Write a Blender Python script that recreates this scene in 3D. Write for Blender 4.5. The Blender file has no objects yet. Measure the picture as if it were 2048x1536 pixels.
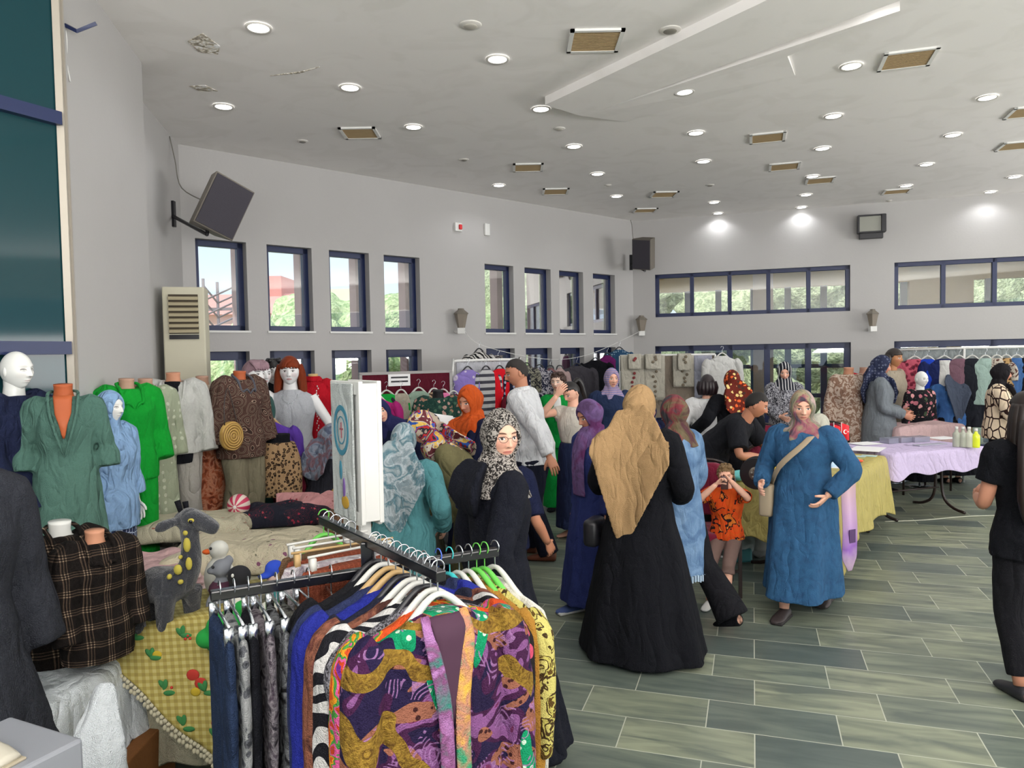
import bpy, math, random
import numpy as np
from math import sin, cos, pi, radians as R_
random.seed(7)
S = bpy.context.scene
# ---------------------------------------------------------------- camera
FPX = 1473.36; PITCH = R_(2.3074); ROLL = R_(1.0578)
_F = np.array([0, cos(PITCH), -sin(PITCH)]); _U0 = np.array([0, sin(PITCH), cos(PITCH)]); _R0 = np.array([1., 0, 0])
_R = _R0*cos(ROLL)-_U0*sin(ROLL); _U = _U0*cos(ROLL)+_R0*sin(ROLL)
EYE = np.array([0, 0, 1.85])
cd = bpy.data.cameras.new('camera'); cam = bpy.data.objects.new('camera', cd); S.collection.objects.link(cam); S.camera = cam
cd.sensor_width = 36; cd.lens = 36*FPX/2048; cd.clip_start = .05; cd.clip_end = 500
from mathutils import Matrix, Vector, noise
cam.matrix_world = Matrix(((_R[0], _U[0], -_F[0], 0), (_R[1], _U[1], -_F[1], 0), (_R[2], _U[2], -_F[2], 1.85), (0, 0, 0, 1)))
def ray(x, y): return _F+_R*(x-1024)/FPX-_U*(y-768)/FPX
def at(x, y, Y): d = ray(x, y); return EYE+d*Y/d[1]          # measured point of the photo at a depth
def atz(x, y, z): d = ray(x, y); return EYE+d*(z-1.85)/d[2]  # measured point at a height
# ---------------------------------------------------------------- view, world, sun, fill lamps
S.view_settings.view_transform = 'Standard'; S.view_settings.look = 'None'; S.view_settings.gamma = 1
S.view_settings.use_curve_mapping = False; S.view_settings.exposure = 0.05
W = bpy.data.worlds.new('sky'); S.world = W; W.use_nodes = True
W.node_tree.nodes['Background'].inputs[0].default_value = (.74, .84, 1, 1)
W.node_tree.nodes['Background'].inputs[1].default_value = 1.25
S.cycles.max_bounces = 6; S.cycles.diffuse_bounces = 4; S.cycles.glossy_bounces = 3; S.cycles.transparent_max_bounces = 12
S.cycles.use_denoising = True; S.cycles.sample_clamp_indirect = 4; S.cycles.caustics_reflective = False; S.cycles.caustics_refractive = False
def light(name, typ, loc, rot, energy, color=(1, 1, 1), **k):
    d = bpy.data.lights.new(name, typ); d.energy = energy; d.color = color
    for a, b in k.items(): setattr(d, a, b)
    o = bpy.data.objects.new(name, d); S.collection.objects.link(o); o.location = loc; o.rotation_euler = rot; return o
light('sun', 'SUN', (0, 0, 20), (R_(48), 0, R_(-32)), 3.1, (1, .95, .88), angle=.02)
LAMP_W = 1.2; FILL_W = 620.0
# added fill lamps out of view, aimed upward to brighten the ceiling
light('fill_right', 'AREA', (11.6, 4.5, 1.9), (R_(152), 0, R_(100)), FILL_W*1.2, (1, .975, .95), shape='RECTANGLE', size=7, size_y=2.4)
light('fill_rear', 'AREA', (4.5, -2.9, 2.0), (R_(166), 0, R_(10)), FILL_W*1.6, (1, .975, .95), shape='RECTANGLE', size=6, size_y=2.4)

light('fill_rear_left', 'AREA', (-1.3, -3.3, 2.1), (R_(176), 0, R_(-8)), FILL_W*1.1, (1, .97, .94), shape='RECTANGLE', size=4.5, size_y=2.2)  # added unseen uplight for the left part of the ceiling
# ---------------------------------------------------------------- materials
def lin(h, k=1.0, mx=.86):
    h = h.lstrip('#'); c = [int(h[i:i+2], 16)/255 for i in (0, 2, 4)]
    return tuple(min(mx, k*(v/12.92 if v < .04045 else ((v+.055)/1.055)**2.4)) for v in c)+(1,)
MATS = {}
class NT:
    def __init__(s, name):
        s.m = bpy.data.materials.new(name); s.m.use_nodes = True; s.t = s.m.node_tree; s.b = s.t.nodes['Principled BSDF']; s._oc = None
    def n(s, typ, ins={}, **k):
        q = s.t.nodes.new('ShaderNode'+typ)
        for a, b in k.items(): setattr(q, a, b)
        for a, b in ins.items():
            if isinstance(b, bpy.types.NodeSocket): s.t.links.new(b, q.inputs[a])
            else: q.inputs[a].default_value = b
        return q
    def oc(s):
        if not s._oc: s._oc = s.n('TexCoord').outputs['Object']
        return s._oc
    def math(s, op, a, b=0.0, c=0.0): return s.n('Math', {0: a, 1: b, 2: c}, operation=op).outputs[0]
    def noise(s, sc, det=2, dist=0, vec=None, out=0): return s.n('TexNoise', {'Vector': vec or s.oc(), 'Scale': sc, 'Detail': det, 'Distortion': dist}).outputs[out]
    def vor(s, sc, rnd=1, vec=None, out='Distance', feature='F1'): return s.n('TexVoronoi', {'Vector': vec or s.oc(), 'Scale': sc, 'Randomness': rnd}, feature=feature).outputs[out]
    def scale(s, v, vec=None): return s.n('Mapping', {'Vector': vec or s.oc(), 'Scale': v}).outputs[0]
    def ramp(s, f, stops, interp='CONSTANT'):
        r = s.n('ValToRGB', {0: f}); cr = r.color_ramp; cr.interpolation = interp
        while len(cr.elements) < len(stops): cr.elements.new(.5)
        for e, (p, c) in zip(cr.elements, stops): e.position = p; e.color = c
        return r.outputs[0]
    def mix(s, f, a, b): 
        q = s.n('Mix', {0: f, 6: a, 7: b}, data_type='RGBA'); return q.outputs[2]
    def warp(s, sc, amt):
        nz = s.n('TexNoise', {'Vector': s.oc(), 'Scale': sc, 'Detail': 1}).outputs['Color']
        return s.n('VectorMath', {0: s.oc(), 1: s.n('VectorMath', {0: nz, 1: (amt, amt, amt)}, operation='MULTIPLY').outputs[0]}, operation='ADD').outputs[0]
    def color(s, c): s.set('Base Color', c)
    def set(s, i, v):
        if isinstance(v, bpy.types.NodeSocket): s.t.links.new(v, s.b.inputs[i])
        else: s.b.inputs[i].default_value = v
    def bump(s, h, st=.3, d=.01): s.set('Normal', s.n('Bump', {'Height': h, 'Strength': st, 'Distance': d}).outputs[0])
def mat(name, col, rough=.6, k=1.5, metal=0, bump=None, var=0, emit=0, spec=.5, alpha=1):
    key = ('m', name)
    if 'hair' in name or 'wig' in name or 'moustache' in name: k = min(k, .55)
    if key in MATS: return MATS[key]
    t = NT(name); c = lin(col, k) if isinstance(col, str) else col
    if var: t.color(t.mix(t.noise(var, 3), tuple(v*.86 for v in c[:3])+(1,), tuple(min(.9, v*1.1) for v in c[:3])+(1,)))
    else: t.color(c)
    t.set('Roughness', rough); t.set('Metallic', metal); t.set('Specular IOR Level', spec)
    if alpha < 1: t.set('Alpha', alpha)
    if emit: t.set('Emission Color', c); t.set('Emission Strength', emit)
    if bump: t.bump(t.noise(bump[0], 3), bump[1], bump[2] if len(bump) > 2 else .01)
    MATS[key] = t.m; return t.m
def cloth(name, kind, cols, sc=20, k=1.5, rough=.85, sheen=0, fold=.35):
    """Woven or printed fabric; cols are display colours, sc the pattern's frequency per metre."""
    key = ('c', name)
    if key in MATS: return MATS[key]
    t = NT(name); C = [lin(c, k) for c in cols]; v = None
    if kind == 'plain': t.color(t.mix(t.noise(60, 2), tuple(x*.88 for x in C[0][:3])+(1,), tuple(min(.88, x*1.1) for x in C[0][:3])+(1,)))
    elif kind == 'blobs':
        n = len(C); t.color(t.ramp(t.noise(sc, 2, 1), [(0, C[0])]+[(.38+.26*(i+.5)/n, C[i]) for i in range(1, n)]))
    elif kind == 'smooth':
        n = len(C); t.color(t.ramp(t.noise(sc, 3, 1), [(.34+.3*i/max(1, n-1), C[i]) for i in range(n)], 'LINEAR'))
    elif kind == 'floral':   # C0 ground, C1 petals, C2 leaves, C3 second petals
        w = t.warp(sc*1.5, .5/sc); d = t.vor(sc, 1, w); pc = t.n('SeparateColor', {0: t.vor(sc, 1, w, 'Color')}).outputs[0]
        pet = t.ramp(pc, [(0, C[1]), (.45, C[-1]), (.75, C[2])]); m = t.ramp(d, [(0, (1, 1, 1, 1)), (.40, (0, 0, 0, 1))])
        bits = t.ramp(t.vor(sc*2.6, 1, w), [(0, C[2]), (.22, C[0])]); t.color(t.mix(m, bits, pet))
    elif kind == 'sprig':    # small scattered embroidery
        w = t.warp(sc*2, .35/sc); d = t.vor(sc, 1, w); pc = t.n('SeparateColor', {0: t.vor(sc, 1, w, 'Color')}).outputs[0]
        pet = t.ramp(pc, [(0, C[1]), (.5, C[2])]); st = t.ramp(t.math('SINE', t.math('MULTIPLY', t.noise(sc*.9, 1, 1), 60.)), [(0, (0, 0, 0, 1)), (.96, (1, 1, 1, 1))])
        m_ = t.ramp(d, [(0, (1, 1, 1, 1)), (.2, (0, 0, 0, 1))]); rg = t.math('GREATER_THAN', t.noise(sc*.3, 1), .5)
        t.color(t.mix(t.math('MULTIPLY', t.math('MAXIMUM', m_, t.math('MULTIPLY', st, .6)), rg), C[0], pet))
    elif kind == 'dots':
        d = t.vor(sc, .25); t.color(t.ramp(d, [(0, C[1]), (.26, C[0])]))
    elif kind == 'flecks':
        d = t.noise(sc, 3, 2); t.color(t.ramp(d, [(0, C[0]), (.5, C[1])]))
    elif kind == 'leopard':
        w = t.warp(sc*1.3, .5/sc); d = t.vor(sc, .9, w); t.color(t.ramp(d, [(0, C[1]), (.25, C[2]), (.42, C[0])]))
    elif kind == 'zebra':
        q = t.n('TexWave', {'Vector': t.oc(), 'Scale': sc, 'Distortion': 9, 'Detail': 1.5, 'Detail Scale': .9}, bands_direction='DIAGONAL').outputs['Fac']
        t.color(t.ramp(q, [(0, C[0]), (.5, C[1])]))
    elif kind == 'paisley':
        w = t.warp(sc*.5, 1.0/sc); d = t.vor(sc, .8, w); q = t.math('SINE', t.math('MULTIPLY', d, 22.)); t.color(t.ramp(q, [(0, C[0]), (.45, C[1]), (.75, C[2])]))
    elif kind == 'rings':
        d = t.vor(sc, .5); t.color(t.ramp(d, [(0, C[0]), (.12, C[1]), (.36, C[0])]))
    elif kind == 'plaid':
        sp = t.n('SeparateXYZ', {0: t.warp(6, .03)}); fs = []
        for o in (sp.outputs[0], sp.outputs[2]):
            fr = t.math('FRACT', t.math('MULTIPLY', o, sc)); l = None
            for a, b in ((.08, .14), (.22, .27), (.36, .40)):
                q = t.math('MULTIPLY', t.math('GREATER_THAN', fr, a), t.math('LESS_THAN', fr, b)); l = q if l is None else t.math('MAXIMUM', l, q)
            fs.append(l)
        s_ = t.math('MULTIPLY', t.math('ADD', fs[0], fs[1]), .5); t.color(t.ramp(s_, [(0, C[0]), (.4, C[1]), (.9, C[2])]))
    elif kind == 'stripes':
        q = t.math('FRACT', t.math('MULTIPLY', t.n('SeparateXYZ', {0: t.oc()}).outputs[2], sc)); t.color(t.ramp(q, [(0, C[0]), (.55, C[1])]))
    elif kind == 'stripex':
        q = t.math('FRACT', t.math('MULTIPLY', t.n('SeparateXYZ', {0: t.oc()}).outputs[0], sc)); t.color(t.ramp(q, [(0, C[0]), (.7, C[1])]))
    elif kind == 'geo':     # dark outlines of cream blocks
        w = t.scale((1, 1, .6)); d = t.n('TexVoronoi', {'Vector': w, 'Scale': sc, 'Randomness': .55}, feature='DISTANCE_TO_EDGE').outputs[0]
        t.color(t.ramp(d, [(0, C[1]), (.07, C[0])]))
    elif kind == 'baroque':
        w = t.warp(7, .12)
        base = t.ramp(t.noise(6.5, 1, 1.5), [(0, lin('221a3a', k)), (.44, lin('3f1c3e', k)), (.52, lin('7d4f80', k)), (.62, lin('6e2f55', k))])
        spots = t.ramp(t.vor(42, .9), [(0, lin('3a1c1c', k)), (.3, lin('8d5a48', k))])
        c1 = t.mix(t.math('GREATER_THAN', t.noise(4.2, 0, 2, t.scale((1, 1, 1.6))), .56), base, spots)
        gr = t.ramp(t.vor(38, .8), [(0, lin('bcd9c0', k)), (.28, lin('11885c', k))])
        c2 = t.mix(t.math('GREATER_THAN', t.noise(3.6, 0, 1, t.scale((1.7, 1, .9))), .60), c1, gr)
        petals = t.math('GREATER_THAN', t.math('SINE', t.math('MULTIPLY', t.vor(9, 1, w), 60.)), .45)
        c3 = t.mix(t.math('MULTIPLY', t.math('MULTIPLY', petals, t.math('GREATER_THAN', t.noise(5, 1, 2), .53)), .7), c2, lin('9a6fa0', k))
        q = t.n('TexWave', {'Vector': w, 'Scale': 1.5, 'Distortion': 16, 'Detail': 2.5, 'Detail Scale': 1.1}, wave_type='RINGS').outputs['Fac']
        gold = t.ramp(t.noise(30, 2, 3), [(.3, lin('5a4018', k)), (.65, lin('92742e', k))], 'LINEAR')
        t.color(t.mix(t.math('MULTIPLY', t.math('GREATER_THAN', q, .80), t.math('GREATER_THAN', t.noise(3.1, 1), .47)), c3, gold))
    t.set('Roughness', rough); t.set('Specular IOR Level', .15)
    if sheen: t.set('Sheen Weight', sheen)
    if fold:
        w = t.warp(3.5, .16); sv = t.n('Mapping', {'Vector': w, 'Scale': (1.5, 1.5, .55)}).outputs[0]
        a_ = t.math('POWER', t.math('ABSOLUTE', t.math('SUBTRACT', t.noise(5.5, 1, 0, sv), .5)), .8); b_ = t.math('ABSOLUTE', t.math('SUBTRACT', t.noise(13, 1, .5, sv), .5))
        h = t.math('ADD', t.math('MULTIPLY', t.math('ADD', t.math('MULTIPLY', a_, 1.0), t.math('MULTIPLY', b_, .45)), fold*6.5), t.math('MULTIPLY', t.noise(260, 1), .25)); t.bump(h, .85, .03)
    else: t.bump(t.noise(260, 1), .5, .006)
    MATS[key] = t.m; return t.m
def glass_mat(name, tint=(.93, .97, .97, 1), refl=.08):
    t = NT(name); tr = t.n('BsdfTransparent', {0: tint}); gl = t.n('BsdfGlossy', {0: (1, 1, 1, 1), 'Roughness': .02})
    fr = t.n('Fresnel', {0: 1.45}).outputs[0]; mx = t.n('MixShader', {0: t.math('ADD', t.math('MULTIPLY', fr, .8), refl*.3), 1: tr.outputs[0], 2: gl.outputs[0]})
    t.t.links.new(mx.outputs[0], t.t.nodes['Material Output'].inputs[0]); return t.m
# ---------------------------------------------------------------- mesh kit
class M:
    def __init__(s): s.v = []; s.f = []; s.mi = []; s.n = 0; s.hp = []
    def add(s, v, f, mi=0, hp=None):
        v = np.asarray(v, float); s.v.append(v); o = s.n
        s.f += [tuple(i+o for i in q) for q in f]; s.mi += [mi]*len(f); s.n += len(v)
        s.hp.append(np.full((len(v), 3), 9.) if hp is None else hp); return s
    def box(s, c, d, rz=0, mi=0, rot=None, taper=1.0):
        x, y, z = [q/2 for q in d]
        v = np.array([(a*x*(taper if e > 0 else 1), b*y*(taper if e > 0 else 1), e*z) for e in (-1, 1) for b in (-1, 1) for a in (-1, 1)])
        if rot is not None: v = v@np.array(rot).T
        if rz: v = v@np.array([[cos(rz), sin(rz), 0], [-sin(rz), cos(rz), 0], [0, 0, 1]])
        return s.add(v+np.array(c), [(0, 2, 3, 1), (4, 5, 7, 6), (0, 1, 5, 4), (2, 6, 7, 3), (0, 4, 6, 2), (1, 3, 7, 5)], mi)
    def ball(s, c, r, n=16, mi=0, rot=None):
        r = np.ones(3)*r; V = [(0, 0, 1)]
        for i in range(1, n//2):
            a = pi*i/(n//2); V += [(sin(a)*cos(2*pi*j/n), sin(a)*sin(2*pi*j/n), cos(a)) for j in range(n)]
        V.append((0, 0, -1)); V = np.array(V)*r
        if rot is not None: V = V@np.array(rot).T
        F = [(0, 1+j, 1+(j+1) % n) for j in range(n)]
        for i in range(n//2-2): F += [(1+i*n+j, 1+(i+1)*n+j, 1+(i+1)*n+(j+1) % n, 1+i*n+(j+1) % n) for j in range(n)]
        b = 1+(n//2-2)*n; F += [(b+j, len(V)-1, b+(j+1) % n) for j in range(n)]
        return s.add(V+np.array(c), F, mi)
    def prism(s, poly, z0, z1, mi=0):
        n = len(poly); V = [(x, y, z0) for x, y in poly]+[(x, y, z1) for x, y in poly]
        return s.add(V, [tuple(range(n))[::-1], tuple(range(n, 2*n))]+[(i, (i+1) % n, n+(i+1) % n, n+i) for i in range(n)], mi)
def unit(a): a = np.asarray(a, float); return a/max(1e-9, np.linalg.norm(a))
def spline(P, k):
    P = np.asarray(P, float); out = []; n = len(P)
    if k <= 1: return P
    for i in range(n-1):
        a, b, c, d = P[max(0, i-1)], P[i], P[i+1], P[min(n-1, i+2)]
        for j in range(k):
            t = j/k; h = .5*((2*b)+(-a+c)*t+(2*a-5*b+4*c-d)*t*t+(-a+3*b-3*c+d)*t**3)
            h[3:] = b[3:]*(1-t)+c[3:]*t if P.shape[1] > 3 else []
            out.append(h)
    return np.array(out+[P[-1]])
def sweep(m, P, n=20, k=4, side=(1, 0, 0), amp=0, nf=9, ph=0, bow=0, ex=2, mi=0, cap=True, grow=None):
    """Rows x,y,z,rx,ry along a path, elliptical section, optional folds (amp) and bowed section."""
    P = np.array([list(p)+([p[3]] if len(p) == 4 else []) for p in P], float); P = spline(P, k); N = len(P); sv = unit(side)
    a = np.arange(n)*2*pi/n; ca = np.sign(np.cos(a))*abs(np.cos(a))**(2/ex); sa = np.sign(np.sin(a))*abs(np.sin(a))**(2/ex); V = []
    for i in range(N):
        T = unit(P[min(N-1, i+1), :3]-P[max(0, i-1), :3]); q = sv-T*(sv@T)
        if np.linalg.norm(q) < .2: q = np.cross(T, (.3, .5, .8))
        sv = unit(q); U = np.cross(T, sv); g = i/(N-1)
        f = 1+amp*(grow(g) if grow else 1)*(np.sin(nf*a+ph+2*g)+.5*np.sin((nf*2-3)*a+ph*2.3))
        x = P[i, 3]*ca*f; y = P[i, 4]*sa*f
        if bow: y = y+bow*(ca*ca)*(P[i, 3]/.2)
        V.append(P[i, :3]+np.outer(x, sv)+np.outer(y, U))
    F = [(i*n+j, i*n+(j+1) % n, (i+1)*n+(j+1) % n, (i+1)*n+j) for i in range(N-1) for j in range(n)]
    V = np.vstack(V)
    if cap:
        V = np.vstack([V, V[:n].mean(0), V[-n:].mean(0)]); F += [((j+1) % n, j, N*n) for j in range(n)]+[((N-1)*n+j, (N-1)*n+(j+1) % n, N*n+1) for j in range(n)]
    m.add(V, F, mi); return m
def tube(m, pts, r, n=8, k=3, mi=0, **q):
    rr = r if hasattr(r, '__len__') else [r]*len(pts)
    return sweep(m, [tuple(p)+(a,) for p, a in zip(pts, rr)], n, k, (.31, .2, .1), mi=mi, **q)
COL = S.collection
def obj(name, m, mt, parent=None, smooth=True, vox=0, wr=0, sub=0, bevel=0, kind=None):
    me = bpy.data.meshes.new(name); me.from_pydata(np.vstack(m.v).tolist(), [], m.f)
    for x in (mt if isinstance(mt, (list, tuple)) else [mt]): me.materials.append(x)
    me.polygons.foreach_set('material_index', m.mi)
    if smooth: me.polygons.foreach_set('use_smooth', [True]*len(me.polygons))
    if any((h < 8).any() for h in m.hp):
        at_ = me.attributes.new('hp', 'FLOAT_VECTOR', 'POINT'); at_.data.foreach_set('vector', np.vstack(m.hp).ravel())
    o = bpy.data.objects.new(name, me); COL.objects.link(o)
    if parent is not None: o.parent = parent
    if vox:
        r = o.modifiers.new('skin', 'REMESH'); r.mode = 'VOXEL'; r.voxel_size = vox; r.use_smooth_shade = True
        q = o.modifiers.new('soft', 'SMOOTH'); q.iterations = 4; q.factor = .6
    if wr:
        d = o.modifiers.new('creases', 'DISPLACE'); d.texture = CREASE; d.strength = wr; d.mid_level = .5
    if bevel: b = o.modifiers.new('edge', 'BEVEL'); b.width = bevel; b.segments = 2; b.limit_method = 'ANGLE'
    if kind: o['kind'] = kind
    return o
CREASE = bpy.data.textures.new('creases', 'CLOUDS'); CREASE.noise_scale = .09; CREASE.noise_depth = 1
def empty(name, loc=(0, 0, 0), rz=0, parent=None):
    o = bpy.data.objects.new(name, None); COL.objects.link(o); o.location = loc; o.rotation_euler = (0, 0, rz); o.empty_display_size = .1
    if parent is not None: o.parent = parent
    return o
def tag(o, label, cat, group=None, kind=None):
    o['label'] = label; o['category'] = cat
    if group: o['group'] = group
    if kind: o['kind'] = kind
    return o
def copy_tree(o, parent=None):
    c = o.copy(); COL.objects.link(c)
    if parent is not None: c.parent = parent
    for ch in list(o.children):
        if ch.parent == o: copy_tree(ch, c)
    return c
def txt(s, size, loc, rot, mt, parent, ext=.002, name='lettering', align='CENTER'):
    c = bpy.data.curves.new(name, 'FONT'); c.body = s; c.size = size; c.extrude = ext; c.align_x = align; c.align_y = 'CENTER'; c.materials.append(mt)
    o = bpy.data.objects.new(name, c); COL.objects.link(o); o.location = loc; o.rotation_euler = rot
    if parent is not None: o.parent = parent
    return o

# ---------------------------------------------------------------- the hall
BL = R_(48.12); BR = R_(108.12); CX, CY = 2.158, 13.0; HC = 4.146
uL = np.array([-sin(BL), -cos(BL)]); oL = np.array([-cos(BL), sin(BL)])      # along the left wall from the far corner; outward
uR = np.array([sin(BR), cos(BR)]); oR = np.array([-cos(BR), sin(BR)])        # along the right wall from the far corner; outward
oR = np.array([uR[1]*-1, uR[0]]);
def pl(u, o=0): return np.array([CX, CY])+uL*u+oL*o
def pr(u, o=0): return np.array([CX, CY])+uR*u+oR*o
m_wall = NT('white_wall_paint'); m_wall.color(m_wall.mix(m_wall.noise(1.3, 4), (.445, .435, .425, 1), (.485, .475, .465, 1))); m_wall.set('Roughness', .7); m_wall.bump(m_wall.noise(35, 3), .12, .01); m_wall = m_wall.m
t = NT('ceiling_plaster'); stain = t.ramp(t.noise(2.1, 6, 1.2), [(.50, (.90, .875, .855, 1)), (.62, (.86, .835, .81, 1))], 'LINEAR')
t.color(stain); t.set('Roughness', .6); t.bump(t.noise(1.2, 2), .25, .05); m_ceil = t.m
m_blue = mat('blue_frame_paint', '15285a', .4, .72); m_glass = glass_mat('window_glass')
m_white = mat('white_plastic', 'd9d9d5', .45, 1.1); m_black = mat('black_metal', '15151a', .35, 1.2); m_chrome = mat('chrome_wire', 'b8bcc0', .25, 1.3, metal=1)
# floor: slate-green marble planks
t = NT('marble_floor_tiles'); sp = t.n('SeparateXYZ', {0: t.oc()})
def tiles(ang):
    c, s_ = cos(ang), sin(ang); X = t.math('ADD', t.math('MULTIPLY', sp.outputs[0], c), t.math('MULTIPLY', sp.outputs[1], s_))
    Yv = t.math('ADD', t.math('MULTIPLY', sp.outputs[0], -s_), t.math('MULTIPLY', sp.outputs[1], c))
    cv = t.n('CombineXYZ', {0: X, 1: Yv, 2: 0.}).outputs[0]
    b = t.n('TexBrick', {'Vector': cv, 'Color1': (0, 0, 0, 1), 'Color2': (1, 1, 1, 1), 'Mortar': (.5, .5, .5, 1), 'Scale': 1., 'Mortar Size': .0028, 'Mortar Smooth': .1, 'Bias': 0., 'Brick Width': .62, 'Row Height': .305}); b.offset = .37; b.offset_frequency = 2
    return b, X, Yv
TB1, X1, Y1 = tiles(-R_(18.12)); rnd = TB1.outputs[0]; mort = TB1.outputs[1]
rv = t.n('SeparateColor', {0: rnd}).outputs[0]
base = t.ramp(rv, [(0, lin('525c58', 1.12)), (.3, lin('6d766a', 1.12)), (.6, lin('828874', 1.12)), (1, lin('8c917c', 1.12))], 'LINEAR')
vein = t.noise(1.0, 5, 1.0, t.n('CombineXYZ', {0: t.math('ADD', t.math('MULTIPLY', X1, 2.0), t.math('MULTIPLY', rv, 9.)), 1: t.math('MULTIPLY', Y1, 11.), 2: t.math('MULTIPLY', rv, 40.)}).outputs[0])
vc = t.mix(t.ramp(vein, [(.35, (0, 0, 0, 1)), (.66, (.75, .75, .75, 1))], 'LINEAR'), base, lin('48524f', 1.05))
t.color(t.mix(mort, vc, lin('a3a698', 1.25))); t.set('Roughness', t.math('ADD', .28, t.math('MULTIPLY', t.noise(3, 3), .2))); t.set('Specular IOR Level', .35); m_floor = t.m
PB = [(-3.6, 8.05), tuple(pl(7.6)), (CX, CY), tuple(pr(9.5)), (14.6, -2.6), (2.6, -5.2), (-4.4, -3.2), (-4.2, 1.2)]
fl = M(); fl.prism([(-6, -6), (18, -6), (18, 18), (-9, 18)], -.1, 0); obj('floor', fl, m_floor, smooth=False, kind='structure')
# ceiling with a shallow dropped band and an added wedge imitating a patch of light
ce = M(); ce.prism([tuple(pl(8.4, .3)), tuple(pl(-.2, .3)), tuple(pr(10.2, .3)), (15, -3), (2.6, -5.6), (-5, -3.4), (-5, 1.3)], HC, HC+.2)
obj('ceiling', ce, m_ceil, smooth=False, kind='structure')
cy = M(); cy.prism([(-5, -3.4), (2.6, -5.6), (15, -3), (12.4, 9), (18, 9), (20, -11), (-2, -13), (-12, -6)], HC+.22, HC+.4); obj('sun_blocker', cy, m_ceil, smooth=False, kind='structure')  # unseen slab added to keep the sun out of the rear openings
def q2(x, y, z=HC): p = atz(x, y, z); return p[0], p[1]
A0, A1, A2, B1, B0 = q2(990, 165), q2(1090, 193), q2(1485, 0), q2(1800, 0), q2(1165, 217)
da = np.array(A2)-np.array(A1); A2e = tuple(np.array(A2)+da*.9); B1e = tuple(np.array(B1)+da*.9)
bm = M(); bm.prism([A1, B0, B1e, A2e], HC-.075, HC+.02); obj('trim_1', bm, m_ceil, smooth=False, kind='structure')
b2 = M(); D0, D1 = q2(1250, 243), q2(1590, 150); c0, c1 = q2(1640, 70), q2(1575, 105)  # made-up slope, tilted to look brighter where a light patch lies
tp = [B0, D0, D1, c1, c0, B1]; zz = [HC-.07, HC-.004, HC-.004, HC-.03, HC-.05, HC-.07]
V = [(x, y, z) for (x, y), z in zip(tp, zz)]+[(x, y, HC+.01) for x, y in tp]
b2.add(V, [(0, 1, 2, 3, 4, 5), (11, 10, 9, 8, 7, 6)]+[(i, 6+i, 6+(i+1) % 6, (i+1) % 6) for i in range(6)]); obj('light_patch_wedge', b2, m_ceil, smooth=False, kind='structure')

def holed_wall(name, fn, u0, u1, z1, holes, th=.24, mt=None, z0=0):
    us = sorted({u0, u1}|{h[0] for h in holes}|{h[1] for h in holes}); zs = sorted({z0, z1}|{h[2] for h in holes}|{h[3] for h in holes}); m = M()
    for a, b in zip(us, us[1:]):
        run = None
        for c, d in zip(zs, zs[1:]):
            if any(h[0] <= a+1e-6 and h[1] >= b-1e-6 and h[2] <= c+1e-6 and h[3] >= d-1e-6 for h in holes): run = None; continue
            if run: run[1] = d
            else: run = [c, d]; 
            # one block per cell keeps the openings sharp
            P = [fn(a, 0), fn(b, 0), fn(b, th), fn(a, th)]; m.prism([tuple(p) for p in P], c, d)
    return obj(name, m, mt or m_wall, smooth=False, kind='structure')
uw = [(7.46, 6.90), (6.66, 6.10), (5.87, 5.31), (5.09, 4.53), (3.39, 2.83), (2.60, 2.04), (1.85, 1.29), (1.05, .49)]
holesL = [(b, a, 2.17, 3.17) for a, b in uw]+[(b, a, .95, 1.94) for a, b in uw]
holed_wall('wall_left', pl, -.05, 7.62, HC, holesL)
holesR = [(.38, 3.49, 2.448, 3.187), (4.13, 8.3, 2.448, 3.187), (.37, 3.5, .12, 1.945), (4.13, 8.3, .12, 1.945)]
holed_wall('wall_back', pr, -.2, 9.5, HC, holesR)
def boxl(m, fn, ua, ub, oa, ob, za, zb, mi=0): m.prism([tuple(fn(ua, oa)), tuple(fn(ub, oa)), tuple(fn(ub, ob)), tuple(fn(ua, ob))], za, zb, mi)
wi = 0
def window(fn, a, b, z0, z1, fw=.065, mull=(), o=.10, rails=(), sill=False, bot=None):
    global wi; wi += 1
    m = M(); w = fw; g = M()
    boxl(m, fn, a, b, o, o+.07, z1-w, z1); boxl(m, fn, a, b, o, o+.07, z0, z0+(bot or w)); boxl(m, fn, a, a+w, o, o+.07, z0, z1); boxl(m, fn, b-w, b, o, o+.07, z0, z1)
    for u in mull: boxl(m, fn, u-w*.5, u+w*.5, o, o+.07, z0, z1)
    for z in rails: boxl(m, fn, a, b, o+.01, o+.06, z-w*.4, z+w*.4)
    f = obj('window_%d' % wi, m, m_blue, smooth=False, kind='structure', bevel=.004)
    boxl(g, fn, a+w*.5, b-w*.5, o+.03, o+.038, z0+w*.5, z1-w*.5); obj('pane', g, m_glass, f, smooth=False)
    if sill: s_ = M(); boxl(s_, fn, a-.02, b+.02, -.02, o, z0-.02, z0+.003); obj('window_sill', s_, m_white, f, smooth=False)
    return f
for a, b in uw: window(pl, b, a, 2.17, 3.17, sill=True)
for i, (a, b) in enumerate(uw): window(pl, b, a, .95, 1.94, fw=.10)
window(pr, .38, 3.49, 2.448, 3.187, mull=[.38+3.11*i/5 for i in range(1, 5)], o=.05)
window(pr, 4.13, 8.3, 2.448, 3.187, mull=[4.13+.695*i for i in range(1, 6)], o=.05)
window(pr, .37, 3.5, .12, 1.945, fw=.095, mull=[.98, 1.62, 2.22, 2.86], o=.05, bot=.2)
window(pr, 4.13, 8.3, .12, 1.945, fw=.10, mull=[4.13+.695*i for i in range(1, 6)], o=.05, bot=.2)
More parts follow.
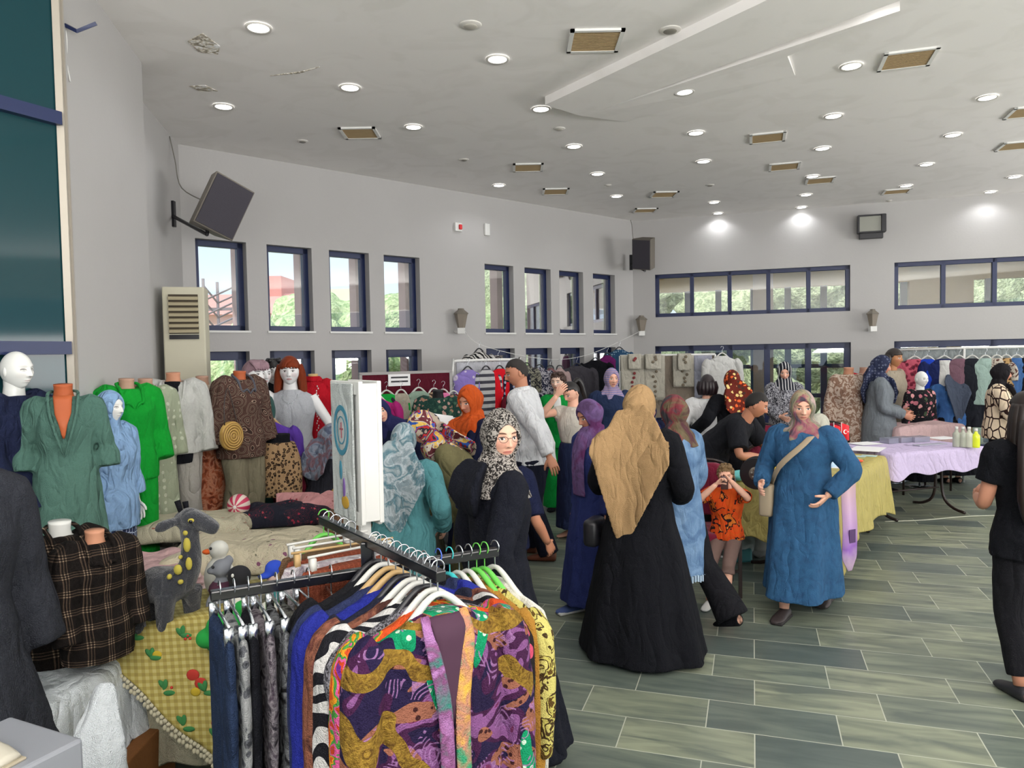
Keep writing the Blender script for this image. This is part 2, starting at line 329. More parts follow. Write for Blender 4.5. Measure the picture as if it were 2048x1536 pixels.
# near left: pier, return and tall dark glazing
kb = np.array([sin(R_(168.12)), cos(R_(168.12))]); PE = atz(283, 125, HC)[:2]; PG = PE+kb*1.68; Lc = pl(7.6); PEb = Lc+kb*2.3
w3 = M(); ob = np.array([-kb[1], kb[0]])*-1
w3.prism([tuple(Lc), tuple(PEb), tuple(PEb+(-.3, -.05)), tuple(Lc+(-.3, -.05))], 0, HC)
obj('wall_side', w3, m_wall, smooth=False, kind='structure')
w4 = M(); w4.prism([tuple(PE), tuple(PG), tuple(PG+(-.55, -.05)), tuple(PE+(-.55, .0))], 0, HC); obj('wall_pier', w4, m_wall, smooth=False, kind='structure')
gd = np.array([sin(R_(208)), cos(R_(208))])
t = NT('dark_teal_glass'); t.color((.010, .046, .055, 1)); t.set('Roughness', .06); t.set('Specular IOR Level', .22); m_teal = t.m
g1 = M(); q = PG+kb*.06; g1.prism([tuple(q), tuple(q+gd*4.4), tuple(q+gd*4.4+(-.06, .03)), tuple(q+(-.06, .03))], 0, HC); dr = obj('window_21', g1, m_teal, smooth=False, kind='structure')
fr = M(); nrm = np.array([-gd[1], gd[0]])*1
if nrm[0] < 0: nrm = -nrm
for z in (1.93, 3.17, .8):
    fr.prism([tuple(q+nrm*.0), tuple(q+nrm*.045), tuple(q+gd*4.4+nrm*.045), tuple(q+gd*4.4)], z-.035, z+.035)
obj('window_bar', fr, m_blue, dr, smooth=False)
al = M(); mt_al = mat('anodised_aluminium', 'a39c90', .4, 1.3, metal=.3)
for i in range(3): al.prism([tuple(PG+kb*(.012+i*.022)), tuple(PG+kb*(.030+i*.022)), tuple(PG+kb*(.030+i*.022)+(.035-.01*(i % 2), .01)), tuple(PG+kb*(.012+i*.022)+(.035-.01*(i % 2), .01))], 0, HC)
obj('trim_3', al, mt_al, smooth=False, kind='structure')
# unseen walls of the hexagon, with openings added for the fill lamps
def seg(name, P, Q, holes, th=.25):
    P = np.array(P, float); Q = np.array(Q, float); L = np.linalg.norm(Q-P); d = (Q-P)/L; n_ = np.array([d[1], -d[0]])
    holed_wall(name, lambda u, o: P+d*u+n_*o*-1*sgn, 0, L, HC, holes, th)
sgn = -1
seg('wall_right', pr(9.45), (13.2, -1.5), [(1.5, 10.5, .5, 3.3)])
seg('wall_rear', (13.2, -1.5), (2.6, -4.6), [(1.5, 9.5, .5, 3.3)])
seg('wall_rear_left', (2.6, -4.6), (-4.6, -3.0), [(1.2, 6.4, .1, 3.3)]); seg('wall_entrance', (-4.6, -3.0), (-4.6, 1.0), [])
# ---------------------------------------------------------------- outside
ext = lambda u, o: pl(u, o)
m_brick = mat('pinkish_render', 'a98a85', .9, 1.3, var=3)
for i, (a, b) in enumerate(uw):     # fins standing outside each window
    m = M(); boxl(m, pl, b-.17, b-.06, .45, .62, 0, 4.6)
    tag(obj('facade_fin', m, m_brick, smooth=False), 'pinkish rendered fin standing outside the %s window of the left wall' % ('first', 'second', 'third', 'fourth', 'fifth', 'sixth', 'seventh', 'last')[i], 'pillar', 'fins outside the left wall')
def leafy(name, c, r, mt, label, seed=0, trunk=True):
    rn = random.Random(seed); root = empty(name, (c[0], c[1], 0)); m = M()
    for k in range(9): m.ball((rn.uniform(-.6, .6)*r, rn.uniform(-.6, .6)*r, c[2]+rn.uniform(-.55, .6)*r), r*rn.uniform(.35, .6), 12)
    o = obj('foliage', m, mt, root, vox=r*.07); d = o.modifiers.new('leaves', 'DISPLACE'); d.texture = LEAF; d.strength = r*.22; d.mid_level = .5
    w = M(); tube(w, [(0, 0, 0), (0, 0, c[2])], [r*.12, r*.08]); obj('trunk', w, mat('bark', '6a5a4a', .9, 1), root)
    return tag(root, label, 'tree', 'trees outside the windows')
LEAF = bpy.data.textures.new('leaves', 'CLOUDS'); LEAF.noise_scale = .35; LEAF.noise_depth = 3
def leafmat(n, a, b):
    t = NT(n); t.color(t.ramp(t.noise(5, 5, 1), [(.35, lin(a, 1.2)), (.62, lin(b, 1.2))], 'LINEAR')); t.set('Roughness', .8); t.bump(t.noise(14, 3), 1, .1); return t.m
m_leaf = leafmat('green_leaves', '7f9f60', 'd5e6a8'); m_leaf2 = leafmat('olive_leaves', '8f9a74', 'd5ddb0')
gnd = M(); gnd.prism([tuple(pl(-30, .3)), tuple(pl(40, .3)), tuple(pl(40, 90)), tuple(pl(-30, 90))], -3.2, -3); gnd.prism([tuple(pr(-6, 5)), tuple(pr(40, 5)), tuple(pr(40, 70)), tuple(pr(-6, 70))], -3.2, -3)
tag(obj('outside_ground', gnd, mat('dry_grass_ground', 'a8a583', .9, 1.2, var=1), smooth=False), 'pale dry ground far below outside the windows', 'ground', kind='structure')
def ew(px, py, D): # point seen through the left windows, D metres out
    return at(px, py, D)
def facade(name, label, x0, x1, ytop, D, mt, roof=None, wins=(), zbot=-3, depth=8):
    a = ew(x0, ytop, D); b = ew(x1, ytop, D); root = empty(name, (a[0], D, zbot)); m = M()
    m.box(((b[0]-a[0])/2, depth/2, (a[2]-zbot)/2), (b[0]-a[0], depth, a[2]-zbot)); obj('walls', m, mt, root, smooth=False)
    W_ = b[0]-a[0]; H_ = a[2]-zbot
    if roof:
        r = M(); rz = roof[1]; o = .4
        r.add([(-o, -o, H_), (W_+o, -o, H_), (W_+o, depth, H_), (-o, depth, H_), (W_*.08, depth*.45, H_+rz), (W_*.92, depth*.45, H_+rz)], [(0, 1, 5, 4), (1, 2, 5), (2, 3, 4, 5), (3, 0, 4), (3, 2, 1, 0)]); obj('roof', r, roof[0], root, smooth=False)
    for (u, v, w, h) in wins:
        f = M(); f.box((u*W_, -.03, v*H_), (w, .1, h)); wo = obj('window', f, m_white, root, smooth=False); g = M(); g.box((u*W_, -.09, v*H_), (w*.85, .06, h*.85)); obj('pane', g, mat('far_glass', '8fa0ad', .2, 1), wo, smooth=False)
    return tag(root, label, 'building', 'buildings across the street')
m_red = mat('red_roof_tiles', 'c98a80', .9, 1.5, var=4); m_pk = mat('pink_render', 'd8a79c', .9, 1.4, var=2); m_crm = mat('cream_render', 'e2d6b8', .9, 1.2, var=2)
facade('apartment_building', 'pink apartment block with red mansard roof seen through the first two windows', 330, 640, 632, 34, m_pk, (m_red, 1.25), [(.12, .78, 1.4, 1.1), (.3, .78, 1.4, 1.1), (.5, .78, 1.4, 1.1), (.75, .8, 1.6, 1.2)])
facade('house', 'cream house with white windows seen through the third window', 655, 735, 578, 30, m_crm, None, [(.45, .8, .8, .9), (.75, .8, .8, .9)])
facade('stair_tower', 'red brown stair tower rising behind the pink apartment block', 536, 562, 552, 37, mat('brick_red', 'b7776f', .9, 1.3))
for i, (px, py, D, r, lb) in enumerate([(600, 672, 22, 1.3, 'bushy green tree low in the second window'), (700, 668, 20, 1.2, 'green tree low in the third window'), (795, 665, 18, 1.1, 'pale green tree in the fourth window'), (690, 760, 13, 1.0, 'yellow green bush behind the lower third window'), (440, 755, 15, 1.1, 'pale bush behind the lower first window'), (560, 755, 14, 1.0, 'pale green bush behind the lower second window'), (805, 760, 14, .9, 'yellow green bush behind the lower fourth window'), (980, 668, 24, 1.2, 'distant tree low in the fifth window'), (1075, 755, 20, 1.3, 'green bush beyond the lower far windows of the left wall')]):
    p = at(px, py, D); leafy('garden_tree', (p[0], p[1], p[2]), r, m_leaf, lb, i)
# steel lattice mast and chimney-like solar heater on the roof
p = at(455, 560, 30); m = M(); h = p[2]+3; q0 = at(455, 655, 30)
for sx in (-.7, .7):
    for sy in (-.7, .7): m.box((sx, sy, h/2), (.09, .09, h))
for k in range(int(h/.6)):
    z = k*.6+.3
    for s_ in (-1, 1):
        tube(m, [(-.7, -.7*s_, z-.3), (.7, -.7*s_, z+.3)], .04, 4, 1); tube(m, [(-.7*s_, -.7, z+.3), (-.7*s_, .7, z-.3)], .04, 4, 1)
    if k % 3 == 2: m.box((0, 0, z), (3.2, .12, .12))
mo = obj('pylon', m, mat('galvanised_steel', '8d7f84', .6, 1), smooth=False); mo.location = (p[0], p[1], -3); tag(mo, 'lattice steel pylon in front of the pink block in the first window', 'pylon')
# gallery beyond the back wall
m_tan = mat('tan_plaster', 'a5875c', .9, 1.6, var=2); m_sash = mat('grey_blue_sash', '3f5068', .5, 1.0)
g = M(); boxl(g, pr, -.3, 11, .24, 3.4, 3.55, 3.7); tag(obj('gallery_ceiling', g, m_tan, smooth=False), 'tan ceiling of the gallery beyond the back wall', 'ceiling', kind='structure')
g = M(); boxl(g, pr, -.3, 11, 3.1, 3.35, 3.12, 3.55); boxl(g, pr, 4.9, 6.0, 3.1, 3.3, 0, 3.55); tag(obj('gallery_beam', g, m_tan, smooth=False), 'tan lintel over the gallery glazing', 'beam', kind='structure')
g = M()
for u in (-.1, .62, 1.25, 1.95, 2.62, 3.3, 3.9, 4.75, 6.2, 6.9, 7.7, 8.4): boxl(g, pr, u, u+.12, 3.1, 3.2, 0, 3.12)
for z in (.9, 1.5): boxl(g, pr, -.3, 11, 3.1, 3.17, z-.04, z+.04)
gw = obj('gallery_glazing', g, m_sash, smooth=False); tag(gw, 'grey blue framed glazing on the far side of the gallery', 'window', kind='structure')
g = M(); boxl(g, pr, 2.0, 2.35, 1.2, 1.5, 0, 3.55); tag(obj('gallery_column', g, mat('pinkish_beige_column', 'b09a8c', .9, 1.3), smooth=False), 'beige column standing in the gallery behind the glass', 'pillar')
for i in range(9):
    q = pr(-6+i*3.6, 12+(i % 3)*4); leafy('garden_tree', (q[0], q[1], 2.3+(i % 2)*.8), 3.1, m_leaf2, ('pale olive tree outside, %s from the left beyond the gallery' % ('first', 'second', 'third', 'fourth', 'fifth', 'sixth', 'seventh', 'eighth', 'ninth')[i]), 20+i)
# ---------------------------------------------------------------- ceiling fittings
m_lamp = mat('lit_diffuser', 'f4fbff', .4, 1, emit=6.0); m_rim = mat('white_rim', 'c9c6c0', .5, 1.2)
def downlight():
    r = empty('downlight'); a = M()
    n = 28
    for r0, r1, z0, z1 in ((.088, .088, -.012, 0),):
        V = []
        for rr, z in ((.072, -.006), (.086, -.012), (.092, 0.)): V += [(rr*cos(2*pi*j/n), rr*sin(2*pi*j/n), z) for j in range(n)]
        a.add(V, [(i*n+j, (i+1)*n+j, (i+1)*n+(j+1) % n, i*n+(j+1) % n) for i in range(2) for j in range(n)])
    obj('rim', a, m_rim, r); b = M(); b.ball((0, 0, -.002), (.073, .073, .012), 20); obj('diffuser', b, m_lamp, r); return r
rows = {'the row nearest the camera': [(517, 54), (995, 117), (1368, 175), (1703, 131), (1975, 194)]}
DL = [((517, 54), 'large one above the peeling plaster'), ((447, 212), 'high near the left corner of the window wall'), ((700, 174), 'between the peeling patch and the square vent'), ((827, 253), 'beside the first square vent'), ((995, 117), 'left of the dropped band'), ((1082, 217), 'by the tip of the dropped band'), ((1148, 292), 'past the tip of the dropped band'), ((998, 370), 'closest to the middle of the left wall'), ((1195, 347), 'right of the second vent'), ((1233, 392), 'nearest the far corner on the left side'), ((1368, 175), 'inside the wedge that stands in for a light patch'), ((1392, 265), 'behind the wedge that stands in for a light patch'), ((1407, 322), 'halfway to the far corner'), ((1428, 404), 'second from the back wall above the far speaker'), ((1436, 426), 'hard against the back wall by the far corner'), ((1703, 131), 'left of the large right vent'), ((1667, 231), 'right of the wide central vent'), ((1645, 296), 'above the small pair of vents'), ((1625, 352), 'touching the edge of a vent'), ((1612, 389), 'near the back wall in the centre'), ((1603, 414), 'washing the back wall above the long window'), ((1975, 194), 'upper right, below the faint patch'), ((1906, 269), 'right side, third from the back wall'), ((1853, 328), 'right side above the floodlight'), ((1812, 371), 'close above the black floodlight'), ((2029, 353), 'at the right edge of the picture'), ((1981, 383), 'washing the back wall at the right'), ((1742, 0), 'cut by the top edge of the picture')]
d0 = downlight(); first = True
def lamp_at(p):
    light('downlight_beam', 'SPOT', (p[0], p[1], HC-.03), (0, 0, 0), LAMP_W*10, (.97, .98, 1), spot_size=R_(150), spot_blend=.6, shadow_soft_size=.06)
for (q, lb) in DL:
    p = atz(q[0], q[1], HC); o = d0 if first else copy_tree(d0); first = False; o.location = (p[0], p[1], HC-.004)
    if q == (1368, 175): o.location.z = HC-.035
    tag(o, 'round glowing ceiling downlight, '+lb, 'ceiling light', 'round ceiling downlights'); lamp_at(p)
for p in [(-1.1, 3.3), (.55, 3.0), (2.0, 3.7), (3.6, 3.6), (5.2, 4.6), (6.0, 5.6), (1.2, .6), (3.2, .4), (-.9, .8), (5.4, 1.6), (6.7, 7.4), (8.2, 8.4), (8.3, 5.4)]: lamp_at(p)
def vent(px, py, w, h, label, rz):
    p = atz(px, py, HC); r = empty('ceiling_vent', (p[0], p[1], HC), rz); a = M()
    for s_ in (-1, 1): a.box((s_*w/2, 0, -.008), (.03, h+.03, .016)); a.box((0, s_*h/2, -.008), (w+.03, .03, .016))
    obj('frame', a, m_white, r, smooth=False); b = M(); b.box((0, 0, -.002), (w, h, .004)); obj('backing', b, mat('vent_dark', '3a2f22', .9, 1), r, smooth=False)
    c = M(); n = 14
    for i in range(n): c.box((0, -h/2+h*(i+.5)/n, -.008), (w, h/n*.45, .008))
    obj('slats', c, mat('brown_slats', '9a8460', .7, 1.2), r, smooth=False); tag(r, label, 'vent', 'ceiling vents')
for px, py, w, h, lb in [(1190, 80, .36, .36, 'largest square vent, brown slats, above the dropped band'), (1815, 117, .36, .36, 'square slatted vent at the upper right beside a downlight'), (720, 265, .34, .34, 'square slatted vent above the left window wall'), (1056, 334, .34, .34, 'slatted vent above the fifth window'), (1111, 382, .34, .34, 'small slatted vent near the far left wall'), (1290, 420, .34, .3, 'vent closest to the far corner'), (1328, 388, .34, .34, 'vent with a broken slat near the far corner'), (1535, 274, .34, .34, 'wide framed vent in the middle of the ceiling'), (1569, 332, .34, .34, 'second vent behind the central one'), (1640, 360, .34, .34, 'vent just under a downlight in the centre right'), (1793, 382, .34, .3, 'vent just above the black floodlight'), (2035, 290, .34, .34, 'vent cut by the right edge'), (2060, 222, .34, .34, 'upper vent barely showing at the right edge')]:
    vent(px, py, w, h, lb, -R_(18) if px > 1400 else -R_(0))
def detector(px, py, r_, label, dark):
    p = atz(px, py, HC); r = empty('ceiling_speaker', (p[0], p[1], HC)); a = M(); a.ball((0, 0, 0), (r_, r_, .014), 24); obj('housing', a, m_rim, r); b = M(); b.ball((0, 0, -.009), (r_*.62, r_*.62, .012), 20)
    obj('grille', b, mat('grey_mesh' if dark else 'pale_mesh', '77746c' if dark else 'a9a59c', .5, 1.2), r); tag(r, label, 'ceiling speaker', 'small round ceiling fittings')
for px, py, r_, lb, dk in [(941, 50, .08, 'unlit round fitting with a dark ring near the top', 0), (1340, 60, .08, 'round recessed fitting with a metal reflector', 1), (605, 282, .06, 'grey round grille left of the square vent', 1), (928, 319, .06, 'grey round grille left of the second vent', 1), (1119, 257, .06, 'white round detector by the dropped band', 0), (1420, 370, .06, 'dark marked round grille in mid ceiling', 1), (1216, 370, .05, 'faint white round fitting near the far wall', 0), (1778, 401, .05, 'faint flat fitting by the back wall', 0)]: detector(px, py, r_, lb, dk)
# peeling plaster patches on the ceiling
t = NT('flaking_plaster'); t.color(t.ramp(t.noise(14, 5, 2), [(.4, lin('8d8678', 1.2)), (.5, lin('c9c3b6', 1.3)), (.6, lin('efece4', 1.3))], 'LINEAR')); t.set('Roughness', .9); t.bump(t.noise(20, 4), 1, .02)
for i, (pts, lb) in enumerate([([(375, 82), (405, 66), (440, 92), (436, 108), (398, 104)], 'flaking plaster patch, larger, under the first downlight'), ([(378, 172), (410, 170), (436, 182), (400, 182)], 'thin flaking plaster patch nearer the left corner'), ([(540, 151), (600, 143), (640, 133), (600, 146)], 'long thin crack in the ceiling plaster')]):
    a = M(); P = [q2(x, y) for x, y in pts]; P = P if sum((P[j-1][0]*P[j][1]-P[j][0]*P[j-1][1]) for j in range(len(P))) > 0 else P[::-1]; a.prism(P, HC-.004, HC+.01); tag(obj('plaster_patch', a, t.m, smooth=False), lb, 'plaster', 'damaged plaster on the ceiling')
# ---------------------------------------------------------------- figures
def skin_mat(name, tone, lips='a85a55', brow='3a2820', iris='2c1c14', k=1.45, rough=.5, plain=False, white='e8e4e0'):
    if ('s', name) in MATS: return MATS[('s', name)]
    t = NT(name); hp = t.n('Attribute', attribute_name='hp').outputs['Vector']; s = t.n('SeparateXYZ', {0: hp}); ax = t.math('ABSOLUTE', s.outputs[0]); z = s.outputs[2]
    front = t.math('LESS_THAN', s.outputs[1], -.035)
    def ell(cx, cz, rx, rz, arch=0):
        zz = t.math('SUBTRACT', z, cz)
        if arch: zz = t.math('ADD', zz, t.math('MULTIPLY', t.math('POWER', t.math('SUBTRACT', ax, cx), 2.), arch))
        a = t.math('POWER', t.math('DIVIDE', t.math('ABSOLUTE', t.math('SUBTRACT', ax, cx)), rx), 2.); b = t.math('POWER', t.math('DIVIDE', t.math('ABSOLUTE', zz), rz), 2.)
        return t.math('MULTIPLY', t.math('LESS_THAN', t.math('ADD', a, b), 1.), front)
    c = lin(tone, k); base = t.mix(t.noise(9, 2), tuple(x*.9 for x in c[:3])+(1,), tuple(min(.9, x*1.08) for x in c[:3])+(1,))
    if not plain:
        base = t.mix(t.math('MULTIPLY', ell(.037, -.028, .022, .02), .22), base, lin(lips, k))
        base = t.mix(t.math('MULTIPLY', ell(0, -.0605, .022, .0082, 4), .7), base, lin(lips, k)); base = t.mix(ell(0, -.0605, .02, .0010, 2), base, lin('5a2a28', k))
        base = t.mix(t.math('MULTIPLY', ell(.032, .026, .021, .0042, 9), .85), base, lin(brow, k))
        base = t.mix(t.math('MULTIPLY', ell(.031, .003, .0155, .0085), .55), base, lin('5a3a30', k))
        base = t.mix(ell(.031, .001, .0128, .0052), base, lin(white, 1.0)); base = t.mix(ell(.031, .0015, .0056, .0052), base, lin(iris, 1)); base = t.mix(ell(.031, .0078, .0145, .0016, 8), base, lin('1c1210', 1))
        base = t.mix(t.math('MULTIPLY', ell(.009, -.036, .004, .0022), .7), base, lin('4a2a22', k))
    t.color(base); t.set('Roughness', rough); t.set('Specular IOR Level', .3)
    if not plain: t.set('Subsurface Weight', 0.0)
    MATS[('s', name)] = t.m; return t.m
def Rm(yaw=0, pitch=0, tilt=0):
    y, p, r = R_(yaw), R_(pitch), R_(tilt)     # pitch > 0 looks down (towards -Y front dropping), tilt > 0 leans to +X
    Z = np.array([[cos(y), -sin(y), 0], [sin(y), cos(y), 0], [0, 0, 1]]); X = np.array([[1, 0, 0], [0, cos(p), -sin(p)], [0, sin(p), cos(p)]]); Yr = np.array([[cos(r), 0, sin(r)], [0, 1, 0], [-sin(r), 0, cos(r)]])
    return Z@Yr@X
def head_pts(nu=52, nv=40, K=1.0, mask=None, inset=.55, back=0):
    u = np.arange(nu)/nu; u = 2*pi*u-.55*np.sin(2*pi*u); v = np.arange(1, nv)/nv; v = pi*v+.26*np.sin(2*pi*v)
    U, V = np.meshgrid(u, v); d = np.stack([np.sin(V)*np.sin(U), -np.sin(V)*np.cos(U), np.cos(V)], -1).reshape(-1, 3)
    d = np.vstack([[0, 0, 1], d, [0, 0, -1]]); p = d*(.077, .094, .113)
    n = nu; F = [(0, 1+(j+1) % n, 1+j) for j in range(n)]+[(1+i*n+j, 1+i*n+(j+1) % n, 1+(i+1)*n+(j+1) % n, 1+(i+1)*n+j) for i in range(nv-2) for j in range(n)]
    b = 1+(nv-2)*n; F += [(b+j, b+(j+1) % n, len(p)-1) for j in range(n)]
    x, y, z = p.T.copy(); t = np.clip(-z/.116, 0, 1); x *= 1-.27*t**1.7; y = np.where(y > 0, y*(1-.22*t), y*(1-.10*t**2)); 
    if K == 1.0:
        w = np.clip((-y-.01)/.04, 0, 1); ax = abs(x); G = lambda a, b: np.exp(-(a/b)**2); f = np.zeros_like(x)
        ramp = np.clip((.018-z)/.048, 0, 1)*np.clip((z+.046)/.012, 0, 1)
        f += .023*ramp*G(x, .0105)+.008*G(ax-.012, .007)*G(z+.032, .009)-.010*G(ax-.031, .018)*G(z-.006, .013)+.0065*G(ax-.031, .011)*G(z-.002, .0075)
        f += .004*G(ax-.028, .024)*G(z-.030, .009)+.0075*G(x, .022)*(G(z+.0555, .005)+G(z+.0665, .0055))-.002*G(x, .024)*G(z+.0608, .002)+.010*G(x, .022)*G(z+.098, .016)+.004*G(ax-.042, .02)*G(z+.022, .024)
        f -= .004*G(ax-.05, .02)*G(z+.06, .02)
        y = y-f*w
    else:
        x *= K; y *= K; z *= K
        if back: y = np.where(y > 0, y*(1+back*np.exp(-((z-.01)/.06)**2)), y)
        if mask is not None:
            k = mask(x, y, z); s = 1-(1-inset)*k; x, y, z = x*s, y*s, z*s
    return np.stack([x, y, z], 1), F
def add_head(m, C, R, sc=1.0, hi=False, ears=True):
    p, F = head_pts(84 if hi else 52, 64 if hi else 40); m.add((p*sc)@R.T+C, F, 0, p)
    if ears:
        for s in (-1, 1): m.ball(np.array((s*.073, .008, -.008))*sc@R.T+C, np.array((.010, .018, .030))*sc, 10, rot=R@Rm(s*25))
def face_mask(ox=.058, zt=.068, zb=-.104, ymax=-.02):
    def f(x, y, z):
        zc = (zt+zb)/2; h = (zt-zb)/2; q = (x/ox)**2+((z-zc)/h)**2
        return np.where(y < ymax, np.clip((1.08-q)/.12, 0, 1), 0)
    return f
def hair_mask(fringe=.062, side=-.035, nape=-.09, yf=-.02):
    def f(x, y, z):
        lo = np.interp(y, [-.11, yf, .02, .09], [fringe, fringe-.012, side, nape]); lo = lo+.005*np.sin(x*260+1)+.004*np.sin(y*330+x*120); q = np.clip((lo-z)/.008, 0, 1)
        return q
    return f
def hand(m, w, d, nr, curl=.35, s=1, side=1, spread=.1, mi=0):
    d = unit(d); nr = unit(np.array(nr)-d*(np.array(nr)@d)); t = np.cross(d, nr)*side; P = lambda a, b, c: w+(d*a+t*b+nr*c)*s
    sweep(m, [tuple(P(a, 0, 0))+(rx*s, ry*s) for a, rx, ry in ((-.02, .024, .019), (.01, .028, .017), (.045, .040, .015), (.085, .039, .012), (.092, .03, .008))], 12, 2, tuple(t), mi=mi)
    for i in range(4):
        L = (.068, .078, .072, .056)[i]*s; p = P(.082-(i == 3)*.006, .029-.0195*i, 0); pts = [P(.06, .026-.0175*i, 0), p]; a = 0; dr0 = unit(d+t*spread*(1.5-i)*.5)
        for k, q in enumerate((.45, .3, .25)): a += curl*(.6, 1.1, .9)[k]; p = p+(dr0*cos(a)+nr*sin(a))*L*q; pts.append(p)
        tube(m, pts, [.0085*s, .0092*s, .0085*s, .0078*s, .0062*s], 7, 1, mi)
    b = P(.02, .022, .004); pts = [b]
    for k, (a, l) in enumerate(((.75, .034), (.55, .028), (.3, .022))): b = b+unit(d*(1-a*.4)+t*a+nr*(.35+curl*.5*k))*l*s; pts.append(b)
    tube(m, pts, [.0135*s, .0115*s, .010*s, .0075*s], 8, 1, mi)
def ik(a, b, l1, l2, pole):
    a, b = np.array(a, float), np.array(b, float); v = b-a; L = np.linalg.norm(v)
    if L > (l1+l2)*.995: b = a+v*((l1+l2)*.995/L); v = b-a; L = np.linalg.norm(v)
    x = (l1*l1-l2*l2+L*L)/(2*L); h = math.sqrt(max(0, l1*l1-x*x)); u = v/L; p = np.array(pole, float); p = unit(p-u*(p@u)); return a+u*x+p*h, b
class Fig:
    """A posed figure 1.65 m tall before scaling; local front is -Y. A is the +X arm and leg, B the -X one."""
    def __init__(s, name, x, y, yaw, H=1.6, lean=0, side=0, sit=None, head=(0, 0, 0), A=None, B=None, legs=None, skin=None, fat=1.0, headless=False, near=False, z0=0, curl=(.4, .4), palm=None, pole=None, neckmat=None, noarms=False, bodyname='body', neckup=0, standpole=False, hipx=0, bust=False):
        s.sc = H/1.65; s.root = empty(name, (x, y, z0), R_(yaw)); s.root.scale = (s.sc,)*3; s.near = near; s.vox = .010 if near else .014; s.fat = fat
        hz = .86 if sit is None else sit/s.sc+.10; s.hip = np.array([hipx, 0, hz]); l = R_(lean); sd = R_(side); s.lean = lean
        s.up = unit([sin(sd), -sin(l), cos(l)*cos(sd)]); lo = unit([sin(sd)*.6, -sin(l*.7), cos(l*.7)]); s.waist = s.hip+.15*lo; s.neck = s.waist+.37*s.up
        s.nd = unit(s.up+np.array([0, -.10, .7 if lean > 15 else .2])); s.head = s.neck+s.nd*.155+np.array([0, -.012, 0]); s.Rh = Rm(*head) if len(head) == 3 else Rm()
        s.fw = np.cross(s.up, (1, 0, 0)); s.fw = unit(s.fw)*-1
        if s.fw[1] > 0: s.fw = -s.fw
        s.sh = {1: s.neck-.055*s.up+np.array([.165*min(1.12, fat), 0, 0]), -1: s.neck-.055*s.up+np.array([-.165*min(1.12, fat), 0, 0])}
        s.el = {}; s.wr = {}; pole = pole or {}
        for k, q in ((1, A), (-1, B)):
            tgt = np.array(q if q is not None else (k*.25*min(1.15, fat), -.03, s.sh[k][2]-.535)); s.el[k], s.wr[k] = ik(s.sh[k], tgt, .285, .245, pole.get(k, (k*.5, .9, -.4)))
        legs = legs or {}; s.kn = {}; s.an = {}; s.ft = {}
        for k in (1, -1):
            f = legs.get(k, (k*.09, 0.02 if sit is None else -.48, 0)); hipj = s.hip+np.array([k*.085, 0, -.03]); an = np.array([f[0], f[1], .075+f[2]]); _d = np.linalg.norm(hipj-an)*1.012; _s = min(.81, _d) if sit is None else .81; s.kn[k], s.an[k] = ik(hipj, an, .41*_s/.81, .40*_s/.81, (k*.05, -1, .15 if sit is None else .8)); s.ft[k] = f[2]
        s.skin = skin; m = M(); s.body = None; nc = 18
        if not headless: add_head(m, s.head, s.Rh, 1.0, near)
        top = s.head+s.Rh@np.array([0, .018, -.03]) if not headless else s.neck+s.nd*(.085+neckup)
        sweep(m, [tuple(s.neck-.06*s.up)+(.075, .055), tuple(s.neck)+(.062, .056), tuple((s.neck+top)/2)+(.053, .055), tuple(top)+(.056, .058)], nc, 3)
        T = s.torso(.88, .0); sweep(m, T, nc, 3)
        if not noarms:
            for k in (1, -1):
                d = unit(s.wr[k]-s.el[k]); tube(m, [s.sh[k], (s.sh[k]+s.el[k])/2, s.el[k], s.el[k]*.55+s.wr[k]*.45, s.wr[k]+d*.012], [.043, .042, .036, .036, .024], 12, 3)
                pn = (palm or {}).get(k, (-k, -.3, 0)); hand(m, s.wr[k]+d*.015, d if not (palm or {}).get(('d', k)) else palm[('d', k)], pn, curl[0] if k == 1 else curl[1], 1.0, -k)
        if not standpole and not bust:
            for k in (1, -1):
                hj = s.hip+np.array([k*.085, 0, -.02]); tube(m, [hj, hj*.5+s.kn[k]*.5, s.kn[k], s.kn[k]*.6+s.an[k]*.4+(0, .012, 0), s.an[k]], [.075, .068, .05, .048, .034], 12, 3)
                s.foot(m, k, .0)
        s.body = obj(bodyname, m, skin, s.root)
        if standpole:
            q = M(); zf = -z0/s.sc; q.box((0, .0, zf+.01), (.30, .30, .02)); tube(q, [(0, 0, zf), (0, 0, s.hip[2]-.05)], .014, 8, 1); obj('stand', q, m_chrome, s.root)
    def foot(s, m, k, g, mi=0):
        a = s.an[k]; h = s.ft[k]; p = R_(min(50, h*260)); c, sn = cos(p), sin(p)
        P = lambda y, z: (a[0]+k*.012*(-y/.15), a[1]+y*c+(z)*sn*-1*.5, a[2]-.0+z*c+y*sn)
        sweep(m, [P(.055, -.035)+(.026+g, .03+g), P(.03, -.035)+(.034+g, .038+g), P(-.04, -.042)+(.038+g, .032+g), P(-.11, -.052)+(.044+g, .02+g*.8), P(-.16, -.057)+(.034+g, .013+g*.7), P(-.175-g, -.058)+(.015, .008)], 12, 2, (1, 0, 0), mi=mi)
    def torso(s, g=1.0, pad=.012, hem=None, hipw=1.0):
        f = s.fat; up = s.up; n = s.neck; r = [(n+.005*up, .072, .062), (n-.018*up, .115, .075), (n-.05*up, .168, .09), (n-.10*up, .188, .108), (n-.18*up+s.fw*.01, .178, .13), (n-.27*up+s.fw*.005, .158, .118)]
        a = .5*s.waist+.5*(n-.37*up); r += [(a, .146*f, .112*f), (s.waist*.4+s.hip*.6, .17*f, .13*f), (s.hip+(0, 0, -.03), .178*f*hipw, .138*f*hipw), (s.hip+(0, 0, -.10), .16*f, .12*f)]
        return [tuple(p)+(x*g*(f**.4)+pad, y*g*(f**.4)+pad) for p, x, y in r]
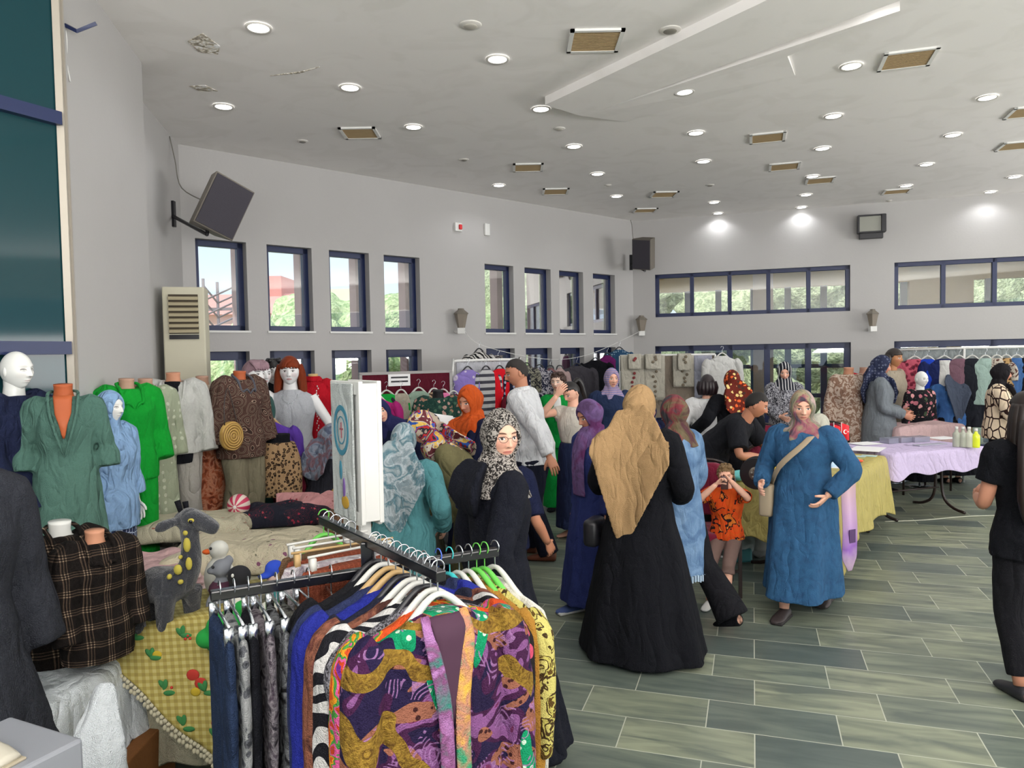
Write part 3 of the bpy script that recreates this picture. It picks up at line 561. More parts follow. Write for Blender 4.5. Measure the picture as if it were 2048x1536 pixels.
    def sleeve(s, m, k, L=1.0, r0=.066, r1=.05, pad=.0, cuff=None):
        a, b, c = s.sh[k], s.el[k], s.wr[k]; pts = [a+(-k*.05, 0, -.005), a+(k*.005, 0, 0)*1, a*.5+b*.5]; rr = [r0*.95, r0*1.02, r0]
        if L > .5: pts += [b, b*.5+c*.5]; rr += [r0*.86, (r0*.8+r1)/2]; e = b+(c-b)*min(1, (L-.5)*2); pts = pts[:4]+([b*.6+e*.4] if L > .7 else [])+[e]; rr = rr[:4]+([r1*1.08] if L > .7 else [])+[r1 if cuff is None else cuff]
        else: pts = pts[:2]+[a+(b-a)*L, a+(b-a)*(L*2)*.98]; rr = rr[:2]+[r0, r0*.98]
        tube(m, pts, [q+pad for q in rr], 14, 3)
    def top(s, name, mt, L=1.0, hem=.0, pad=.014, r0=.066, r1=.048, wr=.006, flare=0, cuff=None, hipw=1.0, arms=(1, -1)):
        m = M(); T = s.torso(1, pad); q = s.hip+(0, 0, -hem); T = T[:8]+[tuple(s.hip+(0, 0, -.0))+(.182*s.fat*hipw+pad, .142*s.fat*hipw+pad)] if hem >= 0 else T[:7]
        if hem > 0: T += [tuple(q)+(.185*s.fat+pad+flare, .145*s.fat+pad+flare)]
        sweep(m, T, 28, 3, amp=.02, nf=7)
        for k in arms: s.sleeve(m, k, L, r0, r1, pad*.4, cuff)
        return obj(name, m, mt, s.root, vox=s.vox, wr=wr)
    def gown(s, name, mt, hem=.06, rx=.30, ry=.26, L=1.0, pad=.02, shift=(0, 0), nf=9, amp=.05, ph=0, r0=.075, r1=.06, sleeves=True, wr=.008, cuff=None, mid=.55, topcut=False, knees=False, arms=(1, -1)):
        m = M(); T = s.torso(1.02, pad); h = s.hip
        if topcut: T = [tuple(s.waist)+(.14*s.fat+pad, .11*s.fat+pad)]+T[7:]
        T = T[:-1]; b = np.array([shift[0], shift[1], hem])
        if knees:
            K = (s.kn[1]+s.kn[-1])/2; An = (s.an[1]+s.an[-1])/2; T = T[:-1]+[tuple(h+(0, .02, -.02))+(.20*s.fat, .17), tuple(h*.5+K*.5+(0, 0, .0))+(.20*s.fat, .10), tuple(K+(0, -.03, 0))+(.19, .10), tuple(K*.5+An*.5)+(.2, .13), (An[0], An[1], hem, rx, ry)]
        else:
            for g in (.35, .7, 1):
                p = h*(1-g)+b*g; w = g**.9; T.append(tuple(p)+((.178*s.fat+pad)*(1-w)+rx*w, (.138*s.fat+pad)*(1-w)+ry*w))
        sweep(m, T, 44, 4, amp=amp, nf=nf, ph=ph, grow=lambda g: max(0, (g-.45)/.55))
        if sleeves:
            for k in arms: s.sleeve(m, k, L, r0, r1, .004, cuff)
        return obj(name, m, mt, s.root, vox=s.vox, wr=wr)
    def trousers(s, mt, r=.085, cuff=.07, wr=.005, name='trousers', short=0, hw=1):
        m = M(); f = s.fat; sweep(m, [tuple(s.hip*.2+s.waist*.8)+(.15*f, .12*f), tuple(s.hip)+(.178*f*hw, .142*f*hw), tuple(s.hip+(0, 0, -.07))+(.165*f*hw, .13*f*hw), tuple(s.hip+(0, 0, -.12))+(.12*f, .09*f)], 24, 3)
        for k in (1, -1):
            hj = s.hip+np.array([k*.085*f, 0, -.03]); e = s.an[k]+(s.kn[k]-s.an[k])*short
            tube(m, [hj, hj*.5+s.kn[k]*.5, s.kn[k], s.kn[k]*.5+e*.5, e+(0, 0, -.02 if not short else 0)], [r*1.12*f, r*1.02*f, r*.86, (r*.8+cuff)/2, cuff], 16, 3)
        return obj(name, m, mt, s.root, vox=s.vox, wr=wr)
    def shoes(s, mt, name='shoe', sole=None):
        for k in (1, -1):
            m = M(); s.foot(m, k, .007); o = obj(name, m, mt, s.root)
            if sole: q = M(); a = s.an[k]; q.box((a[0], a[1]-.055, .012+s.ft[k]*.7), (.085, .25, .022)); obj('sole', q, sole, o, bevel=.008)
    def scarf(s, mt, style='neck', back=.14, K=1.17, mask=None, wr=.004, cape=.06, tip=None, name='headscarf', w=.21, vox=None, under=None, tipx=0):
        mask = mask or face_mask(); p, F = head_pts(60, 44, K, mask, .62, back); m = M(); m.add(p@s.Rh.T+s.head, F)
        up = s.up; hd = s.head+s.Rh@np.array([0, .02, -.075])
        rows = [tuple(hd)+(.076, .074), tuple(hd*.4+s.neck*.6+(0, .0, 0))+(.094, .088), tuple(s.neck+.01*up)+(.122, .10)]
        if cape: rows += [tuple(s.neck-.04*up)+(.178, .112), tuple(s.neck-(.06+cape)*up)+(.20, .135)]
        sweep(m, rows, 30, 4, amp=.05, nf=7, grow=lambda g: .5+g)
        bk = -s.fw
        if style in ('back', 'both'):
            L = tip or .5; q0 = s.head+s.Rh@np.array([0, .085, -.02]); n = s.neck
            sweep(m, [tuple(q0)+(.085, .03), tuple(n+bk*.10+up*.03)+(.155, .03), tuple(n+bk*.135-up*.06)+(w*.95, .028), tuple(n+bk*.16-up*.14)+(w*1.0, .024), tuple(n+bk*.165-up*(.14+(L-.14)*.5)+(tipx*.5, 0, 0))+(w*.55, .018), tuple(n+bk*.15-up*L+(tipx, 0, 0))+(.02, .014)], 40, 4, bow=-.075, amp=.05, nf=6)
        if style in ('front', 'both'):
            L = tip or .35; n = s.neck; f = s.fw
            sweep(m, [tuple(n+f*.06+up*.02)+(.06, .02), tuple(n+f*.11-up*.03)+(.13, .03), tuple(n+f*.15-up*.12)+(w*.75, .022), tuple(n+f*.165-up*L*.7)+(w*.5, .018), tuple(n+f*.16-up*L)+(.02, .012)], 36, 4, bow=.06, amp=.05, nf=5)
        if style == 'tail':   # a loose end hanging in front on one side
            n = s.neck; f = s.fw; L = tip or .4
            sweep(m, [tuple(n+f*.06+up*.05)+(.06, .03), tuple(n+f*.13-up*.05+(.03, 0, 0))+(.075, .03), tuple(n+f*.165-up*.2+(.04, 0, 0))+(.07, .022), tuple(n+f*.16-up*L+(.04, 0, 0))+(.075, .012)], 24, 4, amp=.08, nf=5)
        o = obj(name, m, mt, s.root, vox=vox or (.007 if s.near else .0095), wr=wr)
        if under is not None:
            u = M(); p2, F2 = head_pts(52, 40, 1.09, face_mask(.057, .062, -.11), .6, .1); u.add(p2@s.Rh.T+s.head, F2); obj('underscarf', u, under, s.root)
        return o
    def hair(s, mt, style='short', K=1.10, fringe=.066, side=-.03, nape=-.09, name='hair', back=.06, yf=-.03):
        m = M(); p, F = head_pts(64, 48, K, hair_mask(fringe, side, nape, yf), .75, back); m.add(p@s.Rh.T+s.head, F); H = lambda x, y, z: tuple(s.Rh@np.array([x, y, z])+s.head)
        if style == 'bob':
            for a in range(-4, 5):
                t_ = a/4*1.75; x, y = .083*sin(t_), .030+.065*cos(t_); tube(m, [H(x*.9, y*.9, .04), H(x*1.08, y*1.05, -.03), H(x*1.0, y, -.11)], [.03, .034, .018], 8, 3)
        if style == 'long':
            for a in range(-5, 6):
                t_ = a/5*1.9; x, y = .083*sin(t_), .03+.065*cos(t_); tube(m, [H(x*.85, y*.9, .05), H(x*1.1, y*1.05, -.03), H(x*1.25, y*1.05, -.14), H(x*1.25+.01*sin(a*2), y*1.1, -.27)], [.03, .034, .03, .008], 8, 3)
        if style == 'pony':
            tube(m, [H(0, .085, .06), H(0, .14, .065), H(0, .16, 0), H(.01, .145, -.12), H(.01, .13, -.22)], [.02, .03, .036, .028, .006], 10, 4)
        if style == 'curly':
            rn = random.Random(3)
            for a in range(70):
                t_ = rn.uniform(-2.3, 2.3); z = rn.uniform(-.03, .1); q = math.sqrt(max(.1, 1-(z/.12)**2)); m.ball(H(.082*q*sin(t_), .01+.088*q*cos(t_), z+.01), .022, 8)
            for a in range(14): m.ball(H(rn.uniform(-.06, .06), -.05+rn.uniform(0, .05), .10), .022, 8)
        if style == 'bangs':
            for a in range(-6, 7): tube(m, [H(a*.011, -.03, .115), H(a*.0125, -.085, .085), H(a*.012, -.103, .045-.012*abs(a % 2))], [.014, .013, .006], 6, 3)
        return obj(name, m, mt, s.root, wr=.012 if style in ('short', 'curly') else .006)
    def strap(s, mt, k=1, w=.018, bag=None, bagmt=None, low=.0, name='bag_strap', size=(.24, .09, .16), by=-.02):
        n = s.neck; f = s.fw; b = np.array([-k*.24, by, s.hip[2]+low]) if bag is None else np.array(bag)
        for sg in (1, -1):
            m = M(); sweep(m, [tuple(n+(k*.10, 0, -.005))+(w, .005), tuple(n-.10*s.up+(k*.05, 0, 0)+f*.165*sg)+(w, .005), tuple((n+b)/2+f*.175*sg*1.0+(0, 0, 0))+(w, .005), tuple(b+(0, 0, .08))+(w, .005)], 8, 4, (0, 1, 0) if False else (1, 0, 0)); obj(name, m, mt, s.root)
        q = M(); q.box(b, size); o = obj('bag', q, bagmt or mt, s.root, bevel=.02); return o
    def tag(s, label, cat='person', group=None): tag(s.root, label, cat, group); return s
def glasses(s):
    m = M(); H = lambda x, y, z: s.Rh@np.array([x, y, z])+s.head
    for k in (-1, 1):
        n = 20; tube(m, [H(k*.032+.021*cos(2*pi*i/n), -.104, .000+.014*sin(2*pi*i/n)) for i in range(n+1)], .0011, 5, 1); tube(m, [H(k*.053, -.103, .004), H(k*.072, -.07, .006), H(k*.078, .0, .004)], .0013, 5, 2)
    tube(m, [H(-.011, -.104, .003), H(0, -.107, .006), H(.011, -.104, .003)], .0012, 5, 2); return obj('glasses', m, mat('dark_glasses_frame', '3a3030', .3, 1), s.root)
SK = skin_mat('skin_fair', 'c99a84'); SK2 = skin_mat('skin_tan', 'a87660'); SK3 = skin_mat('skin_light', 'd3aa98', lips='b0423f'); SKM = skin_mat('skin_man', 'a06e56', lips='96574a', brow='1c1412')
MW = skin_mat('mannequin_white', 'cfd0cc', lips='cfc8c4', brow='c6c4c0', iris='b9b9b6', k=1.3, rough=.22, white='cfd0cc'); MWP = skin_mat('mannequin_painted', 'd6d2d0', lips='b98484', brow='3a3236', iris='2a2a30', k=1.35, rough=.3)
MO = skin_mat('mannequin_orange', 'b05a34', plain=True, k=1.05); MT = skin_mat('mannequin_tan', 'b98468', plain=True, k=1.15); MT2 = skin_mat('mannequin_beige', '9a7a68', plain=True); MBK = skin_mat('mannequin_black', '1a1a1c', plain=True)
# ---------------------------------------------------------------- people
def place(px, py, Y):          # floor spot and the height reached at that pixel
    p = at(px, py, Y); return p[0], p[1], p[2]
black = cloth('black_fabric', 'plain', ['101116'], k=1.3); blackp = cloth('black_trousers', 'plain', ['17171b'], k=1.3); navy = cloth('navy_fabric', 'plain', ['161b34'], k=1.4)
x, y, h = place(1006, 823, 3.25); f = Fig('person', x-.035, y, 118, h, near=True, skin=SK, head=(-92, 2, 0), fat=.98, legs={1: (.09, -.2, 0), -1: (-.09, -.08, 0)}, A=(.22, -.02, .82), B=(-.19, .05, .83))
f.gown('abaya', cloth('black_abaya', 'plain', ['14161f'], k=1.25), hem=.05, rx=.22, ry=.23, L=1, cuff=.07, amp=.06, shift=(0, -.12), pad=.008, r0=.068); f.scarf(cloth('leopard_scarf', 'flecks', ['23201f', '8f8a84'], 55), 'neck', tip=.3, cape=.05); glasses(f)
m = M(); n = f.neck; sweep(m, [tuple(n+(0, .07, .04))+(.09, .022), tuple(n+(0, .115, -.02))+(.13, .034), tuple(n+(0, .135, -.10))+(.135, .04), tuple(n+(0, .12, -.19))+(.06, .02)], 24, 4, bow=-.07, amp=.08); obj('hood', m, cloth('black_abaya', 'plain', ['14161f']), f.root, vox=.01)
f.shoes(black); f.tag('woman in glasses, leopard print headscarf and long black hooded abaya looking at the camera')
# tan headscarf
p = atz(1283, 1303, .02); f = Fig('person', p[0], p[1], 155, at(1283, 775, p[1])[2], near=True, skin=SK, head=(-18, 6, 0), legs={1: (.09, -.05, 0), -1: (-.09, .12, 0)}, A=(.2, -.22, .98), B=(-.2, -.22, .98), fat=1.05)
f.gown('abaya', black, hem=.03, rx=.40, ry=.33, amp=.05, nf=7, cuff=.08, shift=(0, -.02)); f.scarf(cloth('tan_crepe', 'plain', ['a58660'], k=1.2, fold=.45), 'back', tip=.66, w=.235, tipx=.07, cape=.12, K=1.2)
f.shoes(mat('beige_shoe_leather', '9d8f7d', .7)); q = M(); q.box((.30, -.02, .74), (.10, .20, .17)); obj('bag', q, mat('black_leather', '16161a', .4), f.root, bevel=.03); f.tag('woman seen from behind in tan headscarf hanging to the waist and flared black abaya')
# blue coat girl in purple scarf
p = atz(1190, 1222, 0); f = Fig('person', p[0], p[1], -62, at(1200, 800, p[1])[2], near=True, skin=SK2, head=(0, 20, 0), legs={1: (.07, .1, 0), -1: (-.07, -.12, 0)}, A=(.24, -.04, .80), B=(-.22, .0, .80), palm={1: (-1, 0, 0)}, curl=(.9, .9), fat=.95)
f.gown('coat', cloth('royal_blue_coat', 'plain', ['2c3568'], k=1.35), hem=.10, rx=.26, ry=.27, amp=.04, cuff=.055); f.scarf(cloth('purple_scarf', 'smooth', ['463350', '66507a', '5a2f58'], 6), 'tail', tip=.45, cape=.07)
f.shoes(mat('blue_trainers', '3a4a78', .7), sole=m_white); f.tag('girl in purple headscarf and long royal blue coat looking down beside the tan headscarf')
# denim jacket, seen from behind
p = atz(1368, 1262, 0); f = Fig('person', p[0], p[1]+.15, -142, at(1350, 793, p[1]+.15)[2], near=True, skin=SK, head=(-5, 5, 0), legs={1: (.08, -.15, .0), -1: (-.09, .40, .07)}, A=(.22, -.12, .85), B=(-.22, -.15, .86))
f.trousers(blackp, .10, .12); f.gown('denim_coat', cloth('washed_denim', 'smooth', ['4a6484', '5a7594', '68829f'], 9), hem=.40, rx=.25, ry=.22, amp=.03); f.scarf(cloth('patchwork_scarf', 'smooth', ['3f3f42', '6f3038', '5d5540', '4a2b33', '5c554c'], 4.5), 'neck', cape=.03)
m = M(); r_ = random.Random(5)
for i in range(70): a = i/70*2*pi; m.box((.25*cos(a), .22*sin(a), .39+r_.uniform(-.01, .005)), (.02, .008, .045), rz=a)
obj('frayed_hem', m, mat('pale_threads', '9fb2c2', .9), f.root, smooth=False); f.shoes(black); f.tag('woman in patchwork coloured headscarf, long washed denim coat and wide black trousers, seen from behind')
# denim dress, walking
p = atz(1608, 1222, 0); dm = cloth('blue_denim_dress', 'smooth', ['2d5074', '30587d', '345d83'], 14, k=1.2); f = Fig('person', p[0], p[1], -38, at(1612, 783, p[1])[2], near=True, skin=SK, head=(22, 6, 0), legs={-1: (-.07, -.24, 0), 1: (.09, .26, .02)}, A=(.22, -.16, .93), B=(-.24, -.22, .98), pole={1: (1, .4, -.3)}, fat=1.14)
f.gown('denim_dress', dm, hem=.17, rx=.27, ry=.42, amp=.07, nf=6, cuff=.055, shift=(0, .01)); f.scarf(cloth('rose_print_scarf', 'smooth', ['4d4550', '8d5560', '8d8268', '6e6f60', 'a08a86'], 5.5), 'neck', cape=.05, K=1.2)
f.strap(mat('beige_canvas', '8f816c', .9), 1, .026, low=-.03, size=(.10, .26, .24)); f.shoes(mat('dark_sandals', '2a2323', .6), 'sandal', sole=mat('dark_sole', '1d1a1a', .8)); f.tag('woman walking in long blue denim hooded dress, floral headscarf, beige crossbody bag and dark sandals')
# right edge figure
p = atz(2018, 1385, 0); f = Fig('person', p[0]+.10, p[1], 178, 1.60, near=True, skin=SK2, head=(10, 0, 0), legs={1: (.09, .08, 0), -1: (-.10, -.1, .02)}, A=(.12, -.27, 1.03), B=(-.2, -.2, 1.0))
f.trousers(blackp, .088, .06, short=.13); f.top('top', black, .3, .10, r0=.07); f.hair(mat('dark_brown_hair', '2c1d18', .45), 'long', K=1.12, side=-.09, back=.1); f.shoes(mat('black_trainers', '1c1c20', .6)); f.tag('person with long dark brown hair and black outfit cut by the right edge')
m = M()
for i in range(9): a = (i-4)*.022; tube(m, [f.neck+(a, .10, .12), f.neck+(a*1.5, .16, -.05), f.neck+(a*1.6, .17, -.28), f.neck+(a*1.3, .15, -.42)], [.03, .035, .03, .008], 7, 3)
obj('hair_length', m, mat('dark_brown_hair', '2c1d18', .45), f.root)
# white shirt man
p = atz(1085, 1112, 0); f = Fig('person', p[0]-.08, p[1], -108, at(1040, 722, p[1])[2]+.03, skin=SKM, near=True, head=(32, 14, 0), lean=9, fat=1.28, legs={1: (.10, .16, 0), -1: (-.10, -.05, 0)}, A=(.30, .24, .86), B=(-.30, -.25, .88), palm={1: (-.6, -.6, .3)}, curl=(.3, .5))
f.trousers(cloth('dark_navy_trousers', 'plain', ['151826'], k=1.2), .10, .085); f.top('shirt', cloth('white_shirt_cotton', 'plain', ['c9cbd0'], k=1.35, fold=.6), 1, .07, r0=.075, r1=.05, hipw=.95); f.hair(mat('greying_dark_hair', '3a3431', .8), 'short', K=1.055, fringe=.075, side=-.015, nape=-.075, back=.02)
m = M(); H = lambda x, y, z: tuple(f.Rh@np.array([x, y, z])+f.head); tube(m, [H(-.026, -.090, -.052), H(0, -.099, -.045), H(.026, -.090, -.052)], [.004, .0065, .004], 8, 3); obj('moustache', m, mat('dark_moustache', '2a211e', .9), f.root)
m = M(); sweep(m, [tuple(f.neck-.01*f.up)+(.085, .072), tuple(f.neck+.035*f.up)+(.07, .066)], 20, 3, cap=False); o = obj('collar', m, cloth('white_shirt_cotton', 'plain', ['c9cbd0']), f.root); so = o.modifiers.new('thick', 'SOLIDIFY'); so.thickness = .008
f.shoes(mat('brown_leather_shoes', '5a3020', .4)); f.tag('man with short dark hair and moustache in white shirt and dark navy trousers')
# man in black polo, half hidden
f = Fig('person', *place(1045, 0, 4.3)[:2], 150, 1.62, skin=SKM, head=(0, 8, 0), lean=4, fat=1.1, A=(.26, -.1, .86), B=(-.3, -.12, .88), near=False); f.root.location.x = at(1035, 768, 4.3)[0]-.12
f.root.scale = (.86, .86, .86); f.trousers(blackp); f.top('polo_shirt', navy, .5, .03); f.hair(mat('dark_hair', '231c1a', .7), 'short', K=1.05, back=.02); f.shoes(black); f.tag('child in dark polo shirt mostly hidden behind the woman in glasses')
# green suit
grn = cloth('emerald_green', 'plain', ['0f8a3a'], k=1.3); p = atz(1120, 1020, 0); f = Fig('person', p[0], p[1], -8, at(1112, 745, p[1])[2], skin=SK3, head=(-15, 0, 0), B=(-.2, -.12, .84), A=(.12, -.24, 1.02), fat=.9)
f.trousers(grn, .095, .12); f.top('blazer', grn, 1, .10, r0=.06); m = M(); sweep(m, [tuple(f.neck+(0, -.10, -.02))+(.035, .012), tuple(f.neck+(0, -.145, -.16))+(.05, .015), tuple(f.neck+(0, -.15, -.30))+(.02, .01)], 12, 3); obj('blouse', m, m_white, f.root); f.hair(mat('dark_brown_curls', '33221c', .6), 'curly', K=1.06); f.shoes(black); f.tag('woman with dark curly hair in emerald green trouser suit')
# ponytail
p = atz(1150, 1075, 0); f = Fig('person', p[0], p[1], -50, at(1152, 762, p[1])[2], skin=SK, head=(0, 28, 0), B=(-.02, -.22, 1.50), A=(.26, -.05, .85), pole={-1: (-.6, -.5, -.8)}, palm={-1: (0, .8, .2)}, fat=.95)
f.gown('skirt', cloth('dark_blue_skirt', 'plain', ['232c4a'], k=1.3), hem=.12, rx=.2, ry=.2, sleeves=False, topcut=True, amp=.03); f.top('tshirt', cloth('white_jersey', 'plain', ['c9c3b8'], k=1.35), .22, -.01, r0=.06); f.hair(mat('black_hair', '201a1a', .4), 'pony', K=1.07); f.tag('woman with black ponytail, hand to her forehead, in white T-shirt and navy skirt')
q = M(); b = f.hip+(.12, .16, .0); q.ball(b, (.14, .09, .11), 16); obj('bag', q, mat('cream_bag', 'b7ab98', .7), f.root)
# woman in blue, lilac hijab at the back
x, y, h = place(1222, 738, 8.6); f = Fig('person', x, y, 5, h, skin=SK, head=(5, 0, 0), fat=1.15); f.gown('tunic', cloth('petrol_navy', 'plain', ['24304d'], k=1.3), hem=.2, rx=.27, ry=.25); f.scarf(cloth('lilac_scarf', 'stripes', ['77729a', '9a8494'], 40), 'neck'); f.tag('woman in navy tunic and lilac striped headscarf facing the camera, before the hanging towels')
x, y, h = place(1297, 766, 9.0); f = Fig('person', x, y, 10, 1.5, sit=.42, skin=SK, head=(10, 0, 0)); f.root.location.z = h-1.24; f.root.location.z = 0; f.gown('coat', navy, hem=.1, knees=True); f.scarf(cloth('navy_scarf', 'plain', ['22244a']), 'neck'); f.tag('seated woman in dark navy headscarf in front of the cream towels')
x, y, h = place(1353, 775, 9.3); f = Fig('person', x, y, 0, 1.5, sit=.42, skin=SK, head=(0, 0, 0)); f.gown('coat', black, hem=.1, knees=True); f.scarf(cloth('black_scarf', 'plain', ['1a181b']), 'neck'); glasses(f); f.tag('seated woman in black headscarf and glasses in front of the cream towels')
# white T-shirt, dark bob hair
x, y, h = place(1415, 750, 8.0); f = Fig('person', x, y, 170, h, skin=SK, head=(-8, 0, 0), fat=1.1, B=(-.42, -.12, 1.12), A=(.25, -.05, .88), pole={-1: (-.3, .5, -1)}, palm={-1: (0, -1, 0)})
f.trousers(cloth('dark_trousers', 'plain', ['1c2230']), .10, .09); f.top('tshirt', cloth('white_tee', 'plain', ['d3d5d8'], k=1.35), .55, .16, pad=.02); f.hair(mat('dark_plum_hair', '2a1a20', .4), 'bob', K=1.12, side=-.08, back=.1); f.shoes(black); f.tag('woman with dark bobbed hair and white T-shirt seen from behind')
x, y, h = place(1466, 742, 7.9); f = Fig('person', x, y, 185, h, skin=SK, head=(-20, 8, 0), fat=1.08, A=(.42, -.05, 1.0), B=(-.25, -.08, .86), palm={1: (0, -1, 0)}); f.gown('coat', black, hem=.12, rx=.28, ry=.25); f.scarf(cloth('orange_print_scarf', 'floral', ['5a2018', 'c9582c', '3c2a24', 'd8b070'], 22), 'back', tip=.25, cape=.03, w=.16); f.tag('woman in orange patterned headscarf and black coat, seen from behind')
# woman in black and white print by the glass doors
x, y, h = place(1568, 725, 9.6); f = Fig('person', x, y, -8, h, skin=SK, head=(-10, 18, 0), A=(.1, -.25, .98), B=(-.1, -.25, .98), fat=.98); f.gown('dress', cloth('white_fleck_dress', 'flecks', ['23232a', '9a9aa0'], 45), hem=.2, rx=.24, ry=.22, r0=.07); f.scarf(cloth('striped_scarf', 'stripex', ['22242c', 'b0b0b0'], 28), 'neck', cape=.02); f.tag('woman in black and white print dress and striped headscarf standing at the glass doors')
# leaning man in black T-shirt
x, y, h = place(1408, 0, 6.75); f = Fig('person', x, y, 58, 1.64, skin=SKM, near=True, lean=47, head=(12, 22, 0), fat=1.12, A=(.1, -.62, .93), B=(-.12, -.52, .92), pole={1: (1, .3, -.5), -1: (-1, .3, -.5)}, curl=(.8, .8), legs={1: (.12, .12, 0), -1: (-.12, .05, 0)})
f.trousers(blackp, .095, .08); f.top('tshirt', cloth('black_tee', 'plain', ['1d1e23'], k=1.2), .42, .05, r0=.078, pad=.02); f.hair(mat('short_black_hair', '1f1815', .7), 'short', K=1.06, fringe=.068, side=-.01, nape=-.075, back=.03); f.shoes(black); f.tag('man in black T-shirt leaning over the yellow table')
# boy with phone
x, y, h = place(1428, 925, 5.5); f = Fig('person', x+.09, y, -28, 1.1, sit=.40, skin=SK, near=True, head=(14, 6, 0), A=(.10, -.22, 1.34), B=(-.06, -.27, 1.30), curl=(.9, .9), pole={1: (1, 0, -1), -1: (-1, 0, -1)})
f.root.location.z = 0; f.top('shirt', cloth('orange_flame_shirt', 'blobs', ['c8501c', 'd9481a', '27181a', 'e0702a'], 9, k=1.4), .4, .04); f.trousers(mat('shorts_cloth', '5d4a44', .9), .08, .075, short=.75); f.hair(mat('sandy_curly_hair', '9a7a50', .8), 'curly', K=1.04)
m = M(); q = f.head+(.03, -.20, -.05); m.box(q, (.078, .012, .155), rz=.4); obj('phone', m, mat('dark_red_phone', '3a1d1c', .35), f.root, bevel=.006); f.shoes(m_white); f.tag('curly haired boy in orange patterned shirt seated and holding up a phone')
# light blue shirt behind
x, y, h = place(1545, 865, 7.0); f = Fig('person', x+.1, y, 100, 1.62, sit=.45, skin=SK, lean=38, head=(0, 20, 0), A=(.2, -.5, .80), B=(-.2, -.5, .80)); f.gown('tunic', cloth('pale_blue_cotton', 'plain', ['9fb6c8'], k=1.4), hem=.3, knees=True); f.scarf(cloth('pale_scarf', 'plain', ['a9a79b']), 'neck'); f.tag('person in pale blue clothes bent over the table, mostly hidden behind the denim dress')
# grey coat
p = atz(1790, 985, 0); x, y, h = place(1758, 712, p[1]-.0); gy = cloth('blue_grey_coat', 'plain', ['6d7378'], k=1.35); f = Fig('person', x, y, 70, h, skin=SK2, head=(-5, 12, 0), fat=1.15, A=(.13, -.24, .98), B=(-.15, -.24, .96), legs={1: (.09, -.05, 0), -1: (-.09, .1, 0)}); f.trousers(mat('grey_trousers', '55565c', .9), .1, .09)
f.gown('coat', gy, hem=.35, rx=.25, ry=.24, amp=.03); f.scarf(cloth('navy_check_scarf', 'rings', ['272c42', '5a5f72'], 30), 'both', tip=.3, w=.15); f.strap(black, -1, .012, (.20, -.06, .98), mat('black_leather', '16161a', .4), size=(.10, .30, .17)); f.shoes(black); f.tag('woman in blue grey coat, dark checked headscarf and black crossbody bag')
# blue denim from behind
p = atz(1903, 965, 0); x, y, h = place(1903, 733, p[1]); f = Fig('person', x, y, 182, h, skin=SK, head=(5, 10, 0), lean=6, fat=1.12, A=(.3, -.2, .94), B=(-.3, -.2, .94)); f.gown('skirt', black, hem=.14, rx=.36, ry=.28, sleeves=False, topcut=True); f.top('denim_shirt', cloth('bright_denim', 'smooth', ['2f4f7c', '385e92'], 7), 1, .10, pad=.025, r0=.078); f.scarf(cloth('slate_scarf', 'plain', ['3b4250']), 'back', tip=.55, w=.17, cape=.02); f.shoes(black, 'boot'); f.tag('woman in blue denim shirt, slate headscarf and black skirt, seen from behind')
# geometric shirt
p = atz(1985, 995, 0); x, y, h = place(1998, 728, p[1]); f = Fig('person', x, y, 55, h, skin=SK2, head=(15, 5, 0), fat=1.08, A=(.2, -.2, .88), B=(-.28, -.25, .86), legs={1: (.09, -.05, 0), -1: (-.09, .1, 0)}); f.trousers(blackp, .09, .08); f.top('shirt', cloth('geometric_shirt', 'geo', ['c5b49c', '2a1a18'], 13), 1, .12, pad=.025, r0=.08, r1=.055); f.scarf(cloth('black_scarf', 'plain', ['1a181b']), 'front', tip=.35, w=.16); f.shoes(mat('cream_shoes', 'b9ab98', .7), sole=m_white); f.tag('woman in black headscarf and cream shirt with brown block outlines holding something red')
m = M(); m.ball(f.wr[-1]+(0, -.07, -.05), (.045, .045, .05), 12); obj('red_item', m, mat('red_plastic', 'a8202a', .5), f.root)
# left group at the textile stall
x, y, h = place(800, 850, 4.45); f = Fig('person', x, y, 172, h, skin=SK, near=True, head=(5, 12, 0), fat=1.12, A=(.22, -.16, .95), B=(-.27, -.10, .92), lean=5)
f.gown('cardigan', cloth('teal_knit', 'plain', ['4f8489'], k=1.35, fold=.5), hem=.28, rx=.27, ry=.24, amp=.03, nf=5, r0=.078); f.scarf(cloth('silver_teal_scarf', 'smooth', ['76858c', 'a3acb0', '4b6d78', '8f9a9e'], 10, rough=.4), 'back', tip=.48, w=.22, cape=.03); f.shoes(black); f.tag('woman in teal cardigan and silvery grey headscarf seen from behind')
x, y, h = place(950, 845, 4.9); f = Fig('person', x+.02, y+.1, -72, 1.60, skin=SK, near=True, lean=40, head=(0, 30, 0), fat=1.1, A=(.2, -.35, .78), B=(-.15, -.40, .78)); f.gown('coat', cloth('khaki_coat', 'plain', ['6a6547'], k=1.35), hem=.3, rx=.26, ry=.23, amp=.03, r0=.078); f.scarf(cloth('colour_print_scarf', 'blobs', ['96887a', '2a2a30', 'a52c30', '2c4f9a', 'c9a552', 'b8b0a4', '5a2a30'], 9), 'back', tip=.22, w=.14, cape=.05); f.tag('woman bending forward in khaki coat and bright multicoloured headscarf')
x, y, h = place(945, 773, 5.7); f = Fig('person', x, y, -48, h, skin=SK2, near=True, head=(8, 13, 0), A=(.1, -.3, .95), B=(-.1, -.3, .95)); f.gown('coat', navy, hem=.1, rx=.26, ry=.24); f.scarf(cloth('burnt_orange_scarf', 'plain', ['b04a1c'], k=1.35, fold=.6), 'front', tip=.34, w=.19, cape=.07, K=1.2); f.tag('woman in burnt orange headscarf and navy coat looking down at papers')
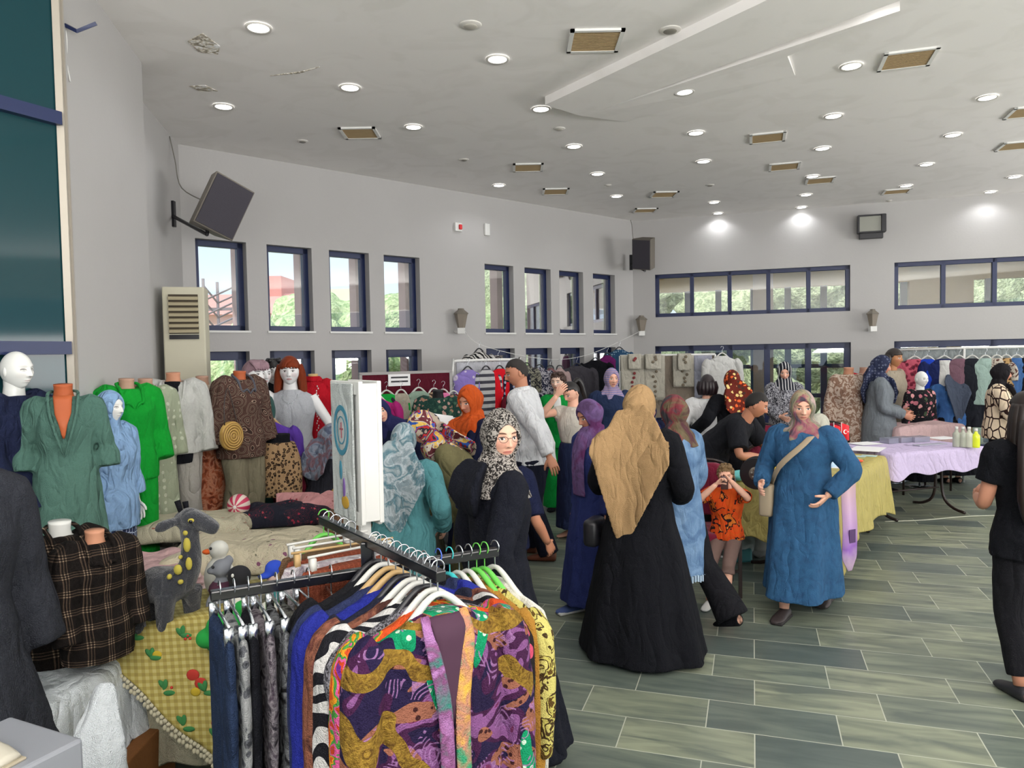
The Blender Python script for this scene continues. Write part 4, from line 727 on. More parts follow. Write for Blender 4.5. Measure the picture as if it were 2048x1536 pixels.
x, y, h = place(765, 810, 6.6); f = Fig('person', x+.30, y, -14, 1.55, skin=SK, head=(18, 0, -22), lean=12, side=-30, A=(.2, -.35, .9), B=(-.2, -.3, .9), fat=1.12); f.gown('tunic', navy, hem=.1, rx=.26, ry=.22); f.scarf(cloth('navy_scarf', 'plain', ['22244a']), 'neck'); f.tag('smiling woman in navy headscarf and navy top leaning sideways behind the stall')
x, y, h = place(635, 826, 6.0); f = Fig('person', x+.05, y, 150, 1.58, sit=.45, skin=SK, near=True, head=(-35, 15, 0), fat=1.25, lean=6, A=(.2, -.35, .8), B=(-.2, -.35, .8)); f.gown('coat', cloth('charcoal_black', 'plain', ['24252c']), hem=.1, knees=True, r0=.08); f.scarf(cloth('satin_blue_grey', 'smooth', ['41495c', '717b88', '6a4a50', '5a6270'], 9, rough=.3), 'back', tip=.2, w=.15, cape=.04); f.tag('seated woman in black with shiny blue grey headscarf, back to the camera')
x, y, h = place(1033, 770, 7.3); f = Fig('person', x, y, -10, 1.5, skin=SK, head=(0, 0, 0)); f.gown('dress', cloth('maroon_dress', 'plain', ['5c1624'], k=1.4), hem=.2, rx=.25, ry=.22); f.hair(mat('dark_hair', '231c1a', .7), 'bob'); f.tag('person in maroon glimpsed behind the man in the white shirt')
# ---------------------------------------------------------------- hall fittings
def speaker(p, yaw, pitch, w, h, label, wallp, tl=22):
    r = empty('loudspeaker', p, 0); R_m = Rm(yaw, pitch, tl); d = w*.75; c = M(); V = np.array([(-.5*w, -d/2, -h/2), (.5*w, -d/2, -h/2), (.34*w, d/2, -h/2), (-.34*w, d/2, -h/2), (-.5*w, -d/2, h/2), (.5*w, -d/2, h/2), (.34*w, d/2, h/2), (-.34*w, d/2, h/2)])@R_m.T
    c.add(V, [(3, 2, 1, 0), (4, 5, 6, 7), (0, 1, 5, 4), (1, 2, 6, 5), (2, 3, 7, 6), (3, 0, 4, 7)]); obj('cabinet', c, mat('grey_speaker_cabinet', '6b655c', .6, 1.1), r, smooth=False, bevel=.008)
    g = M(); g.box(R_m@np.array((0, -d/2-.006, 0)), (w*.93, .012, h*.94), rot=R_m); obj('grille', g, mat('dark_speaker_grille', '35323a', .7, 1.2, bump=(300, .4)), r, smooth=False)
    b = M(); wv = np.array(wallp)-np.array(p); e = R_m@np.array((0, 0, -h*.5-.01)); e2 = R_m@np.array((0, .02, -h*.48))
    tube(b, [wv+(0, 0, -.02), e+(0, 0, -.03), e2], .018, 6, 1); b.box(wv, (.05, .05, .26)); obj('bracket', b, m_black, r, smooth=False)
    k = M(); tube(k, [(wv[0], wv[1], HC-p[2]-.03), (wv[0]*.9, wv[1]*.9, .55), (wv[0]*.75, wv[1]*.7, .25), tuple(R_m@np.array((-.1*w, d/2, 0)))], .006, 5, 5); obj('cable', k, mat('grey_cable', '6a6862', .6), r)
    return tag(r, label, 'speaker')
p = at(438, 412, 7.1); wp_ = at(345, 428, 7.55); speaker(p, 46, 12, .40, .52, 'large grey loudspeaker tilted on a bracket above the first window', wp_-(0, .0, 0))
p = at(1290, 507, 12.2); speaker(p, -38, 14, .34, .50, 'grey loudspeaker on a bracket in the far corner', at(1262, 525, 12.75), 8)
def lantern(p, label, wl):
    r = empty('wall_lantern', p); a = M(); n = 6
    for (r0, z0), (r1, z1) in (((.052, -.13), (.092, .06)),): sweep(a, [(0, 0, z0, r0, r0), (0, 0, z1, r1, r1)], 6, 1)
    obj('shade', a, mat('smoky_shade', '7d7468', .5, 1.2), r, smooth=False); b = M(); sweep(b, [(0, 0, .06, .105, .105), (0, 0, .075, .10, .10), (0, 0, .12, .045, .045), (0, 0, .14, .04, .04)], 6, 1); obj('cap', b, mat('grey_cap', '6c665c', .5, 1.2), r, smooth=False)
    c = M(); c.box((0, 0, -.17), (.10, .08, .08)); w = np.array(wl)-p; tube(c, [(0, 0, -.18), (w[0]*.6, w[1]*.6, -.19), (w[0], w[1], -.17)], .025, 8, 2); obj('mount', c, m_white, r, smooth=False); return tag(r, label, 'wall lamp', 'lantern lamps on the walls')
q = pl(3.95, -.14); q2_ = pl(3.95, 0); z = at(925, 637, q[1])[2]; lantern((q[0], q[1], z), 'lantern wall lamp between the two window groups of the left wall', (q2_[0], q2_[1], z))
q = pr(.16, -.14); z = at(1281, 647, q[1])[2]; lantern((q[0], q[1], z), 'lantern wall lamp in the far corner below the speaker', (pr(.16)[0], pr(.16)[1], z))
q = pr(3.80, -.14); z = at(1750, 636, q[1])[2]; lantern((q[0], q[1], z), 'lantern wall lamp between the two long back windows', (pr(3.8)[0], pr(3.8)[1], z))
# floodlight on the back wall
q = pr(3.78, -.13); z = at(1747, 448, q[1])[2]; r = empty('floodlight', (q[0], q[1], z), R_(-18)); a = M()
for s_ in (-1, 1): a.box((s_*.19, 0, 0), (.03, .12, .27)); a.box((0, 0, s_*.13), (.40, .12, .025))
a.box((.17, 0, 0), (.07, .14, .27)); a.box((0, .04, -.18), (.34, .10, .09)); obj('housing', a, m_black, r, smooth=False, bevel=.005); b = M(); b.box((-.01, -.03, 0), (.35, .02, .24)); obj('lens', b, mat('floodlight_lens', '8c8d84', .25, 1.2), r, smooth=False)
c = M(); c.box((0, .09, 0), (.06, .10, .10)); obj('bracket', c, m_black, r, smooth=False); tag(r, 'black unlit floodlight high on the back wall', 'floodlight')
q = pl(4.0-.12, -.02); z = at(932, 454, q[1])[2]; r = empty('fire_alarm', (q[0], q[1], z), R_(41.9)); a = M(); a.box((0, 0, 0), (.12, .05, .12)); obj('housing', a, m_white, r, bevel=.006, smooth=False); b = M(); b.box((.02, -.035, 0), (.05, .03, .07)); obj('sounder', b, mat('alarm_red', 'b01c22', .5), r, smooth=False, bevel=.01); tag(r, 'small white fire alarm with red sounder on the left wall', 'alarm')
q = pl(3.35, -.02); z = at(980, 459, q[1])[2]; a = M(); a.box((0, 0, 0), (.09, .04, .17)); o = obj('junction_box', a, m_white, smooth=False, bevel=.006); o.location = (q[0], q[1], z); o.rotation_euler.z = R_(41.9); tag(o, 'plain white box on the left wall right of the alarm', 'junction box')
# air conditioner in the left corner
p0 = at(347, 573, 6.75); r = empty('air_conditioner', (p0[0]+.02, 6.95, 0), R_(16)); h = p0[2]; mc = mat('aged_cream_plastic', 'bdb9a4', .5, 1.25)
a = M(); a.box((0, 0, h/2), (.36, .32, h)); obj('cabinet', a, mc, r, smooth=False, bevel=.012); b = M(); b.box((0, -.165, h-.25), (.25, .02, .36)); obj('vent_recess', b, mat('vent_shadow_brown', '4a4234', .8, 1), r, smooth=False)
c = M()
for i in range(7): c.box((0, -.18, h-.405+i*.05), (.25, .03, .022), rot=Rm(0, 25, 0))
obj('louvres', c, mat('louvre_cream', 'b3a98c', .6, 1.2), r, smooth=False); d = M(); d.box((0, -.168, h-.46), (.25, .02, .04)); obj('control_strip', d, m_black, r, smooth=False)
tag(r, 'tall cream floor standing air conditioner in the left corner', 'air conditioner')
# blue bracket near the top of the pier
p = at(118, 45, 4.25); r = empty('door_bracket', p); a = M(); tube(a, [(-.05, -.05, .08), (.0, -.02, .0), (.10, .0, -.05), (.20, .02, .0)], .014, 4, 1); obj('arm', a, m_blue, r, smooth=False); b = M()
tube(b, [(.03, -.01, 0), (.04, 0, -.1), (.035, .0, -.22), (.05, .0, -.33)], [.008, .004, .003, .004], 5, 3); obj('torn_tape', b, m_white, r); tag(r, 'folding blue metal bracket at the top of the white pier', 'bracket')
# ---------------------------------------------------------------- furniture
m_burg = cloth('burgundy_velvet', 'plain', ['6e1730'], k=1.35, sheen=.2); m_dk = mat('dark_brown_tube', '241613', .4, 1.2)
def chair(x, y, yaw, label):
    r = empty('banquet_chair', (x, y, 0), R_(yaw)); a = M(); a.box((0, 0, .45), (.42, .42, .07)); obj('seat', a, m_burg, r, bevel=.025); b = M()
    sweep(b, [(0, .21, .54, .16, .03), (0, .22, .62, .20, .035), (0, .245, .80, .205, .035), (0, .26, .90, .17, .03), (0, .265, .95, .08, .02)], 20, 3, ex=2.6); obj('backrest', b, m_burg, r); f = M()
    tube(f, [(-.20, .20, .42), (-.215, .235, .62), (-.22, .26, .82), (-.17, .28, .93), (0, .285, .975), (.17, .28, .93), (.22, .26, .82), (.215, .235, .62), (.20, .20, .42)], .012, 6, 3); obj('back_frame', f, m_dk, r)
    for sx in (-1, 1):
        for y0, y1 in ((-.18, -.20), (.19, .26)): l = M(); l.box((sx*.19, (y0+y1)/2, .21), (.025, .025, .42)); obj('leg', l, m_dk, r, smooth=False)
    s_ = M(); s_.box((0, -.19, .2), (.38, .015, .02)); obj('stretcher', s_, m_dk, r, smooth=False); return tag(r, label, 'chair', 'burgundy banquet chairs')
q = at(600, 900, 6.3); chair(q[0], q[1], 165, 'burgundy chair under the seated woman in black at the textile stall')
q = at(1497, 900, 7.3); chair(q[0], q[1]-.1, -170, 'burgundy chair behind the leaning man in the black T-shirt')
q = at(1663, 850, 9.1); chair(q[0], q[1], 150, 'burgundy chair beside the floral dress mannequin')
q = at(1520, 800, 9.0); chair(q[0], q[1], 170, 'burgundy chair with a bag on it near the glass doors')
q = at(1424, 1000, 5.6); chair(q[0]-.0, q[1]+.05, -8, 'burgundy chair on which the boy with the phone sits')
def table_cloth(name, corners, z, drop, mt, label, amp=.035, nf=3.0, seed=0, group=None, corner=.12, lump=0, dr=None):
    """corners: four floor points in order; the cloth covers the top and hangs with folds; dr: drops per side."""
    C = np.array(corners, float); per = []; n = 26
    for i in range(4):
        a, b = C[i], C[(i+1) % 4]
        for j in range(n): t_ = j/n; per.append((a*(1-t_)+b*t_, i, t_))
    cen = C.mean(0); out = []; rn = random.Random(seed); ph = rn.uniform(0, 6); m = M(); V = []; N = len(per); rows = 9; top = 6
    for k in range(top):
        g = k/(top-1); 
        for q, i, t_ in per: p = cen*(1-g)+q*g if g > 0 else cen+(q-cen)*.02; V.append((p[0], p[1], z+lump*(1-g**2)*noise.noise(Vector((p[0]*4, p[1]*4, seed)))))
    for k in range(1, rows):
        g = k/(rows-1)
        for idx, (q, i, t_) in enumerate(per):
            a, b = C[i], C[(i+1) % 4]; e = unit(b-a); nn = np.array([e[1], -e[0]]); nn = nn if (q-cen)@nn > 0 else -nn
            dcor = min(t_, 1-t_); cf = max(0, 1-dcor*n/3.5); dg = unit(q-cen); dirv = unit(nn*(1-.5*cf)+dg*.5*cf)
            D = (dr[i] if dr else drop); 
            if dr and cf > 0: j2 = (i-1) % 4 if t_ < .5 else (i+1) % 4; D = D*(1-.5*cf)+dr[j2]*.5*cf
            D = D+corner*cf+.02*sin(idx*.7+ph); L = np.linalg.norm(b-a); o = .012+g*(.03+amp*(.6+.6*sin(t_*L*nf*6.28+ph+i*2)+.3*sin(t_*L*nf*13+ph))+.07*cf)
            p = q+dirv*o; V.append((p[0], p[1], z-.012*min(1, g*3)-D*g))
    R2 = top+rows-1; F = [(r_*N+j, r_*N+(j+1) % N, (r_+1)*N+(j+1) % N, (r_+1)*N+j) for r_ in range(R2-1) for j in range(N)]; F.append(tuple(range(N)))
    m.add(V, F); o = obj(name, m, mt, None); so = o.modifiers.new('thick', 'SOLIDIFY'); so.thickness = .004; sb = o.modifiers.new('sub', 'SUBSURF'); sb.levels = sb.render_levels = 1
    return tag(o, label, 'tablecloth', group)
def table(corners, z, label, curved=False, name='folding_table'):
    C = np.array(corners, float); r = empty(name, (C.mean(0)[0], C.mean(0)[1], 0)); c = C-C.mean(0); a = M(); poly = [tuple(v*.985) for v in c]
    if sum(poly[i-1][0]*poly[i][1]-poly[i][0]*poly[i-1][1] for i in range(4)) < 0: poly = poly[::-1]
    a.prism(poly, z-.045, z-.008); obj('tabletop', a, mat('table_board', '8a7a64', .6), r, smooth=False)
    e1 = c[1]-c[0]; e2 = c[3]-c[0]; Lv, Wv = (e1, e2) if np.linalg.norm(e1) > np.linalg.norm(e2) else (e2, e1)
    for s_ in (-1, 1):
        o = Lv*.36*s_; w = unit(Wv)*np.linalg.norm(Wv)*.38; l = M()
        for t_ in (-1, 1):
            if curved: tube(l, [tuple(o+w*.12*t_)+(z-.05,), tuple(o+w*.12*t_)+(.30,), tuple(o+w*.25*t_)+(.12,), tuple(o+w*.6*t_)+(.04,), tuple(o+w*t_)+(.018,)], .016, 8, 3)
            else: tube(l, [tuple(o+w*t_)+(z-.05,), tuple(o+w*t_)+(.0,)], .014, 8, 1)
        l.box((o[0], o[1], z-.06), (.05, .05, .03)); obj('leg', l, m_dk, r)
    s_ = M(); tube(s_, [tuple(Lv*.36)+(.25,), tuple(-Lv*.36)+(.25,)], .011, 6, 1); obj('stretcher', s_, m_dk, r); return tag(r, label, 'table')
# yellow table (two end to end) and lilac table
YA, YB = np.array([1.77, 6.10]), np.array([2.41, 5.62]); yd = unit([.6, .8]); YC, YD = YB+yd*2.35, YA+yd*2.35
table([YA, YB, YC, YD], .75, 'table under the yellow cloth, curved dark legs at its far end', True); mustard = cloth('mustard_satin', 'plain', ['a69a5c'], k=1.4, rough=.5, fold=.5)
table_cloth('tablecloth', [YA, YB, YC, YD], .755, .42, mustard, 'long mustard yellow tablecloth behind the woman in the denim dress', amp=.04, nf=1.7, seed=2, corner=.2, dr=[.42, .50, .4, .3])
LA, LB = np.array([3.91, 7.57]), np.array([5.16, 7.98]); le = np.array([-.30, .82]); table([LA, LB, LB+le, LA+le], .75, 'table under the lilac cloth with one pedestal of curved dark legs', True)
table_cloth('tablecloth', [LA, LB, LB+le, LA+le], .755, .22, cloth('lilac_cotton', 'plain', ['b3a6c2'], k=1.45), 'pale lilac tablecloth carrying bottles and clear boxes', amp=.015, nf=1.2, seed=4, corner=.04)
# pink topped table further back
q1, q2b = at(1790, 835, 8.9), at(1860, 840, 9.0); T3 = [np.array(v) for v in ((4.75, 9.05), (5.75, 9.35), (5.6, 9.85), (4.6, 9.55))]; table(T3, .86, 'table with pink folded linen behind the lilac one'); table_cloth('tablecloth', T3, .865, .3, cloth('pale_pink_linen', 'plain', ['b79c9c'], k=1.4), 'pale pink linen over the table behind the lilac one', seed=6, lump=.06)
# things on the yellow table
def flat(name, p, d, mt, label, cat, rz=0, z0=.76, group=None):
    a = M(); a.box((0, 0, d[2]/2), d); o = obj(name, a, mt, smooth=False, bevel=min(.004, d[2]*.3)); o.location = (p[0], p[1], z0); o.rotation_euler.z = rz; return tag(o, label, cat, group)
yz = R_(53); m_paper = mat('white_paper', 'cfd2d4', .8, 1.4)
def tz(px, py, z=.76): return atz(px, py, z)
flat('paper_sheet', tz(1735, 898), (.42, .30, .003), m_paper, 'large white sheet with dark curves at the far end of the yellow table', 'paper', yz); flat('paper_sheet', tz(1690, 930), (.5, .16, .003), m_paper, 'long white paper strip near the orange cap on the yellow table', 'paper', yz)
for i, (px, py) in enumerate([(1692, 914), (1716, 913), (1738, 912)]): flat('leaflet', tz(px, py), (.10, .14, .004), mat('pale_green_card', '93aaa6', .7), 'pale green card, %s of three on the yellow table' % ('left', 'middle', 'right')[i], 'leaflet', yz)
q = tz(1720, 925); o = M(); o.ball((0, 0, .012), (.03, .03, .012), 16); o = obj('orange_lid', o, mat('orange_plastic', 'c8451c', .4)); o.location = (q[0], q[1], .765); tag(o, 'small orange lid on the white strip of the yellow table', 'lid')
q = tz(1677, 900); r = empty('flag_stand', (q[0], q[1], .76), R_(10)); a = M(); a.box((0, 0, .035), (.11, .06, .07)); obj('base', a, mat('patterned_pink_base', '7d5d72', .5), r, bevel=.006, smooth=False); fz = mat('flag_red', 'c01824', .6, 1.5)
for k, dx in ((0, -.055), (1, .035)):
    b = M(); tube(b, [(dx, 0, .05), (dx, 0, .30)], .0035, 6, 1); obj('flagpole', b, m_white, r); c = M(); V = []
    for i in range(9):
        for j in range(2): u = i/8; V.append((dx+(.10*u)*(1 if k else .85)*(1 if k else 1), .012*sin(u*7+k), .29-.16*j-.035*u+(0 if k else -.01)))
    c.add(V, [(2*i, 2*i+1, 2*i+3, 2*i+2) for i in range(8)]); fo = obj('flag', c, fz, r); so = fo.modifiers.new('thick', 'SOLIDIFY'); so.thickness = .002
    d = M(); n = 22; cx, cz = dx+.038, .195     # white crescent and star
    V = [(cx+.024*cos(a_), -.013, cz+.024*sin(a_)) for a_ in np.linspace(.7, 2*pi-.7, n)]+[(cx+.007+.018*cos(a_), -.013, cz+.018*sin(a_)) for a_ in np.linspace(.55, 2*pi-.55, n)]; d.add(V, [(i, i+1, n+i+1, n+i) for i in range(n-1)])
    V = [(cx+.032+(.011 if i % 2 == 0 else .0045)*cos(i*pi/5+pi), -.013, cz+(.011 if i % 2 == 0 else .0045)*sin(i*pi/5+pi)) for i in range(10)]; d.add(V, [tuple(range(10))]); so = obj('crescent_and_star', d, m_paper, fo, smooth=False); so = so.modifiers.new('thick', 'SOLIDIFY'); so.thickness = .002
tag(r, 'two small red flags with white crescent and star on a stand', 'flags')
q = at(1514, 946, 5.72); r = empty('cable_reel', (q[0], q[1], .76), R_(-25)); a = M(); rr = .125
for y_ in (-.04, .05): sweep(a, [(0, y_-.008, rr+.005, rr, rr), (0, y_+.008, rr+.005, rr, rr)], 36, 1, (1, 0, 0))
obj('flange', a, m_black, r, smooth=False, bevel=.004); b = M(); sweep(b, [(0, -.035, rr+.005, .085, .085), (0, .045, rr+.005, .085, .085)], 30, 1); obj('wound_cable', b, mat('black_cable', '1a1a1a', .5), r); c = M(); sweep(c, [(0, -.056, rr+.005, .055, .055), (0, -.045, rr+.005, .055, .055)], 24, 1); c.ball((0, -.058, rr), (.02, .012, .02), 10)
for i in range(6): c.ball((.035*cos(i), -.058, rr+.005+.035*sin(i)), (.012, .01, .012), 8)
obj('hub', c, mat('grey_silver_hub', '8d857c', .3, 1.2, metal=.6), r); tag(r, 'black cable reel standing on the near edge of the yellow table', 'cable reel')
q = tz(1478, 962); a = M(); a.ball((0, 0, .045), (.09, .055, .045), 16); o = obj('teal_packet', a, mat('teal_wrapping', '5fb0ae', .3, 1.4), vox=.01, wr=.02); o.location = (q[0], q[1], .76); tag(o, 'crumpled teal and clear packet left of the cable reel', 'packet')
q = tz(1542, 945); r = empty('yellow_canister', (q[0]+.05, q[1]+.1, .76), .3); a = M(); a.box((0, 0, .10), (.12, .09, .20)); obj('container', a, mat('bright_yellow_plastic', 'c9b020', .4), r, bevel=.02); b = M(); b.ball((0, 0, .215), (.03, .03, .02), 12); obj('cap', b, m_black, r); tag(r, 'bright yellow canister behind the cable reel', 'canister')
# vertical banner hanging on the yellow cloth
tp_, bt_ = at(1697, 962, 5.62), at(1700, 1142, 5.42); r = empty('hanging_banner', tp_); a = M(); V = []; n = 24; dx = np.array([.075, .045, 0])
for i in range(n+1):
    g = i/n; w = 1 if g < .86 else (1-(g-.86)/.14*.75); c_ = (bt_-tp_)*g+(0, .008*sin(g*9), 0)
    for s_ in (-1, 1): V.append(c_+dx*s_*w)
a.add(V, [(2*i, 2*i+1, 2*i+3, 2*i+2) for i in range(n)]); t = NT('banner_print'); sp = t.n('SeparateXYZ', {0: t.oc()}); gz = t.math('ADD', t.math('MULTIPLY', sp.outputs[2], -1.5), t.math('MULTIPLY', t.noise(9, 2), .25))
t.color(t.ramp(gz, [(.0, lin('b59b78', 1.4)), (.3, lin('a8889a', 1.4)), (.65, lin('9d7aa8', 1.4)), (.85, lin('7d4fa0', 1.4)), (1, lin('b59cb5', 1.4))], 'LINEAR')); o = obj('fabric', a, t.m, r); so = o.modifiers.new('thick', 'SOLIDIFY'); so.thickness = .004
m_pdk = mat('purple_ink', '4d2f5e', .6, 1.2); b = M(); q0 = (bt_-tp_)
for g, w, h in [(.12, .05, .004), (.16, .06, .004), (.20, .04, .004), (.30, .07, .012), (.36, .06, .012), (.42, .07, .012)]: pass
b.box(q0*.62+(.02, -.005, 0), (.07, .004, .10), rz=.5); obj('printed_photo', b, m_pdk, r, smooth=False); tag(r, 'narrow purple and pink printed banner hanging from the yellow table', 'banner')
# lilac table things
for i, (px, cm) in enumerate([(1913, 'clear_bottle'), (1926, 'clear_bottle'), (1938, 'milky_bottle'), (1952, 'yellow_bottle')]):
    q = at(px, 880, 7.95-.03*i); r = empty('plastic_bottle', (q[0], q[1], .76)); a = M(); hh = .19-(i == 3)*.015; sweep(a, [(0, 0, 0, .034, .034), (0, 0, .02, .038, .038), (0, 0, hh*.72, .038, .038), (0, 0, hh*.85, .02, .02), (0, 0, hh, .013, .013)], 16, 3)
    obj('flask', a, mat(cm, {'clear_bottle': '9a9d90', 'milky_bottle': 'aeb0a0', 'yellow_bottle': 'c3cf30'}[cm], .15, 1.4), r); b = M(); sweep(b, [(0, 0, hh, .016, .016), (0, 0, hh+.03, .016, .016)], 12, 1); obj('cap', b, m_white, r)
    tag(r, ['tall clear bottle, leftmost on the lilac table', 'clear bottle, second from the left on the lilac table', 'milky bottle beside the yellow one', 'bright yellow bottle on the lilac table'][i], 'bottle', 'bottles on the lilac table')
m_clr = mat('clear_box_plastic', '8e90a0', .2, 1.2, alpha=.55)
for i, (px, py, w) in enumerate([(1778, 886, .14), (1805, 884, .18), (1835, 883, .22)]): q = tz(px, py); flat('organizer_box', q, (w, .14, .06), m_clr, 'clear plastic box, %s of three on the lilac table' % ('left', 'middle', 'right')[i], 'box', R_(18))
flat('grey_tray', tz(1860, 890), (.4, .10, .012), mat('grey_tray', '8c8a98', .5), 'flat grey tray at the front of the lilac table', 'tray', R_(18)); flat('paper_sheet', tz(1885, 876), (.3, .22, .004), m_paper, 'white papers beside the bottles on the lilac table', 'paper', R_(18)); flat('paper_sheet', tz(1730, 888), (.3, .24, .003), m_paper, 'white papers on the left end of the lilac table', 'paper', R_(18), z0=.765)
# bags under the yellow table
for i, (px, py, s_, c_, lb) in enumerate([(1487, 1105, (.13, .11, .14), 'clear_film', 'clear plastic bag with teal contents on the floor under the yellow table'), (1528, 1100, (.14, .12, .17), 'white_film', 'bulging pale plastic bag on the floor under the yellow table')]):
    q = atz(px, py+22, 0); r = empty('plastic_bag', (q[0], q[1]+.1, 0)); a = M(); a.ball((0, 0, s_[2]), s_, 16); tube(a, [(0, 0, s_[2]*1.8), (.02, 0, s_[2]*2.3)], [.05, .02], 8, 2); obj('film', a, mat(c_, {'clear_film': '8f9a98', 'white_film': 'a5a4a0'}[c_], .25, 1.3), r, vox=.012, wr=.05)
    if i == 0: b = M(); b.box((0, -.09, .07), (.15, .06, .12)); obj('teal_contents', b, mat('teal_print', '2f6468', .5), r, smooth=False, bevel=.02)
    tag(r, lb, 'plastic bag')
q = atz(1455, 1120, 0); a = M(); tube(a, [(0, 0, .02), (.06, .0, .03), (.16, .06, .05)], .012, 6, 3); tube(a, [(-.05, .03, .02), (0, 0, .02), (.02, -.06, .02)], .012, 6, 2); o = obj('white_stand_foot', a, m_white); o.location = q; tag(o, 'white forked stand foot on the floor at the corner of the yellow table', 'stand')
a = M(); tube(a, [atz(1770, 1043, .006), atz(1850, 1040, .006), atz(1930, 1033, .006), atz(2030, 1030, .006)], .006, 6, 5); o = obj('floor_cable', a, mat('pale_cable', '9a9c8c', .6)); tag(o, 'thin pale cable lying across the floor at the right', 'cable')
# ---------------------------------------------------------------- mannequins
def mann(px, py, Y, yaw, label, skin, headless=True, k=1.126, stand=True, **q):
    x, y, z = at(px, py, Y); H = q.pop('H', None) or (z*k if headless else z); z0 = z-H/(k if headless else 1)
    if headless: q.setdefault('noarms', True)
    f = Fig('mannequin', x, y, yaw, H, skin=skin, headless=headless, standpole=True, z0=z0, **q); tag(f.root, label, 'mannequin'); return f
f = mann(24, 702, 3.75, 78, 'bald white mannequin in navy blue cape at the left edge', MW, False, near=True, H=1.42, A=(.22, -.1, .81), B=(-.22, -.1, .81)); f.gown('cape', cloth('deep_navy_cape', 'plain', ['1a2038'], k=1.4, fold=.6), hem=.75, rx=.36, ry=.30, amp=.05, nf=8, r0=.09, r1=.085, pad=.03)
f = mann(126, 768, 3.75, 28, 'headless mannequin with orange neck in sage green kimono coat over black', MO, near=True, H=1.28, A=(.25, -.02, .81), B=(-.24, -.03, .81)); sage = cloth('sage_green_linen', 'plain', ['48675d'], k=1.4, fold=.5)
m = M(); T = f.torso(.97, .004)[2:]; sweep(m, T, 24, 3); obj('black_top', m, black, f.root)
f.gown('kimono', sage, hem=.02, rx=.27, ry=.21, L=.8, r0=.062, r1=.07, pad=.008, amp=.03, nf=6)
def vneck(f, mt, w=.05, depth=.34, name='inner_top', y0=.0, mts=None):     # a V of another cloth let into the front
    n, up, fw = f.neck, f.up, f.fw; m = M(); sweep(m, [tuple(n+fw*.085+up*.01)+(w, .012), tuple(n+fw*.128-up*.10)+(w*.85, .012), tuple(n+fw*.158-up*depth*.65)+(w*.45, .010), tuple(n+fw*.150-up*depth)+(.006, .006)], 16, 3); return obj(name, m, mt, f.root)
def lapels(f, mt, w=.05, depth=.34, name='collar', r=.009, top=.02):
    n, up, fw = f.neck, f.up, f.fw; 
    for s_ in (-1, 1):
        m = M(); tube(m, [n-fw*.06+up*(top+.02), n+(s_*.075, 0, 0)+up*(top+.015), n+(s_*w*1.3, 0, 0)+fw*.09+up*0, n+(s_*w*1.15, 0, 0)+fw*.135-up*.10, n+(s_*w*.6, 0, 0)+fw*.162-up*depth*.65, n+fw*.158-up*depth], [r, r*1.1, r*1.2, r*1.2, r, r*.5], 8, 3); obj(name, m, mt, f.root)
vneck(f, MO, .055, .26, 'bare_chest'); lapels(f, sage, .065, .38)
f = mann(212, 784, 4.3, 80, 'mannequin in pale blue headscarf and pale blue ruched tunic', MW, False, near=True, H=1.3); pb = cloth('pale_blue_chiffon', 'plain', ['7d9cc0'], k=1.45, fold=.8); f.gown('skirt', cloth('blue_lattice_print', 'geo', ['2a3350', 'a9b3c6'], 30), hem=.05, rx=.17, ry=.15, sleeves=False, topcut=True); f.top('tunic', pb, .9, .22, pad=.035, r0=.085, r1=.07, wr=.02); f.scarf(pb, 'neck', cape=.06)
f = mann(252, 757, 4.6, 48, 'headless mannequin in bright green shirt jacket and trousers', MT2, near=True, H=1.32, A=(.24, -.06, .82), B=(-.12, -.26, .98)); bg = cloth('kelly_green', 'plain', ['108a2c'], k=1.35); f.trousers(bg, .11, .12); f.top('shirt_jacket', bg, 1.02, .18, pad=.035, r0=.085, r1=.07); lapels(f, bg, .06, .16, r=.011, top=.03)
f = mann(290, 757, 5.0, 42, 'headless mannequin with bead necklace in dotted pistachio cardigan', MT2, near=True, H=1.35, A=(.25, -.02, .81), B=(-.25, -.05, .81)); pc = cloth('dotted_pistachio', 'dots', ['8a917c', 'a9ae9c'], 16); f.gown('dress', mat('ivory_cloth', 'b3ae9f', .9, 1.4), hem=.3, rx=.2, ry=.17, sleeves=False); f.gown('cardigan', pc, hem=.12, rx=.25, ry=.2, pad=.03, r0=.08, r1=.065)
m = M()
for i in range(22): a_ = i/22*2*pi; m.ball(f.neck+(.088*sin(a_), -.02-.085*cos(a_), .0-.035*cos(a_)), (.010, .008, .013), 8)
obj('necklace', m, mat('bead_brown', '6a4a38', .3, 1.2), f.root); vneck(f, mat('ivory_cloth', 'b3ae9f', .9, 1.4), .06, .30)
f = mann(346, 745, 5.25, 20, 'headless mannequin in white zip jacket over black shirt and pale trousers', MT, near=True, H=1.42, A=(.26, -.04, .81), B=(-.26, -.06, .81)); wj = cloth('off_white_jersey', 'plain', ['a9aaa6'], k=1.4); f.trousers(cloth('stone_trousers', 'plain', ['918e88'], k=1.4), .11, .12); f.top('black_shirt', black, .3, .14, pad=.012, r0=.06); f.top('jacket', wj, 1, .06, pad=.032, r0=.08, r1=.06); vneck(f, black, .06, .36, 'shirt_front'); lapels(f, wj, .07, .38, r=.010, top=.0)
f = mann(404, 752, 5.6, 30, 'headless mannequin in orange and cream floral dress with pale cardigan', MT2, near=True, H=1.38, A=(.25, -.04, .81), B=(-.25, -.03, .81)); fd = cloth('rust_floral', 'floral', ['c9b89c', 'b0522a', '7a4a2a', 'a8391e'], 24); f.gown('skirt', cloth('rust_marble', 'smooth', ['5a2a1c', '8d4a30', 'a8745a', '6a3020'], 14), hem=.1, rx=.2, ry=.18, sleeves=False, topcut=True); f.top('blouse', fd, .3, .14, pad=.016); f.top('cardigan_sleeves', cloth('beige_knit', 'plain', ['9c8f80']), 1, -.30, pad=.02, r0=.07)
